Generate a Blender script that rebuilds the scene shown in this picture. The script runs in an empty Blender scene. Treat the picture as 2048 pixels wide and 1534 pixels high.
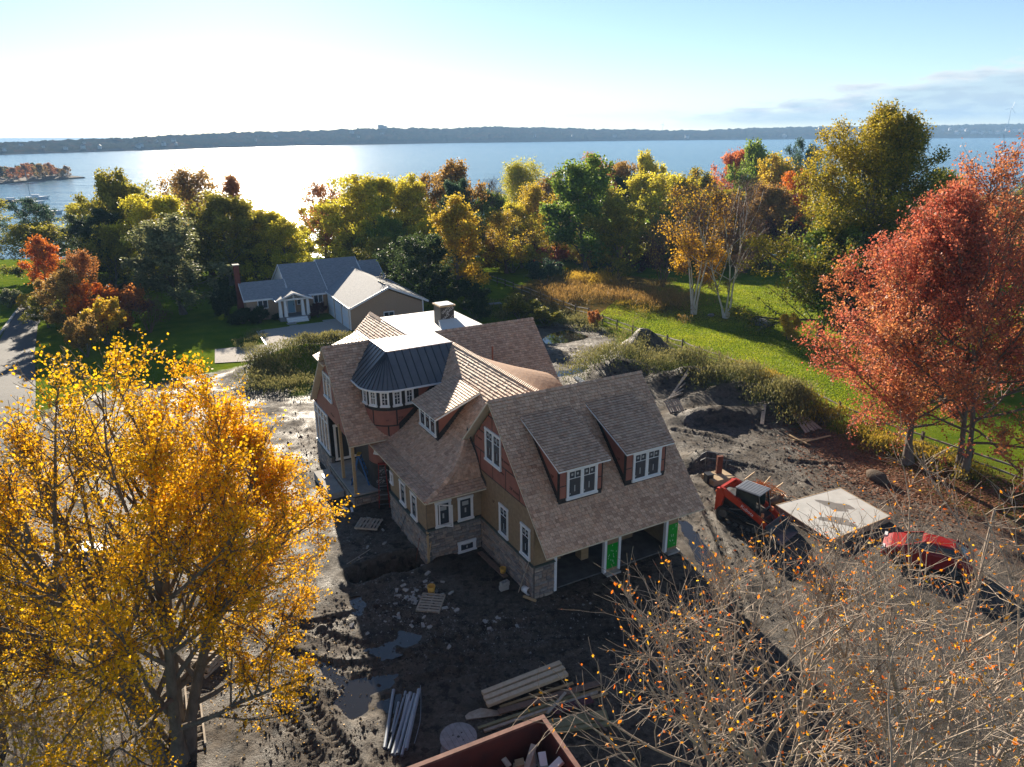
import bpy, math, random
import numpy as np
from mathutils import Vector, Matrix

S = bpy.context.scene
COL = S.collection
PI = math.pi
R = math.radians

# ------------------------------------------------------------------ camera
FPX, CX, CY, CAMH = 1450.0, 1024.0, 767.0, 19.0      # lens in photo pixels, camera height in metres
PITCH, ROLL = math.atan(501 / 1450), R(0.3)
_f = np.array([0, math.cos(PITCH), -math.sin(PITCH)])
_r0 = np.array([1.0, 0, 0]); _u0 = np.cross(_r0, _f)
_r = _r0 * math.cos(ROLL) - _u0 * math.sin(ROLL)
_u = _r0 * math.sin(ROLL) + _u0 * math.cos(ROLL)
CAM = np.array([0, 0, CAMH])
cd = bpy.data.cameras.new('camera'); cam = bpy.data.objects.new('camera', cd); COL.objects.link(cam)
cd.sensor_fit = 'HORIZONTAL'; cd.sensor_width = 36; cd.lens = 36 * FPX / 2048
cd.clip_start = 0.1; cd.clip_end = 20000
_m = Matrix.Identity(4)
for i in range(3):
    _m[i][0], _m[i][1], _m[i][2], _m[i][3] = _r[i], _u[i], -_f[i], CAM[i]
cam.matrix_world = _m
S.camera = cam

# ------------------------------------------------------------------ sun, sky, exposure
SUN_AZ, SUN_EL = R(-18.9), R(18.0)        # azimuth from +Y, clockwise
w = bpy.data.worlds.new('World'); S.world = w; w.use_nodes = True
wt = w.node_tree; wn = wt.nodes; wl = wt.links
for n in list(wn): wn.remove(n)
out = wn.new('ShaderNodeOutputWorld'); bg = wn.new('ShaderNodeBackground')
sky = wn.new('ShaderNodeTexSky'); sky.sky_type = 'NISHITA'; sky.sun_disc = False
sky.sun_elevation = SUN_EL; sky.sun_rotation = SUN_AZ; sky.altitude = 20
sky.air_density = 0.72; sky.dust_density = 0.06; sky.ozone_density = 1.6
bg.inputs['Strength'].default_value = 0.052


def wmath(op, a, b=None, c=None):
    n = wn.new('ShaderNodeMath'); n.operation = op
    for k, v in enumerate((a, b, c)):
        if v is None: continue
        if isinstance(v, (int, float)): n.inputs[k].default_value = v
        else: wl.new(v, n.inputs[k])
    return n.outputs[0]


def wstep(x, lo, hi):
    n = wn.new('ShaderNodeMapRange'); n.interpolation_type = 'SMOOTHSTEP'
    n.inputs['From Min'].default_value = lo; n.inputs['From Max'].default_value = hi
    wl.new(x, n.inputs['Value']); return n.outputs['Result']


tc = wn.new('ShaderNodeTexCoord'); sx = wn.new('ShaderNodeSeparateXYZ'); wl.new(tc.outputs['Generated'], sx.inputs[0])
az = wmath('ARCTAN2', sx.outputs['X'], sx.outputs['Y']); el = wmath('ARCSINE', sx.outputs['Z'])
cmb = wn.new('ShaderNodeCombineXYZ'); wl.new(wmath('MULTIPLY', az, 9.0), cmb.inputs[0]); wl.new(wmath('MULTIPLY', el, 42.0), cmb.inputs[1])
nz = wn.new('ShaderNodeTexNoise'); nz.inputs['Scale'].default_value = 1.3; nz.inputs['Detail'].default_value = 9; nz.inputs['Roughness'].default_value = 0.62
wl.new(cmb.outputs[0], nz.inputs['Vector'])
nz2 = wn.new('ShaderNodeTexNoise'); nz2.inputs['Scale'].default_value = 3.1; nz2.inputs['Detail'].default_value = 8
wl.new(cmb.outputs[0], nz2.inputs['Vector'])
# a low cloud bank over the far shore that climbs to the right (north-west) and goes on round the horizon
top = wmath('ADD', wmath('MULTIPLY', wstep(az, 0.05, 0.75), 0.082), 0.010)
edge = wmath('ADD', wmath('SUBTRACT', top, el), wmath('MULTIPLY', wmath('SUBTRACT', nz.outputs[0], 0.5), 0.085))
mask = wmath('MULTIPLY', wmath('MULTIPLY', wstep(edge, 0.0, 0.012), wstep(az, 0.10, 0.34)), wstep(el, 0.0, 0.02))
mask = wmath('MULTIPLY', mask, wmath('ADD', 0.72, wmath('MULTIPLY', wstep(nz2.outputs[0], 0.40, 0.60), 0.28)))
depth = wstep(edge, 0.004, 0.030)
cc = wn.new('ShaderNodeMixRGB'); cc.inputs[1].default_value = (6.4, 6.5, 6.5, 1); cc.inputs[2].default_value = (3.9, 4.8, 5.5, 1)
wl.new(depth, cc.inputs[0])
mx = wn.new('ShaderNodeMixRGB'); wl.new(mask, mx.inputs[0]); wl.new(sky.outputs[0], mx.inputs[1]); wl.new(cc.outputs[0], mx.inputs[2])
wl.new(mx.outputs[0], bg.inputs['Color']); wl.new(bg.outputs[0], out.inputs['Surface'])

sd = bpy.data.lights.new('sun', 'SUN'); sd.energy = 5.0; sd.angle = R(0.55); sd.color = (1.0, 0.87, 0.69)
sun = bpy.data.objects.new('sun', sd); COL.objects.link(sun)
_sv = Vector((math.sin(SUN_AZ) * math.cos(SUN_EL), math.cos(SUN_AZ) * math.cos(SUN_EL), math.sin(SUN_EL)))
sun.rotation_euler = _sv.to_track_quat('Z', 'Y').to_euler(); sun.location = (-30, 60, 60)

S.view_settings.view_transform = 'Standard'; S.view_settings.look = 'None'
S.view_settings.gamma = 1.0; S.view_settings.use_curve_mapping = False
S.view_settings.exposure = 1.55
S.render.engine = 'CYCLES'
S.cycles.max_bounces = 8; S.cycles.diffuse_bounces = 4; S.cycles.glossy_bounces = 3
S.cycles.transmission_bounces = 5; S.cycles.transparent_max_bounces = 8; S.cycles.volume_bounces = 0
S.cycles.sample_clamp_indirect = 6; S.cycles.use_denoising = True
S.cycles.caustics_reflective = False; S.cycles.caustics_refractive = False


# ------------------------------------------------------------------ pixels to places
def ray(x, y): return _f * FPX + _r * (x - CX) - _u * (y - CY)


def sstep(x, a, b):
    t = np.clip((np.asarray(x, float) - a) / (b - a), 0, 1); return t * t * (3 - 2 * t)


SEA = -8.0


def base_z(x, y):
    """the lie of the land without ruts or heaps: level at the site, falling to the bay"""
    x = np.asarray(x, float); y = np.asarray(y, float)
    z = -1.8 * sstep(y, 48, 84) - 9.0 * sstep(y, 88, 215)
    z = z - 0.5 * sstep(-x + 0.2 * y, 9, 24) * (1 - sstep(y, 60, 80)) * sstep(y, 28, 40)
    return z - 8.0 * sstep(y, 215, 330)


def gp(x, y, z=0.0):
    d = ray(x, y); t = (z - CAM[2]) / d[2]; return CAM + d * t


def gt(x, y):
    """ground point under a photo pixel"""
    z = 0.0
    for _ in range(25):
        p = gp(x, y, z); z = 0.5 * z + 0.5 * float(base_z(p[0], p[1]))
    p = gp(x, y, z); return np.array([p[0], p[1], float(base_z(p[0], p[1]))])


def atY(x, y, Y):
    d = ray(x, y); return CAM + d * (Y / d[1])


# ------------------------------------------------------------------ helpers
def lin(h, k=1.0):
    h = h.lstrip('#'); c = [int(h[i:i + 2], 16) / 255 for i in (0, 2, 4)]
    return tuple(k * (v / 12.92 if v <= 0.04045 else ((v + 0.055) / 1.055) ** 2.4) for v in c)


def c4(c): return (c[0], c[1], c[2], 1.0)


MATS = {}


def mat(name, c1, c2=None, scale=4.0, rough=0.7, bump=0.0, bscale=None, metal=0.0, spec=0.4, detail=5.0, col=False, stretch=None, coord='Object', lo=0.35, hi=0.65, bdist=0.02):
    if name in MATS: return MATS[name]
    m = bpy.data.materials.new(name); m.use_nodes = True; t = m.node_tree; N = t.nodes; L = t.links
    b = N['Principled BSDF']; b.inputs['Roughness'].default_value = rough; b.inputs['Metallic'].default_value = metal
    b.inputs['Specular IOR Level'].default_value = spec
    tcn = N.new('ShaderNodeTexCoord'); mp = N.new('ShaderNodeMapping'); L.new(tcn.outputs[coord], mp.inputs['Vector'])
    if stretch: mp.inputs['Scale'].default_value = stretch
    cur = None
    if c2 is not None:
        n = N.new('ShaderNodeTexNoise'); n.inputs['Scale'].default_value = scale; n.inputs['Detail'].default_value = detail
        n.inputs['Roughness'].default_value = 0.6; L.new(mp.outputs[0], n.inputs['Vector'])
        mr = N.new('ShaderNodeMapRange'); mr.inputs['From Min'].default_value = lo; mr.inputs['From Max'].default_value = hi
        L.new(n.outputs[0], mr.inputs['Value'])
        mi = N.new('ShaderNodeMixRGB'); mi.inputs[1].default_value = c4(c1); mi.inputs[2].default_value = c4(c2)
        L.new(mr.outputs[0], mi.inputs[0]); cur = mi.outputs[0]
    else:
        b.inputs['Base Color'].default_value = c4(c1)
    if col:
        at = N.new('ShaderNodeAttribute'); at.attribute_name = 'Col'
        mu = N.new('ShaderNodeMixRGB'); mu.blend_type = 'MULTIPLY'; mu.inputs[0].default_value = 1.0
        if cur is not None: L.new(cur, mu.inputs[1])
        else: mu.inputs[1].default_value = c4(c1)
        L.new(at.outputs['Color'], mu.inputs[2]); cur = mu.outputs[0]
    if cur is not None: L.new(cur, b.inputs['Base Color'])
    if bump:
        n2 = N.new('ShaderNodeTexNoise'); n2.inputs['Scale'].default_value = bscale or scale * 4; n2.inputs['Detail'].default_value = 6
        L.new(mp.outputs[0], n2.inputs['Vector'])
        bp = N.new('ShaderNodeBump'); bp.inputs['Strength'].default_value = bump; bp.inputs['Distance'].default_value = bdist
        L.new(n2.outputs[0], bp.inputs['Height']); L.new(bp.outputs[0], b.inputs['Normal'])
    MATS[name] = m; return m


def leafmat(name, c1, c2, trans=0.52, warm=1.0):
    """leaf: colours of one tree mixed leaf by leaf (Col.g picks, Col.r varies), light also passes through"""
    if name in MATS: return MATS[name]
    m = bpy.data.materials.new(name); m.use_nodes = True; t = m.node_tree; N = t.nodes; L = t.links
    o = N['Material Output']; b = N['Principled BSDF']; b.inputs['Roughness'].default_value = 0.55; b.inputs['Specular IOR Level'].default_value = 0.25
    at = N.new('ShaderNodeAttribute'); at.attribute_name = 'Col'
    sp = N.new('ShaderNodeSeparateColor'); L.new(at.outputs['Color'], sp.inputs[0])
    mi = N.new('ShaderNodeMixRGB'); mi.inputs[1].default_value = c4(c1); mi.inputs[2].default_value = c4(c2); L.new(sp.outputs[1], mi.inputs[0])
    br = N.new('ShaderNodeMath'); br.operation = 'MULTIPLY_ADD'; L.new(sp.outputs[0], br.inputs[0]); br.inputs[1].default_value = 0.9; br.inputs[2].default_value = 0.55
    mu = N.new('ShaderNodeVectorMath'); mu.operation = 'SCALE'; L.new(mi.outputs[0], mu.inputs[0]); L.new(br.outputs[0], mu.inputs['Scale'])
    L.new(mu.outputs[0], b.inputs['Base Color'])
    tr = N.new('ShaderNodeBsdfTranslucent'); L.new(mu.outputs[0], tr.inputs['Color'])
    ms = N.new('ShaderNodeMixShader'); ms.inputs[0].default_value = trans
    L.new(b.outputs[0], ms.inputs[1]); L.new(tr.outputs[0], ms.inputs[2]); L.new(ms.outputs[0], o.inputs['Surface'])
    MATS[name] = m; return m


def glassmat(name='window_glass', tint=(0.045, 0.055, 0.068)):
    if name in MATS: return MATS[name]
    m = bpy.data.materials.new(name); m.use_nodes = True; b = m.node_tree.nodes['Principled BSDF']
    b.inputs['Base Color'].default_value = c4(tint); b.inputs['Roughness'].default_value = 0.04; b.inputs['Specular IOR Level'].default_value = 0.8
    MATS[name] = m; return m


def setp(o, label=None, cat=None, group=None, kind=None):
    if label: o['label'] = label
    if cat: o['category'] = cat
    if group: o['group'] = group
    if kind: o['kind'] = kind
    return o


def empty(name, loc=(0, 0, 0), rz=0.0, label=None, cat=None, group=None):
    o = bpy.data.objects.new(name, None); COL.objects.link(o); o.location = loc; o.rotation_euler = (0, 0, rz); o.empty_display_size = 0.2
    return setp(o, label, cat, group)


def link(name, me, parent=None, m=None):
    o = bpy.data.objects.new(name, me); COL.objects.link(o)
    if parent is not None: o.parent = parent
    return o


def npmesh(name, V, F, m=None, col=None, smooth=False):
    """V (n,3); F (k,3) or (k,4) array, or a list of index tuples"""
    me = bpy.data.meshes.new(name)
    V = np.asarray(V, np.float32)
    if isinstance(F, np.ndarray):
        k, s = F.shape
        me.vertices.add(len(V)); me.vertices.foreach_set('co', V.ravel())
        me.loops.add(k * s); me.loops.foreach_set('vertex_index', F.astype(np.int32).ravel())
        me.polygons.add(k); me.polygons.foreach_set('loop_start', (np.arange(k) * s).astype(np.int32))
        try: me.polygons.foreach_set('loop_total', np.full(k, s, np.int32))
        except Exception: pass
        me.update(calc_edges=True)
    else:
        me.from_pydata([tuple(map(float, v)) for v in V], [], F)
    if col is not None:
        a = me.color_attributes.new('Col', 'FLOAT_COLOR', 'POINT')
        cc_ = np.ones((len(V), 4), np.float32); cc_[:, :np.asarray(col).shape[1]] = col
        a.data.foreach_set('color', cc_.ravel())
    if smooth: me.polygons.foreach_set('use_smooth', np.ones(len(me.polygons), bool))
    if m is not None: me.materials.append(m)
    return me


class MB:
    """collects plain shapes of ONE part and links them as one mesh"""
    def __init__(self): self.v = []; self.f = []; self.c = []; self.tint = (1, 1, 1)

    def add(self, vs, fs):
        k = len(self.v); self.v += [tuple(map(float, p)) for p in vs]; self.f += [tuple(i + k for i in q) for q in fs]; self.c += [self.tint] * len(vs); return self

    BF = [(0, 3, 2, 1), (4, 5, 6, 7), (0, 1, 5, 4), (1, 2, 6, 5), (2, 3, 7, 6), (3, 0, 4, 7)]

    def box(self, x0, x1, y0, y1, z0, z1):
        return self.add([(x0, y0, z0), (x1, y0, z0), (x1, y1, z0), (x0, y1, z0), (x0, y0, z1), (x1, y0, z1), (x1, y1, z1), (x0, y1, z1)], MB.BF)

    def beam(self, p, q, wd, ht, up=(0, 0, 1)):
        p = Vector(p); q = Vector(q); d = (q - p).normalized(); up = Vector(up)
        s = d.cross(up)
        if s.length < 1e-4: s = d.cross(Vector((1, 0, 0)))
        s.normalize(); u = s.cross(d)
        s = s * wd / 2; u = u * ht / 2
        return self.add([p - s - u, p + s - u, p + s + u, p - s + u, q - s - u, q + s - u, q + s + u, q - s + u], [(0, 1, 2, 3), (4, 7, 6, 5), (0, 4, 5, 1), (1, 5, 6, 2), (2, 6, 7, 3), (3, 7, 4, 0)])

    def ext(self, poly, vec):
        """3D polygon extruded along vec"""
        n = len(poly); vec = Vector(vec); a = [Vector(p) for p in poly]; b = [p + vec for p in a]
        return self.add(a + b, [tuple(range(n))[::-1], tuple(range(n, 2 * n))] + [(i, (i + 1) % n, n + (i + 1) % n, n + i) for i in range(n)])

    def tube(self, pts, r, n=8, cap=True):
        pts = [Vector(p) for p in pts]; k = len(pts); r = [r] * k if isinstance(r, (int, float)) else r
        vs = []
        ref = Vector((0, 0, 1))
        for i, p in enumerate(pts):
            d = (pts[min(i + 1, k - 1)] - pts[max(i - 1, 0)]).normalized()
            a = d.cross(ref)
            if a.length < 1e-3: a = d.cross(Vector((1, 0, 0)))
            a.normalize(); b_ = d.cross(a)
            vs += [p + (a * math.cos(2 * PI * j / n) + b_ * math.sin(2 * PI * j / n)) * r[i] for j in range(n)]
        fs = [(i * n + j, i * n + (j + 1) % n, (i + 1) * n + (j + 1) % n, (i + 1) * n + j) for i in range(k - 1) for j in range(n)]
        if cap: fs += [tuple(range(n))[::-1], tuple(range((k - 1) * n, k * n))]
        return self.add(vs, fs)

    def lathe(self, prof, c=(0, 0, 0), n=16, a0=0, a1=2 * PI):
        full = abs(a1 - a0) > 6.28; m_ = n if full else n + 1
        vs = [(c[0] + r * math.cos(a0 + (a1 - a0) * j / n), c[1] + r * math.sin(a0 + (a1 - a0) * j / n), c[2] + z) for r, z in prof for j in range(m_)]
        fs = [(i * m_ + j, i * m_ + (j + 1) % m_, (i + 1) * m_ + (j + 1) % m_, (i + 1) * m_ + j) for i in range(len(prof) - 1) for j in range(n)]
        return self.add(vs, fs)

    def build(self, name, m, parent=None, loc=None, rz=None, col=False, smooth=False, bevel=0.0):
        me = npmesh(name, np.array(self.v), self.f, m, np.array(self.c) if col else None, smooth)
        o = link(name, me, parent)
        if loc is not None: o.location = loc
        if rz is not None: o.rotation_euler = (0, 0, rz)
        if bevel:
            md = o.modifiers.new('bevel', 'BEVEL'); md.width = bevel; md.segments = 2; md.limit_method = 'ANGLE'
        return o


def copy_tree(o, parent=None):
    c = o.copy(); COL.objects.link(c)
    if parent is not None: c.parent = parent
    for ch in list(o.children): copy_tree(ch, c)
    return c


_glyph = {}


def text_part(name, body, m, parent, mtx, size):
    """printed lettering as a thin mesh lying in its surface"""
    key = (body, m.name)
    if key not in _glyph:
        cu = bpy.data.curves.new(name, 'FONT'); cu.body = body; cu.size = 1.0; cu.align_x = 'CENTER'; cu.align_y = 'CENTER'; cu.resolution_u = 2; cu.extrude = 0.004
        t = bpy.data.objects.new(name, cu); COL.objects.link(t); bpy.context.view_layer.update()
        me = bpy.data.meshes.new_from_object(t.evaluated_get(bpy.context.evaluated_depsgraph_get())); me.name = name
        me.materials.clear(); me.materials.append(m); bpy.data.objects.remove(t); bpy.data.curves.remove(cu); _glyph[key] = me
    o = link(name, _glyph[key], parent); o.matrix_local = mtx @ Matrix.Diagonal((size, size, 1, 1))
    return o


def frame(o_, x, y, z):
    m_ = Matrix.Identity(4)
    for i in range(3): m_[i][0], m_[i][1], m_[i][2], m_[i][3] = x[i], y[i], z[i], o_[i]
    return m_


rng = np.random.default_rng(11)
rnd = random.Random(5)

# ------------------------------------------------------------------ the land
def vnoise(x, y, s, seed=0, octv=4):
    """value noise on arrays"""
    x = np.asarray(x, float) * s; y = np.asarray(y, float) * s; tot = np.zeros(np.broadcast(x, y).shape); amp = 1.0; norm = 0
    for o in range(octv):
        xi = np.floor(x).astype(np.int64); yi = np.floor(y).astype(np.int64); fx = x - xi; fy = y - yi
        fx = fx * fx * (3 - 2 * fx); fy = fy * fy * (3 - 2 * fy)
        def h(a, b):
            n = (a * 374761393 + b * 668265263 + (seed + o) * 1442695041) & 0xffffffff
            n = ((n ^ (n >> 13)) * 1274126177) & 0xffffffff
            return ((n ^ (n >> 16)) & 0xffff) / 65535.0
        tot += amp * ((h(xi, yi) * (1 - fx) + h(xi + 1, yi) * fx) * (1 - fy) + (h(xi, yi + 1) * (1 - fx) + h(xi + 1, yi + 1) * fx) * fy)
        norm += amp; amp *= 0.5; x = x * 2.03 + 17.1; y = y * 2.03 + 5.7
    return tot / norm


def polydist(X, Y, poly):
    """signed distance to polygon, + inside"""
    n = len(poly); d = np.full(X.shape, 1e9); ins = np.zeros(X.shape, bool)
    for i in range(n):
        ax, ay = poly[i][:2]; bx, by = poly[(i + 1) % n][:2]; ex, ey = bx - ax, by - ay
        t = np.clip(((X - ax) * ex + (Y - ay) * ey) / (ex * ex + ey * ey + 1e-9), 0, 1)
        d = np.minimum(d, np.hypot(X - ax - t * ex, Y - ay - t * ey))
        c = ((ay > Y) != (by > Y)) & (X < (bx - ax) * (Y - ay) / (by - ay + 1e-12) + ax); ins ^= c
    return np.where(ins, d, -d)


def linedist(X, Y, pts):
    d = np.full(X.shape, 1e9); arc = np.zeros(X.shape); side = np.zeros(X.shape); s0 = 0
    for (ax, ay), (bx, by) in zip(pts[:-1], pts[1:]):
        ex, ey = bx - ax, by - ay; l = math.hypot(ex, ey)
        t = np.clip(((X - ax) * ex + (Y - ay) * ey) / (l * l), 0, 1)
        dd = np.hypot(X - ax - t * ex, Y - ay - t * ey); k = dd < d
        d = np.where(k, dd, d); arc = np.where(k, s0 + t * l, arc); s0 += l
    return d, arc


def pix(*ps): return [tuple(gt(x, y)[:2]) for x, y in ps]


def curve(pts, k=8):
    """Catmull-Rom through points"""
    P = [np.array(p, float) for p in pts]; P = [2 * P[0] - P[1]] + P + [2 * P[-1] - P[-2]]; o_ = []
    for i in range(1, len(P) - 2):
        for j in range(k):
            t = j / k; a, b, c, d = P[i - 1:i + 3]
            o_.append(tuple(0.5 * (2 * b + (c - a) * t + (2 * a - 5 * b + 4 * c - d) * t * t + (3 * b - a - 3 * c + d) * t ** 3)))
    return o_ + [tuple(P[-2])]


DIRT = pix((-700, 1800), (-260, 1050), (-60, 900), (150, 800), (480, 735), (600, 790), (640, 760), (860, 690), (1060, 655), (1150, 640), (1215, 665), (1250, 705), (1330, 760), (1500, 800), (1640, 850), (1760, 930), (1900, 1010), (2300, 1130), (2700, 1800))
LITTER = pix((1640, 860), (1700, 870), (1800, 880), (2048, 960), (2400, 1060), (2400, 1300), (1900, 1060), (1720, 985), (1640, 930))
MEADOW = pix((1000, 600), (1060, 560), (1150, 540), (1330, 560), (1400, 600), (1390, 625), (1250, 628), (1190, 640), (1100, 630))
PUD = dict(a=pix((628, 1322), (700, 1354), (800, 1342), (786, 1366), (745, 1388), (738, 1422), (702, 1438), (664, 1404), (690, 1372), (640, 1350)),
           b=pix((697, 1192), (716, 1190), (728, 1212), (716, 1224), (704, 1212)),
           c=pix((786, 1284), (800, 1260), (846, 1268), (838, 1284), (812, 1292)),
           d=pix((752, 1400), (800, 1385), (790, 1420), (770, 1428)),
           e=pix((1352, 1036), (1376, 1040), (1408, 1084), (1444, 1134), (1410, 1142), (1384, 1098)),
           f=pix((1078, 690), (1102, 674), (1128, 668), (1160, 676), (1128, 688), (1090, 696)),
           g=pix((1090, 748), (1160, 738), (1170, 744), (1104, 756)),
           h=pix((740, 1300), (775, 1290), (790, 1306), (762, 1316)))
TRACKS = [pix((560, 1236), (700, 1286), (860, 1322), (1000, 1318), (1150, 1290)), pix((560, 1300), (690, 1334), (830, 1306), (960, 1262), (1100, 1240)),
          pix((600, 1390), (640, 1440), (690, 1500), (730, 1560)), pix((560, 1420), (600, 1470), (640, 1530)), pix((610, 1360), (720, 1372), (860, 1360), (980, 1330)),
          pix((1400, 1000), (1440, 1080), (1470, 1170), (1490, 1260)), pix((1440, 985), (1500, 1070), (1540, 1160)), pix((1350, 860), (1450, 880), (1560, 920), (1680, 930)),
          pix((1370, 830), (1480, 850), (1600, 900), (1700, 960)), pix((590, 830), (610, 880), (612, 950), (600, 1010)), pix((1100, 712), (1180, 700), (1240, 740)), pix((1090, 728), (1170, 716), (1230, 760)),
          pix((1380, 950), (1450, 930), (1560, 950), (1640, 1000)), pix((580, 1260), (660, 1240), (760, 1220), (860, 1260), (960, 1300))]
TRACKS = [curve(t, 6) for t in TRACKS]
HEAPS = [((1283, 716), 3.3, 2.3, 2.7, 0.5), ((1240, 752), 3.4, 2.0, 1.6, 0.5), ((1380, 770), 4.2, 2.0, 1.5, 0.2), ((1480, 800), 4.0, 2.0, 1.3, 0.2), ((1570, 832), 3.4, 1.8, 1.0, 0.2),
         ((1420, 838), 3.0, 1.2, 0.9, 0.1), ((1404, 926), 1.7, 1.1, 0.75, 0.3), ((545, 742), 3.4, 2.0, 1.2, 0.4), ((620, 728), 3.6, 2.2, 1.5, 0.4), ((680, 712), 3.0, 2.0, 1.2, 0.4),
         ((1200, 640), 2.5, 1.5, 0.5, 0.3), ((800, 1168), 1.6, .7, .16, 0), ((1762, 904), 2.4, 0.5, 0.35, -0.45), ((1890, 945), 2.4, .5, .35, -0.45)]
HEAPS = [(gt(*p), a, b, h, R_) for p, a, b, h, R_ in HEAPS]
PIT = [(gt(792, 1128), 1.75, 0.85, 1.0, 0.42), (gt(735, 1150), 1.0, 0.7, 0.6, 0.4)]
HOUSE_O = gp(1068, 1198); HOUSE_TH = R(29)


def ground_z(X, Y, fine=True):
    X = np.asarray(X, float); Y = np.asarray(Y, float)
    z = base_z(X, Y)
    dm = sstep(polydist(X, Y, DIRT), -1.5, 1.0) if fine else 0
    dx, dy = X - HOUSE_O[0], Y - HOUSE_O[1]
    hu = dx * math.cos(HOUSE_TH) + dy * math.sin(HOUSE_TH); hv = -dx * math.sin(HOUSE_TH) + dy * math.cos(HOUSE_TH)
    calm = sstep(np.maximum(np.maximum(0.3 - hu, hu - 8), np.maximum(0.0 - hv, hv - 5)), -0.4, 1.2)     # level under the garage
    for (c, a, b, h, an) in HEAPS:
        ca, sa = math.cos(an), math.sin(an); ex = (X - c[0]) * ca + (Y - c[1]) * sa; ey = -(X - c[0]) * sa + (Y - c[1]) * ca
        q = (ex / a) ** 2 + (ey / b) ** 2
        z = z + h * np.exp(-q * 1.3) * (0.8 + 0.4 * vnoise(X, Y, 1.1, 3))
    for (c, a, b, h, an) in PIT:
        ca, sa = math.cos(an), math.sin(an); ex = (X - c[0]) * ca + (Y - c[1]) * sa; ey = -(X - c[0]) * sa + (Y - c[1]) * ca
        q = (ex / a) ** 2 + (ey / b) ** 2 + 0.5 * (vnoise(X, Y, 1.6, 8) - 0.5)
        z = z - h * (1 - sstep(q, 0.45, 1.15)) + 0.12 * np.exp(-((np.sqrt(np.maximum(q, 0)) - 1.25) / 0.3) ** 2)
    if fine:
        rough = (vnoise(X, Y, 0.35, 1) - 0.5) * 0.18 + (vnoise(X, Y, 1.7, 2) - 0.5) * 0.10 + (vnoise(X, Y, 6.0, 4, 3) - 0.5) * 0.05
        z = z + rough * dm * calm + (1 - dm) * (vnoise(X, Y, 0.12, 6) - 0.5) * 0.25 * sstep(Y, 30, 45)
        for k, t in enumerate(TRACKS):
            d, arc = linedist(X, Y, [p[:2] for p in t])
            wd = 0.26
            lug = 0.026 * np.clip(np.sin(arc * 2 * PI / 0.30 + d * 6) * 3, -1, 1) * (d < wd * 0.95)
            z = z + dm * calm * (-0.075 * (1 - sstep(d, wd * 0.7, wd * 1.05)) + 0.06 * np.exp(-((d - wd * 1.35) / 0.12) ** 2) + lug * (Y < 40))
        for p in PUD.values():
            s = polydist(X, Y, p) + (vnoise(X, Y, 2.2, 9) - 0.5) * 0.35
            z = z * (1 - sstep(s, -0.5, 0.05) * 0.85) + (base_z(X, Y) - 0.07) * sstep(s, -0.5, 0.05) * 0.85 - 0.05 * sstep(s, -0.15, 0.25)
    return z


def gz(x, y): return float(ground_z(np.array([x]), np.array([y]))[0])


def gpt(x, y):
    p = gt(x, y); return np.array([p[0], p[1], gz(p[0], p[1])])


def axis(segs):
    o_ = []
    for a, b, s in segs: o_ += list(np.arange(a, b - 1e-6, s))
    return np.array(o_ + [segs[-1][1]])


gx = axis([(-900, -300, 60), (-300, -90, 10), (-90, -40, 2.0), (-40, -16, 0.5), (-16, -11, 0.2), (-11, 10, 0.085), (10, 26, 0.17), (26, 50, 0.6), (50, 130, 4), (130, 300, 15), (300, 900, 60)])
gy = axis([(-40, 8, 4), (8, 15, 0.6), (15, 27, 0.085), (27, 46, 0.16), (46, 66, 0.3), (66, 130, 1.5), (130, 330, 8), (330, 900, 60)])
GX, GY = np.meshgrid(gx, gy)
GZ = ground_z(GX, GY)
nx, ny = len(gx), len(gy)
idx = np.arange(nx * ny).reshape(ny, nx)
F_ = np.stack([idx[:-1, :-1], idx[:-1, 1:], idx[1:, 1:], idx[1:, :-1]], -1).reshape(-1, 4)
zr = sstep(polydist(GX, GY, DIRT) + (vnoise(GX, GY, 0.7, 21) - 0.5) * 2.4, -0.5, 0.5)
zg_ = sstep(polydist(GX, GY, LITTER) + (vnoise(GX, GY, 0.6, 22) - 0.5) * 3.0, -1.6, 1.6)
zb = sstep(polydist(GX, GY, MEADOW) + (vnoise(GX, GY, 0.4, 23) - 0.5) * 3, -1, 1)
for (c, a, b, h, an) in HEAPS[:7]: zr = np.maximum(zr, 1 - sstep(np.hypot((GX - c[0]) / a, (GY - c[1]) / b) + (vnoise(GX, GY, 0.9, 25) - .5), 0.9, 1.3))
# bark mulch round the birches
for c in (gt(1372, 634), gt(1452, 634), gt(1520, 640)):
    zg_ = np.maximum(zg_, 1 - sstep(np.hypot((GX - c[0]) / 1.5, GY - c[1]) + (vnoise(GX, GY, 0.8, 5) - 0.5) * 1.5, 1.6, 2.6))
gm = bpy.data.materials.new('ground_earth_and_grass'); gm.use_nodes = True
t_ = gm.node_tree; N = t_.nodes; L = t_.links; b_ = N['Principled BSDF']


def nmix(f, a, b, blend='MIX'):
    n = N.new('ShaderNodeMixRGB'); n.blend_type = blend
    for k, v in enumerate((f, a, b)):
        if isinstance(v, (int, float)): n.inputs[k].default_value = v
        elif isinstance(v, tuple): n.inputs[k].default_value = c4(v)
        else: L.new(v, n.inputs[k])
    return n.outputs[0]


def nnoise(scale, detail=6, lo=0.35, hi=0.65, rough=0.6):
    n = N.new('ShaderNodeTexNoise'); n.inputs['Scale'].default_value = scale; n.inputs['Detail'].default_value = detail; n.inputs['Roughness'].default_value = rough
    L.new(tcg.outputs['Object'], n.inputs['Vector'])
    m_ = N.new('ShaderNodeMapRange'); m_.inputs['From Min'].default_value = lo; m_.inputs['From Max'].default_value = hi; L.new(n.outputs[0], m_.inputs['Value'])
    return m_.outputs[0]


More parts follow.
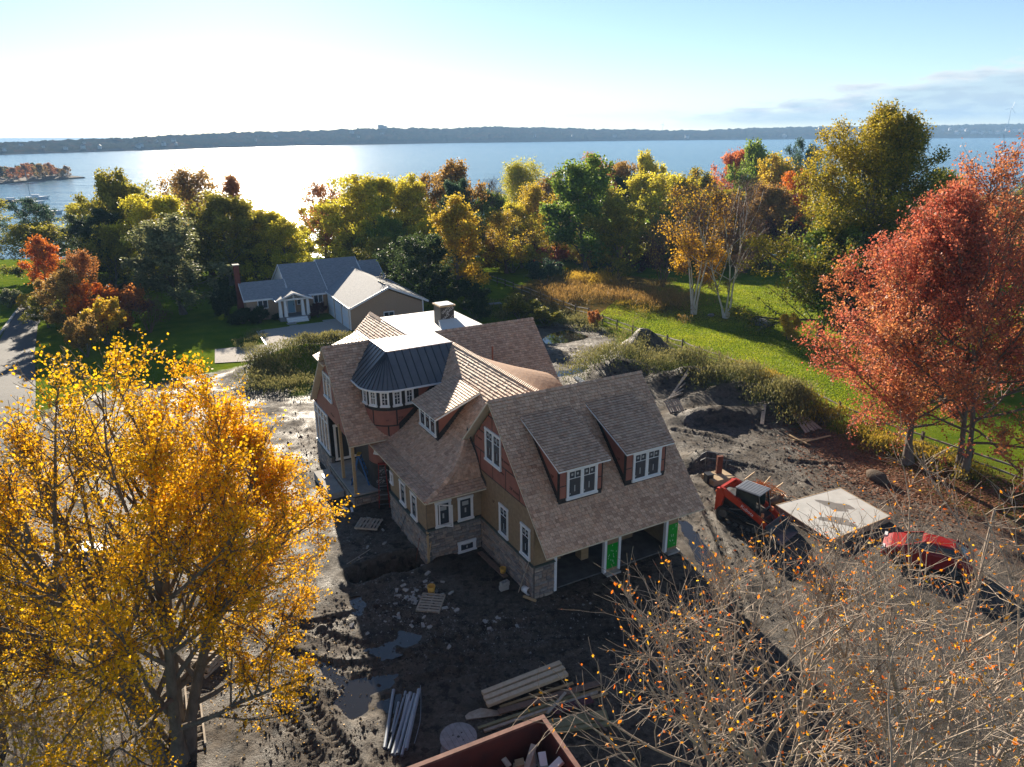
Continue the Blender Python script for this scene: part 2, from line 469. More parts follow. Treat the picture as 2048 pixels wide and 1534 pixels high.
tcg = N.new('ShaderNodeTexCoord')
za = N.new('ShaderNodeAttribute'); za.attribute_name = 'Col'; zs = N.new('ShaderNodeSeparateColor'); L.new(za.outputs['Color'], zs.inputs[0])
grass = nmix(nnoise(0.5), (0.085, 0.145, 0.012), (0.160, 0.205, 0.018))
grass = nmix(nnoise(9.0, 4), grass, nmix(0.4, grass, (0.03, 0.07, 0.006)))
dirt = nmix(nnoise(0.45, 8), (0.050, 0.041, 0.033), (0.102, 0.084, 0.066))
dirt = nmix(nnoise(5.0, 8, 0.45, 0.7), dirt, (0.145, 0.122, 0.098))
dirt = nmix(nnoise(2.2, 8, 0.52, 0.62), dirt, (0.022, 0.019, 0.017))
dirt = nmix(nnoise(24.0, 4, 0.60, 0.70), dirt, (0.18, 0.158, 0.132))
dirt = nmix(nnoise(0.23, 6, 0.50, 0.62), dirt, nmix(0.55, dirt, (0.018, 0.016, 0.015)))
litter = nmix(nnoise(7.0, 6), (0.080, 0.045, 0.028), (0.14, 0.070, 0.036))
mead = nmix(nnoise(1.0), (0.10, 0.09, 0.03), (0.16, 0.10, 0.03))
g1 = nmix(zs.outputs[2], grass, mead); g2 = nmix(zs.outputs[0], g1, dirt)
lf = N.new('ShaderNodeMath'); lf.operation = 'MULTIPLY'; L.new(zs.outputs[1], lf.inputs[0]); L.new(nnoise(3.0, 6, 0.3, 0.6), lf.inputs[1])
g3 = nmix(lf.outputs[0], g2, litter); L.new(g3, b_.inputs['Base Color'])
rr = N.new('ShaderNodeMapRange'); rr.inputs['To Min'].default_value = 0.95; rr.inputs['To Max'].default_value = 0.45; L.new(nnoise(0.7, 6), rr.inputs['Value']); L.new(rr.outputs[0], b_.inputs['Roughness'])
sm = N.new('ShaderNodeMath'); sm.operation = 'MULTIPLY'; L.new(zs.outputs[0], sm.inputs[0]); sm.inputs[1].default_value = 0.22; L.new(sm.outputs[0], b_.inputs['Specular IOR Level'])
nb = N.new('ShaderNodeTexNoise'); nb.inputs['Scale'].default_value = 14; nb.inputs['Detail'].default_value = 8; nb.inputs['Roughness'].default_value = 0.7; L.new(tcg.outputs['Object'], nb.inputs['Vector'])
bp_ = N.new('ShaderNodeBump'); bp_.inputs['Strength'].default_value = 1.0; bp_.inputs['Distance'].default_value = 0.09; L.new(nb.outputs[0], bp_.inputs['Height']); L.new(bp_.outputs[0], b_.inputs['Normal'])
gcol = np.stack([zr.ravel(), zg_.ravel(), zb.ravel()], -1)
ground = link('ground', npmesh('ground', np.stack([GX.ravel(), GY.ravel(), GZ.ravel()], -1), F_, gm, gcol, smooth=True))
setp(ground, 'churned dark earth of the building site and the lawns around it', kind='structure')

# water: bay and puddles
wm = bpy.data.materials.new('bay_water'); wm.use_nodes = True
t_ = wm.node_tree; N = t_.nodes; L = t_.links; b_ = N['Principled BSDF']
b_.inputs['Base Color'].default_value = (0.030, 0.135, 0.215, 1); b_.inputs['Specular IOR Level'].default_value = 0.34; b_.inputs['Roughness'].default_value = 0.19; b_.inputs['IOR'].default_value = 1.33
tcg = N.new('ShaderNodeTexCoord'); mp = N.new('ShaderNodeMapping'); mp.inputs['Scale'].default_value = (0.55, 1.0, 1.0); L.new(tcg.outputs['Object'], mp.inputs[0])
h0 = None
for sc_, am in ((0.9, 0.35), (0.16, 1.0), (0.02, 2.6)):
    n = N.new('ShaderNodeTexNoise'); n.inputs['Scale'].default_value = sc_; n.inputs['Detail'].default_value = 4; L.new(mp.outputs[0], n.inputs['Vector'])
    a = N.new('ShaderNodeMath'); a.operation = 'MULTIPLY_ADD'; L.new(n.outputs[0], a.inputs[0]); a.inputs[1].default_value = am
    if h0 is not None: L.new(h0, a.inputs[2])
    else: a.inputs[2].default_value = 0
    h0 = a.outputs[0]
bp_ = N.new('ShaderNodeBump'); bp_.inputs['Strength'].default_value = 0.8; bp_.inputs['Distance'].default_value = 1.1; L.new(h0, bp_.inputs['Height']); L.new(bp_.outputs[0], b_.inputs['Normal'])
sea = link('bay_water', npmesh('bay_water', np.array([(-9000, 150, SEA), (9000, 150, SEA), (9000, 9000, SEA), (-9000, 9000, SEA)]), [(0, 1, 2, 3)], wm))
setp(sea, 'wide blue bay glittering under the low sun', kind='structure')
pm_ = bpy.data.materials.new('puddle_water'); pm_.use_nodes = True; b_ = pm_.node_tree.nodes['Principled BSDF']
b_.inputs['Base Color'].default_value = (0.02, 0.018, 0.016, 1); b_.inputs['Roughness'].default_value = 0.03; b_.inputs['Specular IOR Level'].default_value = 0.7
for k, p in PUD.items():
    c = np.mean(np.array(p), 0); q = [(c + (np.array(v) - c) * 1.35 + (np.array(v) - c) / (np.linalg.norm(np.array(v) - c) + 1e-6) * 0.15) for v in p]
    zz = float(base_z(c[0], c[1])) - 0.075 + 0.003 * list(PUD).index(k)
    setp(link('puddle', npmesh('puddle', np.array([(v[0], v[1], zz) for v in q]), [tuple(range(len(q)))], pm_)), 'still muddy puddle lying in the ruts of the site', kind='structure')

# far shore
cols = np.linspace(-500, 2600, 1500)
wy = np.interp(cols, [-500, 0, 300, 600, 900, 1300, 1700, 2048, 2600], [327, 310, 300.5, 292, 286, 281, 277.5, 275, 272])
ty = np.interp(cols, [-500, 0, 150, 300, 480, 600, 760, 900, 1000, 1150, 1300, 1400, 1500, 1700, 1900, 2048, 2600], [296, 285, 280, 273, 265, 262, 256, 257, 253, 257, 260, 261, 256, 252, 250, 247, 244])
rows = 34; V_ = np.zeros((rows, len(cols), 3))
for i, (x, y1, y2) in enumerate(zip(cols, wy, ty)):
    p0 = gp(x, y1, SEA); dh = p0[:2] / np.hypot(*p0[:2]); d0 = np.hypot(*p0[:2]); D = d0 * 1.18
    d = ray(x, y2); k = D / np.hypot(d[0], d[1]); zt = CAMH + d[2] * k
    for j in range(rows):
        t = j / (rows - 4); dd = d0 + (D - d0) * t
        zz = SEA - 0.5 + (zt - SEA) * min(1, (0.16 * min(1, t * 12) + 0.84 * min(t, 1) ** 0.8)) - max(0, t - 1) * 60
        V_[j, i] = (dh[0] * dd, dh[1] * dd, zz)
am = np.minimum(1, np.arange(rows) / 2)[:, None]
bump_ = (vnoise(V_[..., 0], V_[..., 1], 0.05, 31, 4) - 0.5) * 13 + (vnoise(V_[..., 0], V_[..., 1], 0.16, 33, 2) - 0.5) * 7
V_[..., 2] += bump_ * am * np.clip(np.hypot(V_[..., 0], V_[..., 1]) / 2400, .35, 1)
FAR = V_
idx = np.arange(rows * len(cols)).reshape(rows, len(cols))
F_ = np.stack([idx[:-1, :-1], idx[:-1, 1:], idx[1:, 1:], idx[1:, :-1]], -1).reshape(-1, 4)
cv = vnoise(V_[..., 0], V_[..., 1], 0.02, 41, 4)[..., None]; c3 = vnoise(V_[..., 0], V_[..., 1], 0.07, 43, 3)[..., None]
cf = np.array([0.030, 0.045, 0.020]) * (1 - cv) + np.array([0.075, 0.060, 0.022]) * cv
cf = np.where(c3 > 0.66, np.array([0.11, 0.055, 0.02]), cf) * (0.6 + 0.8 * vnoise(V_[..., 0], V_[..., 1], 0.11, 44, 2)[..., None])
cf[0:2] = (0.12, 0.10, 0.08)
setp(link('far_shore_hill', npmesh('far_shore_hill', V_.reshape(-1, 3), F_, mat('far_woods', (1, 1, 1), None, rough=1.0, col=True, spec=0.0), cf.reshape(-1, 3) * 0.55, smooth=True)), 'long low wooded shore across the bay', kind='structure')

# ------------------------------------------------------------------ the new house
HO = HOUSE_O.copy(); HO[2] = 0.0
HA = np.array([[math.cos(HOUSE_TH), math.sin(HOUSE_TH), 0], [-math.sin(HOUSE_TH), math.cos(HOUSE_TH), 0], [0, 0, 1.0]])
HC = HA @ (CAM - HO)


def hon(x, y, ax, val):
    """where the line of sight through a photo pixel meets the house plane axis = val"""
    d = HA @ ray(x, y); t = (val - HC[ax]) / d[ax]; return HC + d * t


house = empty('house_under_construction', HO, HOUSE_TH, 'large unfinished shingled house with red sheathing, stone base and round metal roofed turret', 'house')
M_ced = mat('cedar_shingle', lin('c39c80'), lin('d6b89c'), scale=9, rough=0.58, bump=0.35, bscale=60, col=True, spec=0.28, stretch=(1, 1, 1))
M_cream = mat('cream_trim_paint', (0.70, 0.62, 0.48), (0.62, 0.54, 0.41), scale=3, rough=0.55)
M_white = mat('white_window_paint', (0.78, 0.79, 0.80), (0.70, 0.71, 0.72), scale=2, rough=0.4)
M_red = mat('red_sheathing_panel', (0.31, 0.118, 0.084), (0.25, 0.095, 0.07), scale=2.5, rough=0.6, bump=0.1, bscale=40)
M_tape = mat('black_sheathing_tape', (0.012, 0.012, 0.013), (0.035, 0.034, 0.034), scale=6, rough=0.5)
M_osb = mat('tan_sheathing_board', (0.30, 0.212, 0.125), (0.23, 0.16, 0.095), scale=5, rough=0.75, bump=0.2, bscale=30)
M_mortar = mat('mortar', (0.10, 0.095, 0.09), (0.14, 0.13, 0.12), scale=8, rough=0.95)
M_stone = mat('veneer_stone', (0.33, 0.29, 0.255), (0.22, 0.20, 0.185), scale=7, rough=0.85, bump=0.8, bscale=14, col=True, bdist=0.04)
M_metal = mat('dark_standing_seam_metal', (0.115, 0.122, 0.135), (0.14, 0.147, 0.16), scale=1.3, rough=0.42, metal=0.25)
M_seam = mat('dark_seam_metal', (0.065, 0.070, 0.08), None, rough=0.35, metal=0.6)
M_memb = mat('white_roof_membrane', (0.60, 0.60, 0.58), (0.47, 0.48, 0.49), scale=0.9, rough=0.5, lo=0.5, hi=0.75, spec=0.6)
M_conc = mat('pale_concrete', (0.36, 0.35, 0.33), (0.27, 0.265, 0.25), scale=2.5, rough=0.85, bump=0.15, bscale=30)
M_blackm = mat('black_membrane', (0.018, 0.018, 0.020), (0.04, 0.04, 0.042), scale=3, rough=0.45, bump=0.2, bscale=9)
M_wood = mat('fresh_lumber', (0.50, 0.36, 0.20), (0.40, 0.27, 0.14), scale=6, rough=0.7, stretch=(1, 1, 6), bump=0.1)
M_drip = mat('bright_drip_edge', (0.75, 0.70, 0.72), None, rough=0.3, metal=0.8)
M_green = mat('green_wall_wrap', (0.006, 0.30, 0.022), (0.004, 0.24, 0.018), scale=2, rough=0.45, bump=0.3, bscale=5)
M_dark = mat('dark_interior_board', (0.035, 0.028, 0.022), (0.02, 0.017, 0.014), scale=2, rough=0.9)
M_print = mat('dark_print', (0.055, 0.025, 0.02), None, rough=0.7)
M_lprint = mat('pale_print', (0.45, 0.45, 0.45), None, rough=0.7)
M_stick = mat('white_glass_sticker', (0.36, 0.37, 0.37), None, rough=0.7)
G_gl = glassmat()


def clip(poly, cpoly):
    """convex clip of poly by cpoly (counter-clockwise), 2D"""
    o_ = poly
    n = len(cpoly)
    for i in range(n):
        a = cpoly[i]; b = cpoly[(i + 1) % n]; res = []
        def side(p): return (b[0] - a[0]) * (p[1] - a[1]) - (b[1] - a[1]) * (p[0] - a[0])
        for j in range(len(o_)):
            p, q = o_[j], o_[(j + 1) % len(o_)]; sp, sq = side(p), side(q)
            if sp >= 0: res.append(p)
            if (sp > 0 and sq < 0) or (sp < 0 and sq > 0):
                t = sp / (sp - sq); res.append((p[0] + (q[0] - p[0]) * t, p[1] + (q[1] - p[1]) * t))
        o_ = res
        if len(o_) < 3: return []
    return o_


def parea(p): return 0.5 * abs(sum(p[i][0] * p[(i + 1) % len(p)][1] - p[(i + 1) % len(p)][0] * p[i][1] for i in range(len(p))))


TINTS = [(1.06, 1.03, 1.01), (0.97, 0.94, 0.94), (0.86, 0.80, 0.78), (1.0, 0.91, 0.86), (1.16, 1.15, 1.15), (0.76, 0.69, 0.66)]


def roof(name, p0, A, W, prof, polys, seed=1, expo=0.155, t=0.10, label=None, shingles=True, first_rows=0, deckmat=None):
    rg = random.Random(seed); p0 = np.array(p0, float); A = np.array(A, float); W = np.array(W, float)
    rr_ = [p[0] for p in prof]; zz_ = [p[1] for p in prof]
    ss_ = [0.0]
    for i in range(1, len(prof)): ss_.append(ss_[-1] + math.hypot(rr_[i] - rr_[i - 1], zz_[i] - zz_[i - 1]))
    run = lambda s: float(np.interp(s, ss_, rr_))
    def pt(a, r, h=0.0):
        i = 0
        while i < len(rr_) - 2 and r > rr_[i + 1] + 1e-9: i += 1
        sl = (zz_[i + 1] - zz_[i]) / (rr_[i + 1] - rr_[i]); z = zz_[i] + sl * (r - rr_[i]); q = math.sqrt(1 + sl * sl)
        return (p0[0] + A[0] * a + W[0] * (r - h * sl / q), p0[1] + A[1] * a + W[1] * (r - h * sl / q), z + h / q)
    ccw = lambda P: P if sum(P[i][0] * P[(i + 1) % len(P)][1] - P[(i + 1) % len(P)][0] * P[i][1] for i in range(len(P))) > 0 else P[::-1]
    polys = [ccw([tuple(map(float, q)) for q in P]) for P in polys]
    d = MB()
    for P in polys:
        for i in range(len(rr_) - 1):
            q = clip(P, [(-99, rr_[i]), (99, rr_[i]), (99, rr_[i + 1]), (-99, rr_[i + 1])])
            if q and parea(q) > 1e-3: d.ext([pt(a, r) for a, r in q], (0, 0, -t))
    ro = d.build(name, deckmat or M_cream, house)
    if label: ro['label'] = label
    if not shingles: return ro
    sh = MB(); n1 = 0; varm = {}
    for P in polys:
        smax = ss_[-1]; k = 0; s = -0.02
        amin = min(q[0] for q in P); amax = max(q[0] for q in P)
        while s < smax - 0.02:
            r0, r1 = run(max(s, 0)) + min(s, 0), run(min(s + expo * 1.06, smax)); a = amin - rg.random() * 0.2
            while a < amax:
                if k < first_rows:
                    wd = rg.choice((0.15, 0.19, 0.24)); ti = rg.randrange(6)
                    if a + 0.005 < amin: a = amin
                    if a + wd > amax: wd = round(max(amax - a, 0.02), 3)
                    key = (wd, ti)
                    if key not in varm:
                        b = MB(); b.tint = TINTS[ti]; e2 = expo * 1.06
                        b.add([(0.004, 0, 0.048), (wd - 0.004, 0, 0.048), (wd - 0.004, e2, 0.01), (0.004, e2, 0.01)], [(0, 1, 2, 3)]); b.tint = tuple(v * .42 for v in TINTS[ti])  # darker butts and sides: weathered ends plus shadow lines painted between courses
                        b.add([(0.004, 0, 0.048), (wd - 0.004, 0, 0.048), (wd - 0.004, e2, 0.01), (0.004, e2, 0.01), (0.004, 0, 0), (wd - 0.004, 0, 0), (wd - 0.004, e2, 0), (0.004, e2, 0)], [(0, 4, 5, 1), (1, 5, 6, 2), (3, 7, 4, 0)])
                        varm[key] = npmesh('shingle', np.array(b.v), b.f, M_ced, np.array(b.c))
                    o_ = link('shingle', varm[key], ro); q0 = np.array(pt(a, r0)); q1 = np.array(pt(a, r0 + 0.1)); y_ = (q1 - q0) / np.linalg.norm(q1 - q0)
                    o_.matrix_local = frame(q0, A, y_, np.cross(A, y_)) if np.cross(A, y_)[2] > 0 else frame(q0, A, y_, -np.cross(A, y_)); n1 += 1; a += wd; continue
                wd = rg.uniform(0.11, 0.26)
                q = clip([(a + 0.004, r0), (a + wd - 0.004, r0), (a + wd - 0.004, r1), (a + 0.004, r1)], [(x, y - (0.02 if y < 1e-6 else 0)) for x, y in P])
                if q and parea(q) > 0.0015:
                    h0 = 0.048 + rg.uniform(-0.006, 0.010); T = rg.choices(TINTS, (5, 5, 3, 4, 1.5, 1))[0]; f_ = rg.uniform(0.9, 1.1); sh.tint = tuple(v * f_ for v in T)
                    top_ = [pt(x, y, h0 + (0.009 - h0) * (y - r0) / (r1 - r0 + 1e-9)) for x, y in q]; bot = [pt(x, y, -0.004) for x, y in q]; n = len(q)
                    sh.add(top_, [tuple(range(n))]); sh.tint = tuple(v * 0.42 for v in sh.tint); sh.add(top_ + bot, [(i, n + i, n + (i + 1) % n, (i + 1) % n) for i in range(n)])  # skirt tint darkened: shade of each course painted in, with weathered butt ends
                a += wd
            s += expo; k += 1
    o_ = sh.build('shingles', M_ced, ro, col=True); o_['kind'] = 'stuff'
    return ro


def ridge_caps(pts, name='ridge_caps', wd=0.13, parent=None, seed=3):
    rg = random.Random(seed); b = MB()
    for p, q in zip(pts[:-1], pts[1:]):
        p = Vector(p); q = Vector(q); n = max(1, int((q - p).length / 0.15)); d = (q - p) / n
        sd_ = d.cross(Vector((0, 0, 1))).normalized(); up = sd_.cross(d.normalized())
        for i in range(n):
            a = p + d * i; e = a + d * 1.15; f_ = rg.uniform(0.75, 1.2); b.tint = tuple(v * f_ for v in rg.choice(TINTS[:4]))
            vs = []
            for c, h in ((a, 0.035), (e, 0.06)):
                vs += [c - sd_ * wd - up * (wd * 0.75 - h), c + up * h, c + sd_ * wd - up * (wd * 0.75 - h)]
            vs += [vs[3] - up * .03, vs[4] - up * .03, vs[5] - up * .03]
            b.add(vs, [(0, 1, 4, 3), (1, 2, 5, 4), (3, 4, 7, 6), (4, 5, 8, 7)])
    o_ = b.build(name, M_ced, parent or house, col=True); o_['kind'] = 'stuff'; return o_


ZR = 8.05
U, Vd = (1, 0, 0), (0, 1, 0)
slope = lambda run, z0, z1: [(0, z0), (run, z1)]
# garage wing
rG = roof('garage_roof_front', (-0.35, -1.53, 0), U, Vd, slope(4.95, 2.98, ZR), [[(0, 0), (8.35, 0), (8.35, 4.95), (0, 4.95)]], seed=1, first_rows=7, label='long front slope of brown shingles with two shed dormers')
roof('garage_roof_back', (-0.35, 8.37, 0), U, (0, -1, 0), slope(4.95, 2.98, ZR), [[(0, 2.2), (2.6, 0), (8.35, 0), (8.35, 4.95), (0, 4.95)]], seed=2, shingles=False)
# middle wing with bell-cast eaves
MP = [(0, 3.4), (0.8, 3.60), (1.7, 4.20), (2.6, 5.0), (5.36, ZR)]
FP = [(0, 3.4), (0.52, 3.74), (0.80, 4.36), (1.17, 4.82), (1.62, 5.17), (1.95, 5.50)]      # steeper front of the hip
HP = [(0, 0), (1.05, 0.52), (1.9, 0.80), (2.43, 1.17), (2.79, 1.62), (3.05, 1.95)]         # hip line in plan
roof('middle_roof', (-3.1, 4.35, 0), Vd, U, MP, [[(p[1], p[0]), (10.6, p[0]), (10.6, q[0]), (q[1], q[0])] for p, q in zip(HP[:-1], HP[1:])] + [[(1.95, 3.05), (10.6, 3.05), (10.6, 5.36), (-0.97, 5.36)]], seed=3, label='weathered shingle slope with flared eaves')
roof('hip_roof', (-3.1, 4.35, 0), U, Vd, FP, [[(p[0], p[1]), (3.1, p[1]), (3.1, q[1]), (q[0], q[1])] for p, q in zip(HP[:-1], HP[1:])], seed=4)
roof('middle_roof_back', (7.2, 3.45, 0), Vd, (-1, 0, 0), slope(4.94, 3.11, ZR), [[(0.03, 4.94), (2.0, 2.6), (11.5, 2.6), (11.5, 4.94)]], seed=5, shingles=False)
# left wing
roof('left_roof_front', (-4.35, 11.45, 0), U, Vd, slope(3.9, 3.70, ZR), [[(0, 0), (4.6, 0), (4.6, 3.9), (0, 3.9)]], seed=6)
roof('left_roof_back', (-4.35, 19.25, 0), U, (0, -1, 0), slope(3.9, 3.85, ZR), [[(0, 0), (2.6, 0), (2.6, 3.9), (0, 3.9)]], seed=7)
roof('rear_cross_roof', (-4.3, 15.5, 0), Vd, U, slope(2.65, 6.99, ZR), [[(0, 0), (2.1, 0), (2.1, 2.65), (0, 2.65)]], seed=8)
roof('rear_left_roof', (-3.4, 15.4, 0), Vd, U, slope(4.02, 4.03, ZR), [[(0, 0), (6.5, 0), (6.5, 4.02), (0, 4.02)]], seed=9)
roof('rear_left_roof_back', (4.6, 20.25, 0), Vd, (-1, 0, 0), slope(3.98, 4.07, ZR), [[(0, 0), (1.65, 0), (1.65, 3.98), (0, 3.98)]], seed=10, shingles=False)
# right rear wing
rR = roof('right_rear_roof', (1.2, 10.9, 0), U, Vd, slope(4.4, 3.65, ZR), [[(0, 0), (7.75, 0), (7.75, 4.4), (0, 4.4)]], seed=11, label='grey brown shingle slope of the right rear wing')
roof('right_rear_roof_back', (1.2, 22.0, 0), U, (0, -1, 0), slope(6.7, 3.2, ZR), [[(4.5, 0), (7.75, 0), (7.75, 6.7), (4.5, 6.7)]], seed=12, shingles=False)
ridge_caps([(-0.35, 3.42, ZR), (8.0, 3.42, ZR)]); ridge_caps([(-4.35, 15.35, ZR), (-1.62, 15.35, ZR)], seed=4); ridge_caps([(2.3, 15.3, ZR), (8.95, 15.3, ZR)], seed=5)
ridge_caps([(2.26, 12.6, ZR + .01), (2.26, 3.45, ZR + .01)], seed=6); ridge_caps([(-3.1 + p[0], 4.35 + p[1], float(np.interp(p[1], [k[0] for k in FP], [k[1] for k in FP])) + .05) for p in HP], seed=7, wd=0.15)
ridge_caps([(0.62, 19.6, ZR), (0.62, 21.9, ZR)], seed=8, wd=0.16)

# flat deck with its upstands
deck = MB().ext([(-1.6, 12.72, 7.93), (2.26, 12.72, 7.93), (2.26, 15.3, 7.93), (5.5, 15.34, 7.93), (5.5, 20.2, 7.93), (0.62, 20.2, 7.93), (0.62, 15.42, 7.93), (-1.6, 15.42, 7.93)], (0, 0, 0.135))
dk = deck.build('flat_roof', M_memb, house); dk['label'] = 'bright white membrane on the flat roof between the slopes'
for p, q in (((-1.6, 12.72), (2.26, 12.72)), ((-1.6, 12.72), (-1.6, 15.4)), ((0.62, 15.45), (0.62, 19.5)), ((-1.63, 15.45), (-1.63, 17.55))):
    MB().beam((*p, ZR + 0.03), (*q, ZR + 0.03), 0.07, 0.05).build('drip_edge', M_drip, dk)
MB().add([(3.0, 16.28, 8.45), (4.15, 16.28, 8.45), (4.35, 15.4, 8.07), (2.8, 15.4, 8.07), (3.0, 16.28, 8.0), (4.15, 16.28, 8.0), (4.35, 15.4, 8.0), (2.8, 15.4, 8.0)], [(0, 3, 2, 1), (0, 4, 7, 3), (1, 2, 6, 5), (3, 7, 6, 2)]).build('chimney_cricket', M_memb, dk)
ch = MB().box(3.15, 4.05, 16.3, 17.3, 7.9, 9.2).build('chimney', M_blackm, house); ch['label'] = 'square chimney stub wrapped in black membrane'
MB().box(3.08, 4.12, 16.23, 17.37, 9.2, 9.28).build('cap_frame', M_wood, ch)
MB().box(3.16, 4.04, 16.31, 17.29, 9.284, 9.31).build('cap_board', M_white, ch)
for (uu, zz) in ((3.45, 8.55), (3.75, 8.95), (3.5, 9.0), (3.8, 8.45)):
    text_part('printed_mark', 'GRACE', M_lprint, ch, frame((uu, 16.296, zz), (0.8, 0, 0.6), (-0.6, 0, 0.8), (0, -1, 0)), 0.2)

# eyebrow dormer on the far slope
nu, nv = 10, 16; vs = []; fs = []
for i in range(nu):
    for j in range(nv):
        v_ = 4.6 + 7.0 * j / (nv - 1); u_ = 2.35 + 3.4 * i / (nu - 1); hump = math.sin(PI * j / (nv - 1)) ** 0.7
        zf = ZR - (u_ - 2.26) * 1.0 + hump * (u_ - 2.3) * 0.68
        vs.append((u_, v_, zf + 0.05))
for i in range(nu - 1):
    for j in range(nv - 1): a = i * nv + j; fs.append((a, a + nv, a + nv + 1, a + 1))
k = len(vs); vs += [(p[0], p[1], p[2] - 0.12) for p in vs]; fs += [(a + k, d_ + k, c + k, b + k) for a, b, c, d_ in fs]
for j in range(nv - 1): a = (nu - 1) * nv + j; fs.append((a, a + k, a + k + 1, a + 1))
MB().add(vs, fs).build('eyebrow_dormer_roof', mat('cedar_plain', lin('a98568'), lin('8d6a50'), scale=8, rough=0.7, bump=0.5, bscale=20), house)
MB().ext([(5.45, 5.2, 4.7), (5.45, 11.0, 4.7), (5.45, 10.4, 6.6), (5.45, 8.1, 7.0), (5.45, 6.0, 6.6)], (0.05, 0, 0)).build('eyebrow_dormer_wall', M_red, house)
MB().tube([(5.0, 13.2, 4.5), (5.0, 13.2, 7.3)], 0.05).build('vent_pipe', mat('copper_pipe', (0.45, 0.16, 0.09), None, rough=0.4, metal=0.5), house)

# round turret: metal roof in panels
TC = np.array([-1.6, 12.72]); TR, TE, TZ = 1.66, 1.34, 6.45


def metal_panel(q):
    b = MB(); n = len(q); b.ext(q, (0, 0, -0.03)); o_ = b.build('metal_panel', M_metal, house)
    MB().beam(Vector(q[0]) + Vector((0, 0, 0.02)), Vector(q[1]) + Vector((0, 0, 0.02)), 0.028, 0.045).build('standing_seam', M_seam, o_)


for i in range(9):
    u0, u1 = -1.6 + i * 0.43, -1.6 + (i + 1) * 0.43
    metal_panel([(u0, 12.72, ZR + .02), (u0, 12.72 - TR, TZ), (u1, 12.72 - TR, TZ), (u1, 12.72, ZR + .02)])
for i in range(9):
    a0, a1 = -PI / 2 - i * PI / 18, -PI / 2 - (i + 1) * PI / 18
    e0 = (TC[0] + TR * math.cos(a0), TC[1] + TR * math.sin(a0), TZ); e1 = (TC[0] + TR * math.cos(a1), TC[1] + TR * math.sin(a1), TZ)
    metal_panel([(TC[0], TC[1], ZR + .02), e1, e0])
for i in range(6):
    v0, v1 = 12.72 + i * 0.43, 12.72 + (i + 1) * 0.43
    metal_panel([(-1.6, v0, ZR + .02), (-1.6 - TR, v0, TZ), (-1.6 - TR, v1, TZ), (-1.6, v1, ZR + .02)])


def tpath(r, z, k=14, u1=1.6, v1=15.2):
    return [(u1, TC[1] - r, z)] + [(TC[0] + r * math.cos(-PI / 2 - i * PI / 2 / k), TC[1] + r * math.sin(-PI / 2 - i * PI / 2 / k), z) for i in range(k + 1)] + [(TC[0] - r, v1, z)]


g_ = MB(); pa = tpath(TR + 0.02, TZ - 0.03)
for p, q in zip(pa[:-1], pa[1:]): g_.beam(p, q, 0.05, 0.09)
g_.build('turret_fascia', M_white, house)
g_ = MB(); pa = tpath(TE, 0)
for i, (p, q) in enumerate(zip(pa[:-1], pa[1:])): g_.ext([(p[0], p[1], 0.5), (q[0], q[1], 0.5), (q[0], q[1], TZ), (p[0], p[1], TZ)], (0.12, 0.12, 0) if 0 < i < len(pa) - 2 else ((0, 0.12, 0) if i == 0 else (0.12, 0, 0)))
tw = g_.build('turret_wall', M_tape, house); tw['label'] = 'round turret wall taped in black around red panels'
so = MB().ext([(p[0], p[1], TZ - 0.06) for p in tpath(TR, 0)] + [(1.6, 15.2, TZ - 0.06)], (0, 0, -0.02)); so.build('turret_soffit', M_cream, house)


def tpos(s, r):
    """place along the turret wall: s = 0 where the curve starts, + to the straight front, - round the curve"""
    if s >= 0: return np.array([TC[0] + s, TC[1] - r]), np.array([0, -1.0]), np.array([1.0, 0])
    a = -PI / 2 + s / TE
    if a < -PI: return np.array([TC[0] - r, TC[1] - (a + PI) * TE]), np.array([-1.0, 0]), np.array([0, -1.0])
    n = np.array([math.cos(a), math.sin(a)]); return TC + n * r, n, np.array([-n[1], n[0]])


def tpanel(s0, s1, z0, z1, m, name='sheathing_panel', r=TE + 0.012):
    k = max(1, int(abs(s1 - s0) / 0.18)); b = MB()
    for i in range(k):
        a, _, _ = tpos(s0 + (s1 - s0) * i / k, r); c, _, _ = tpos(s0 + (s1 - s0) * (i + 1) / k, r)
        a2, _, _ = tpos(s0 + (s1 - s0) * i / k, TE - 0.01); c2, _, _ = tpos(s0 + (s1 - s0) * (i + 1) / k, TE - 0.01)
        b.add([(*a, z0), (*c, z0), (*c, z1), (*a, z1), (*a2, z0), (*c2, z0), (*c2, z1), (*a2, z1)], [(0, 1, 2, 3), (3, 2, 6, 7), (0, 4, 5, 1), (0, 3, 7, 4), (1, 5, 6, 2)])
    return b.build(name, m, tw)


for s0, s1, z0, z1 in ((-2.1, -1.42, 4.42, 5.22), (-1.34, -0.12, 4.42, 5.22), (-0.04, 1.18, 4.42, 5.22), (1.26, 2.4, 4.42, 5.22), (-1.3, -0.6, 3.5, 4.34), (-0.52, 0.7, 3.5, 4.34), (0.78, 1.9, 3.5, 4.34), (1.2, 2.4, 5.35, 6.3), (-2.1, -1.0, 2.1, 3.3), (-0.94, 0.3, 2.1, 3.3)):
    tpanel(s0, s1, z0, z1, M_red)
tpanel(-2.2, 0.4, 0.6, 2.05, M_blackm, 'black_membrane', TE + 0.02)
def tlet(s, z, body, size, m, rot=0.0):
    p, n, x = tpos(s, TE + 0.03); c, s_ = math.cos(rot), math.sin(rot)
    text_part('printed_lettering', body, m, tw, frame((p[0], p[1], z), (x[0] * c, x[1] * c, s_), (-x[0] * s_, -x[1] * s_, c), (n[0], n[1], 0)), size)
zm = lambda u: float(np.interp(u + 3.1, [k[0] for k in MP], [k[1] for k in MP]))
ub = [-1.6, -1.0, -0.4, 0.2, 0.72]; yw = TC[1] - TE - 0.025
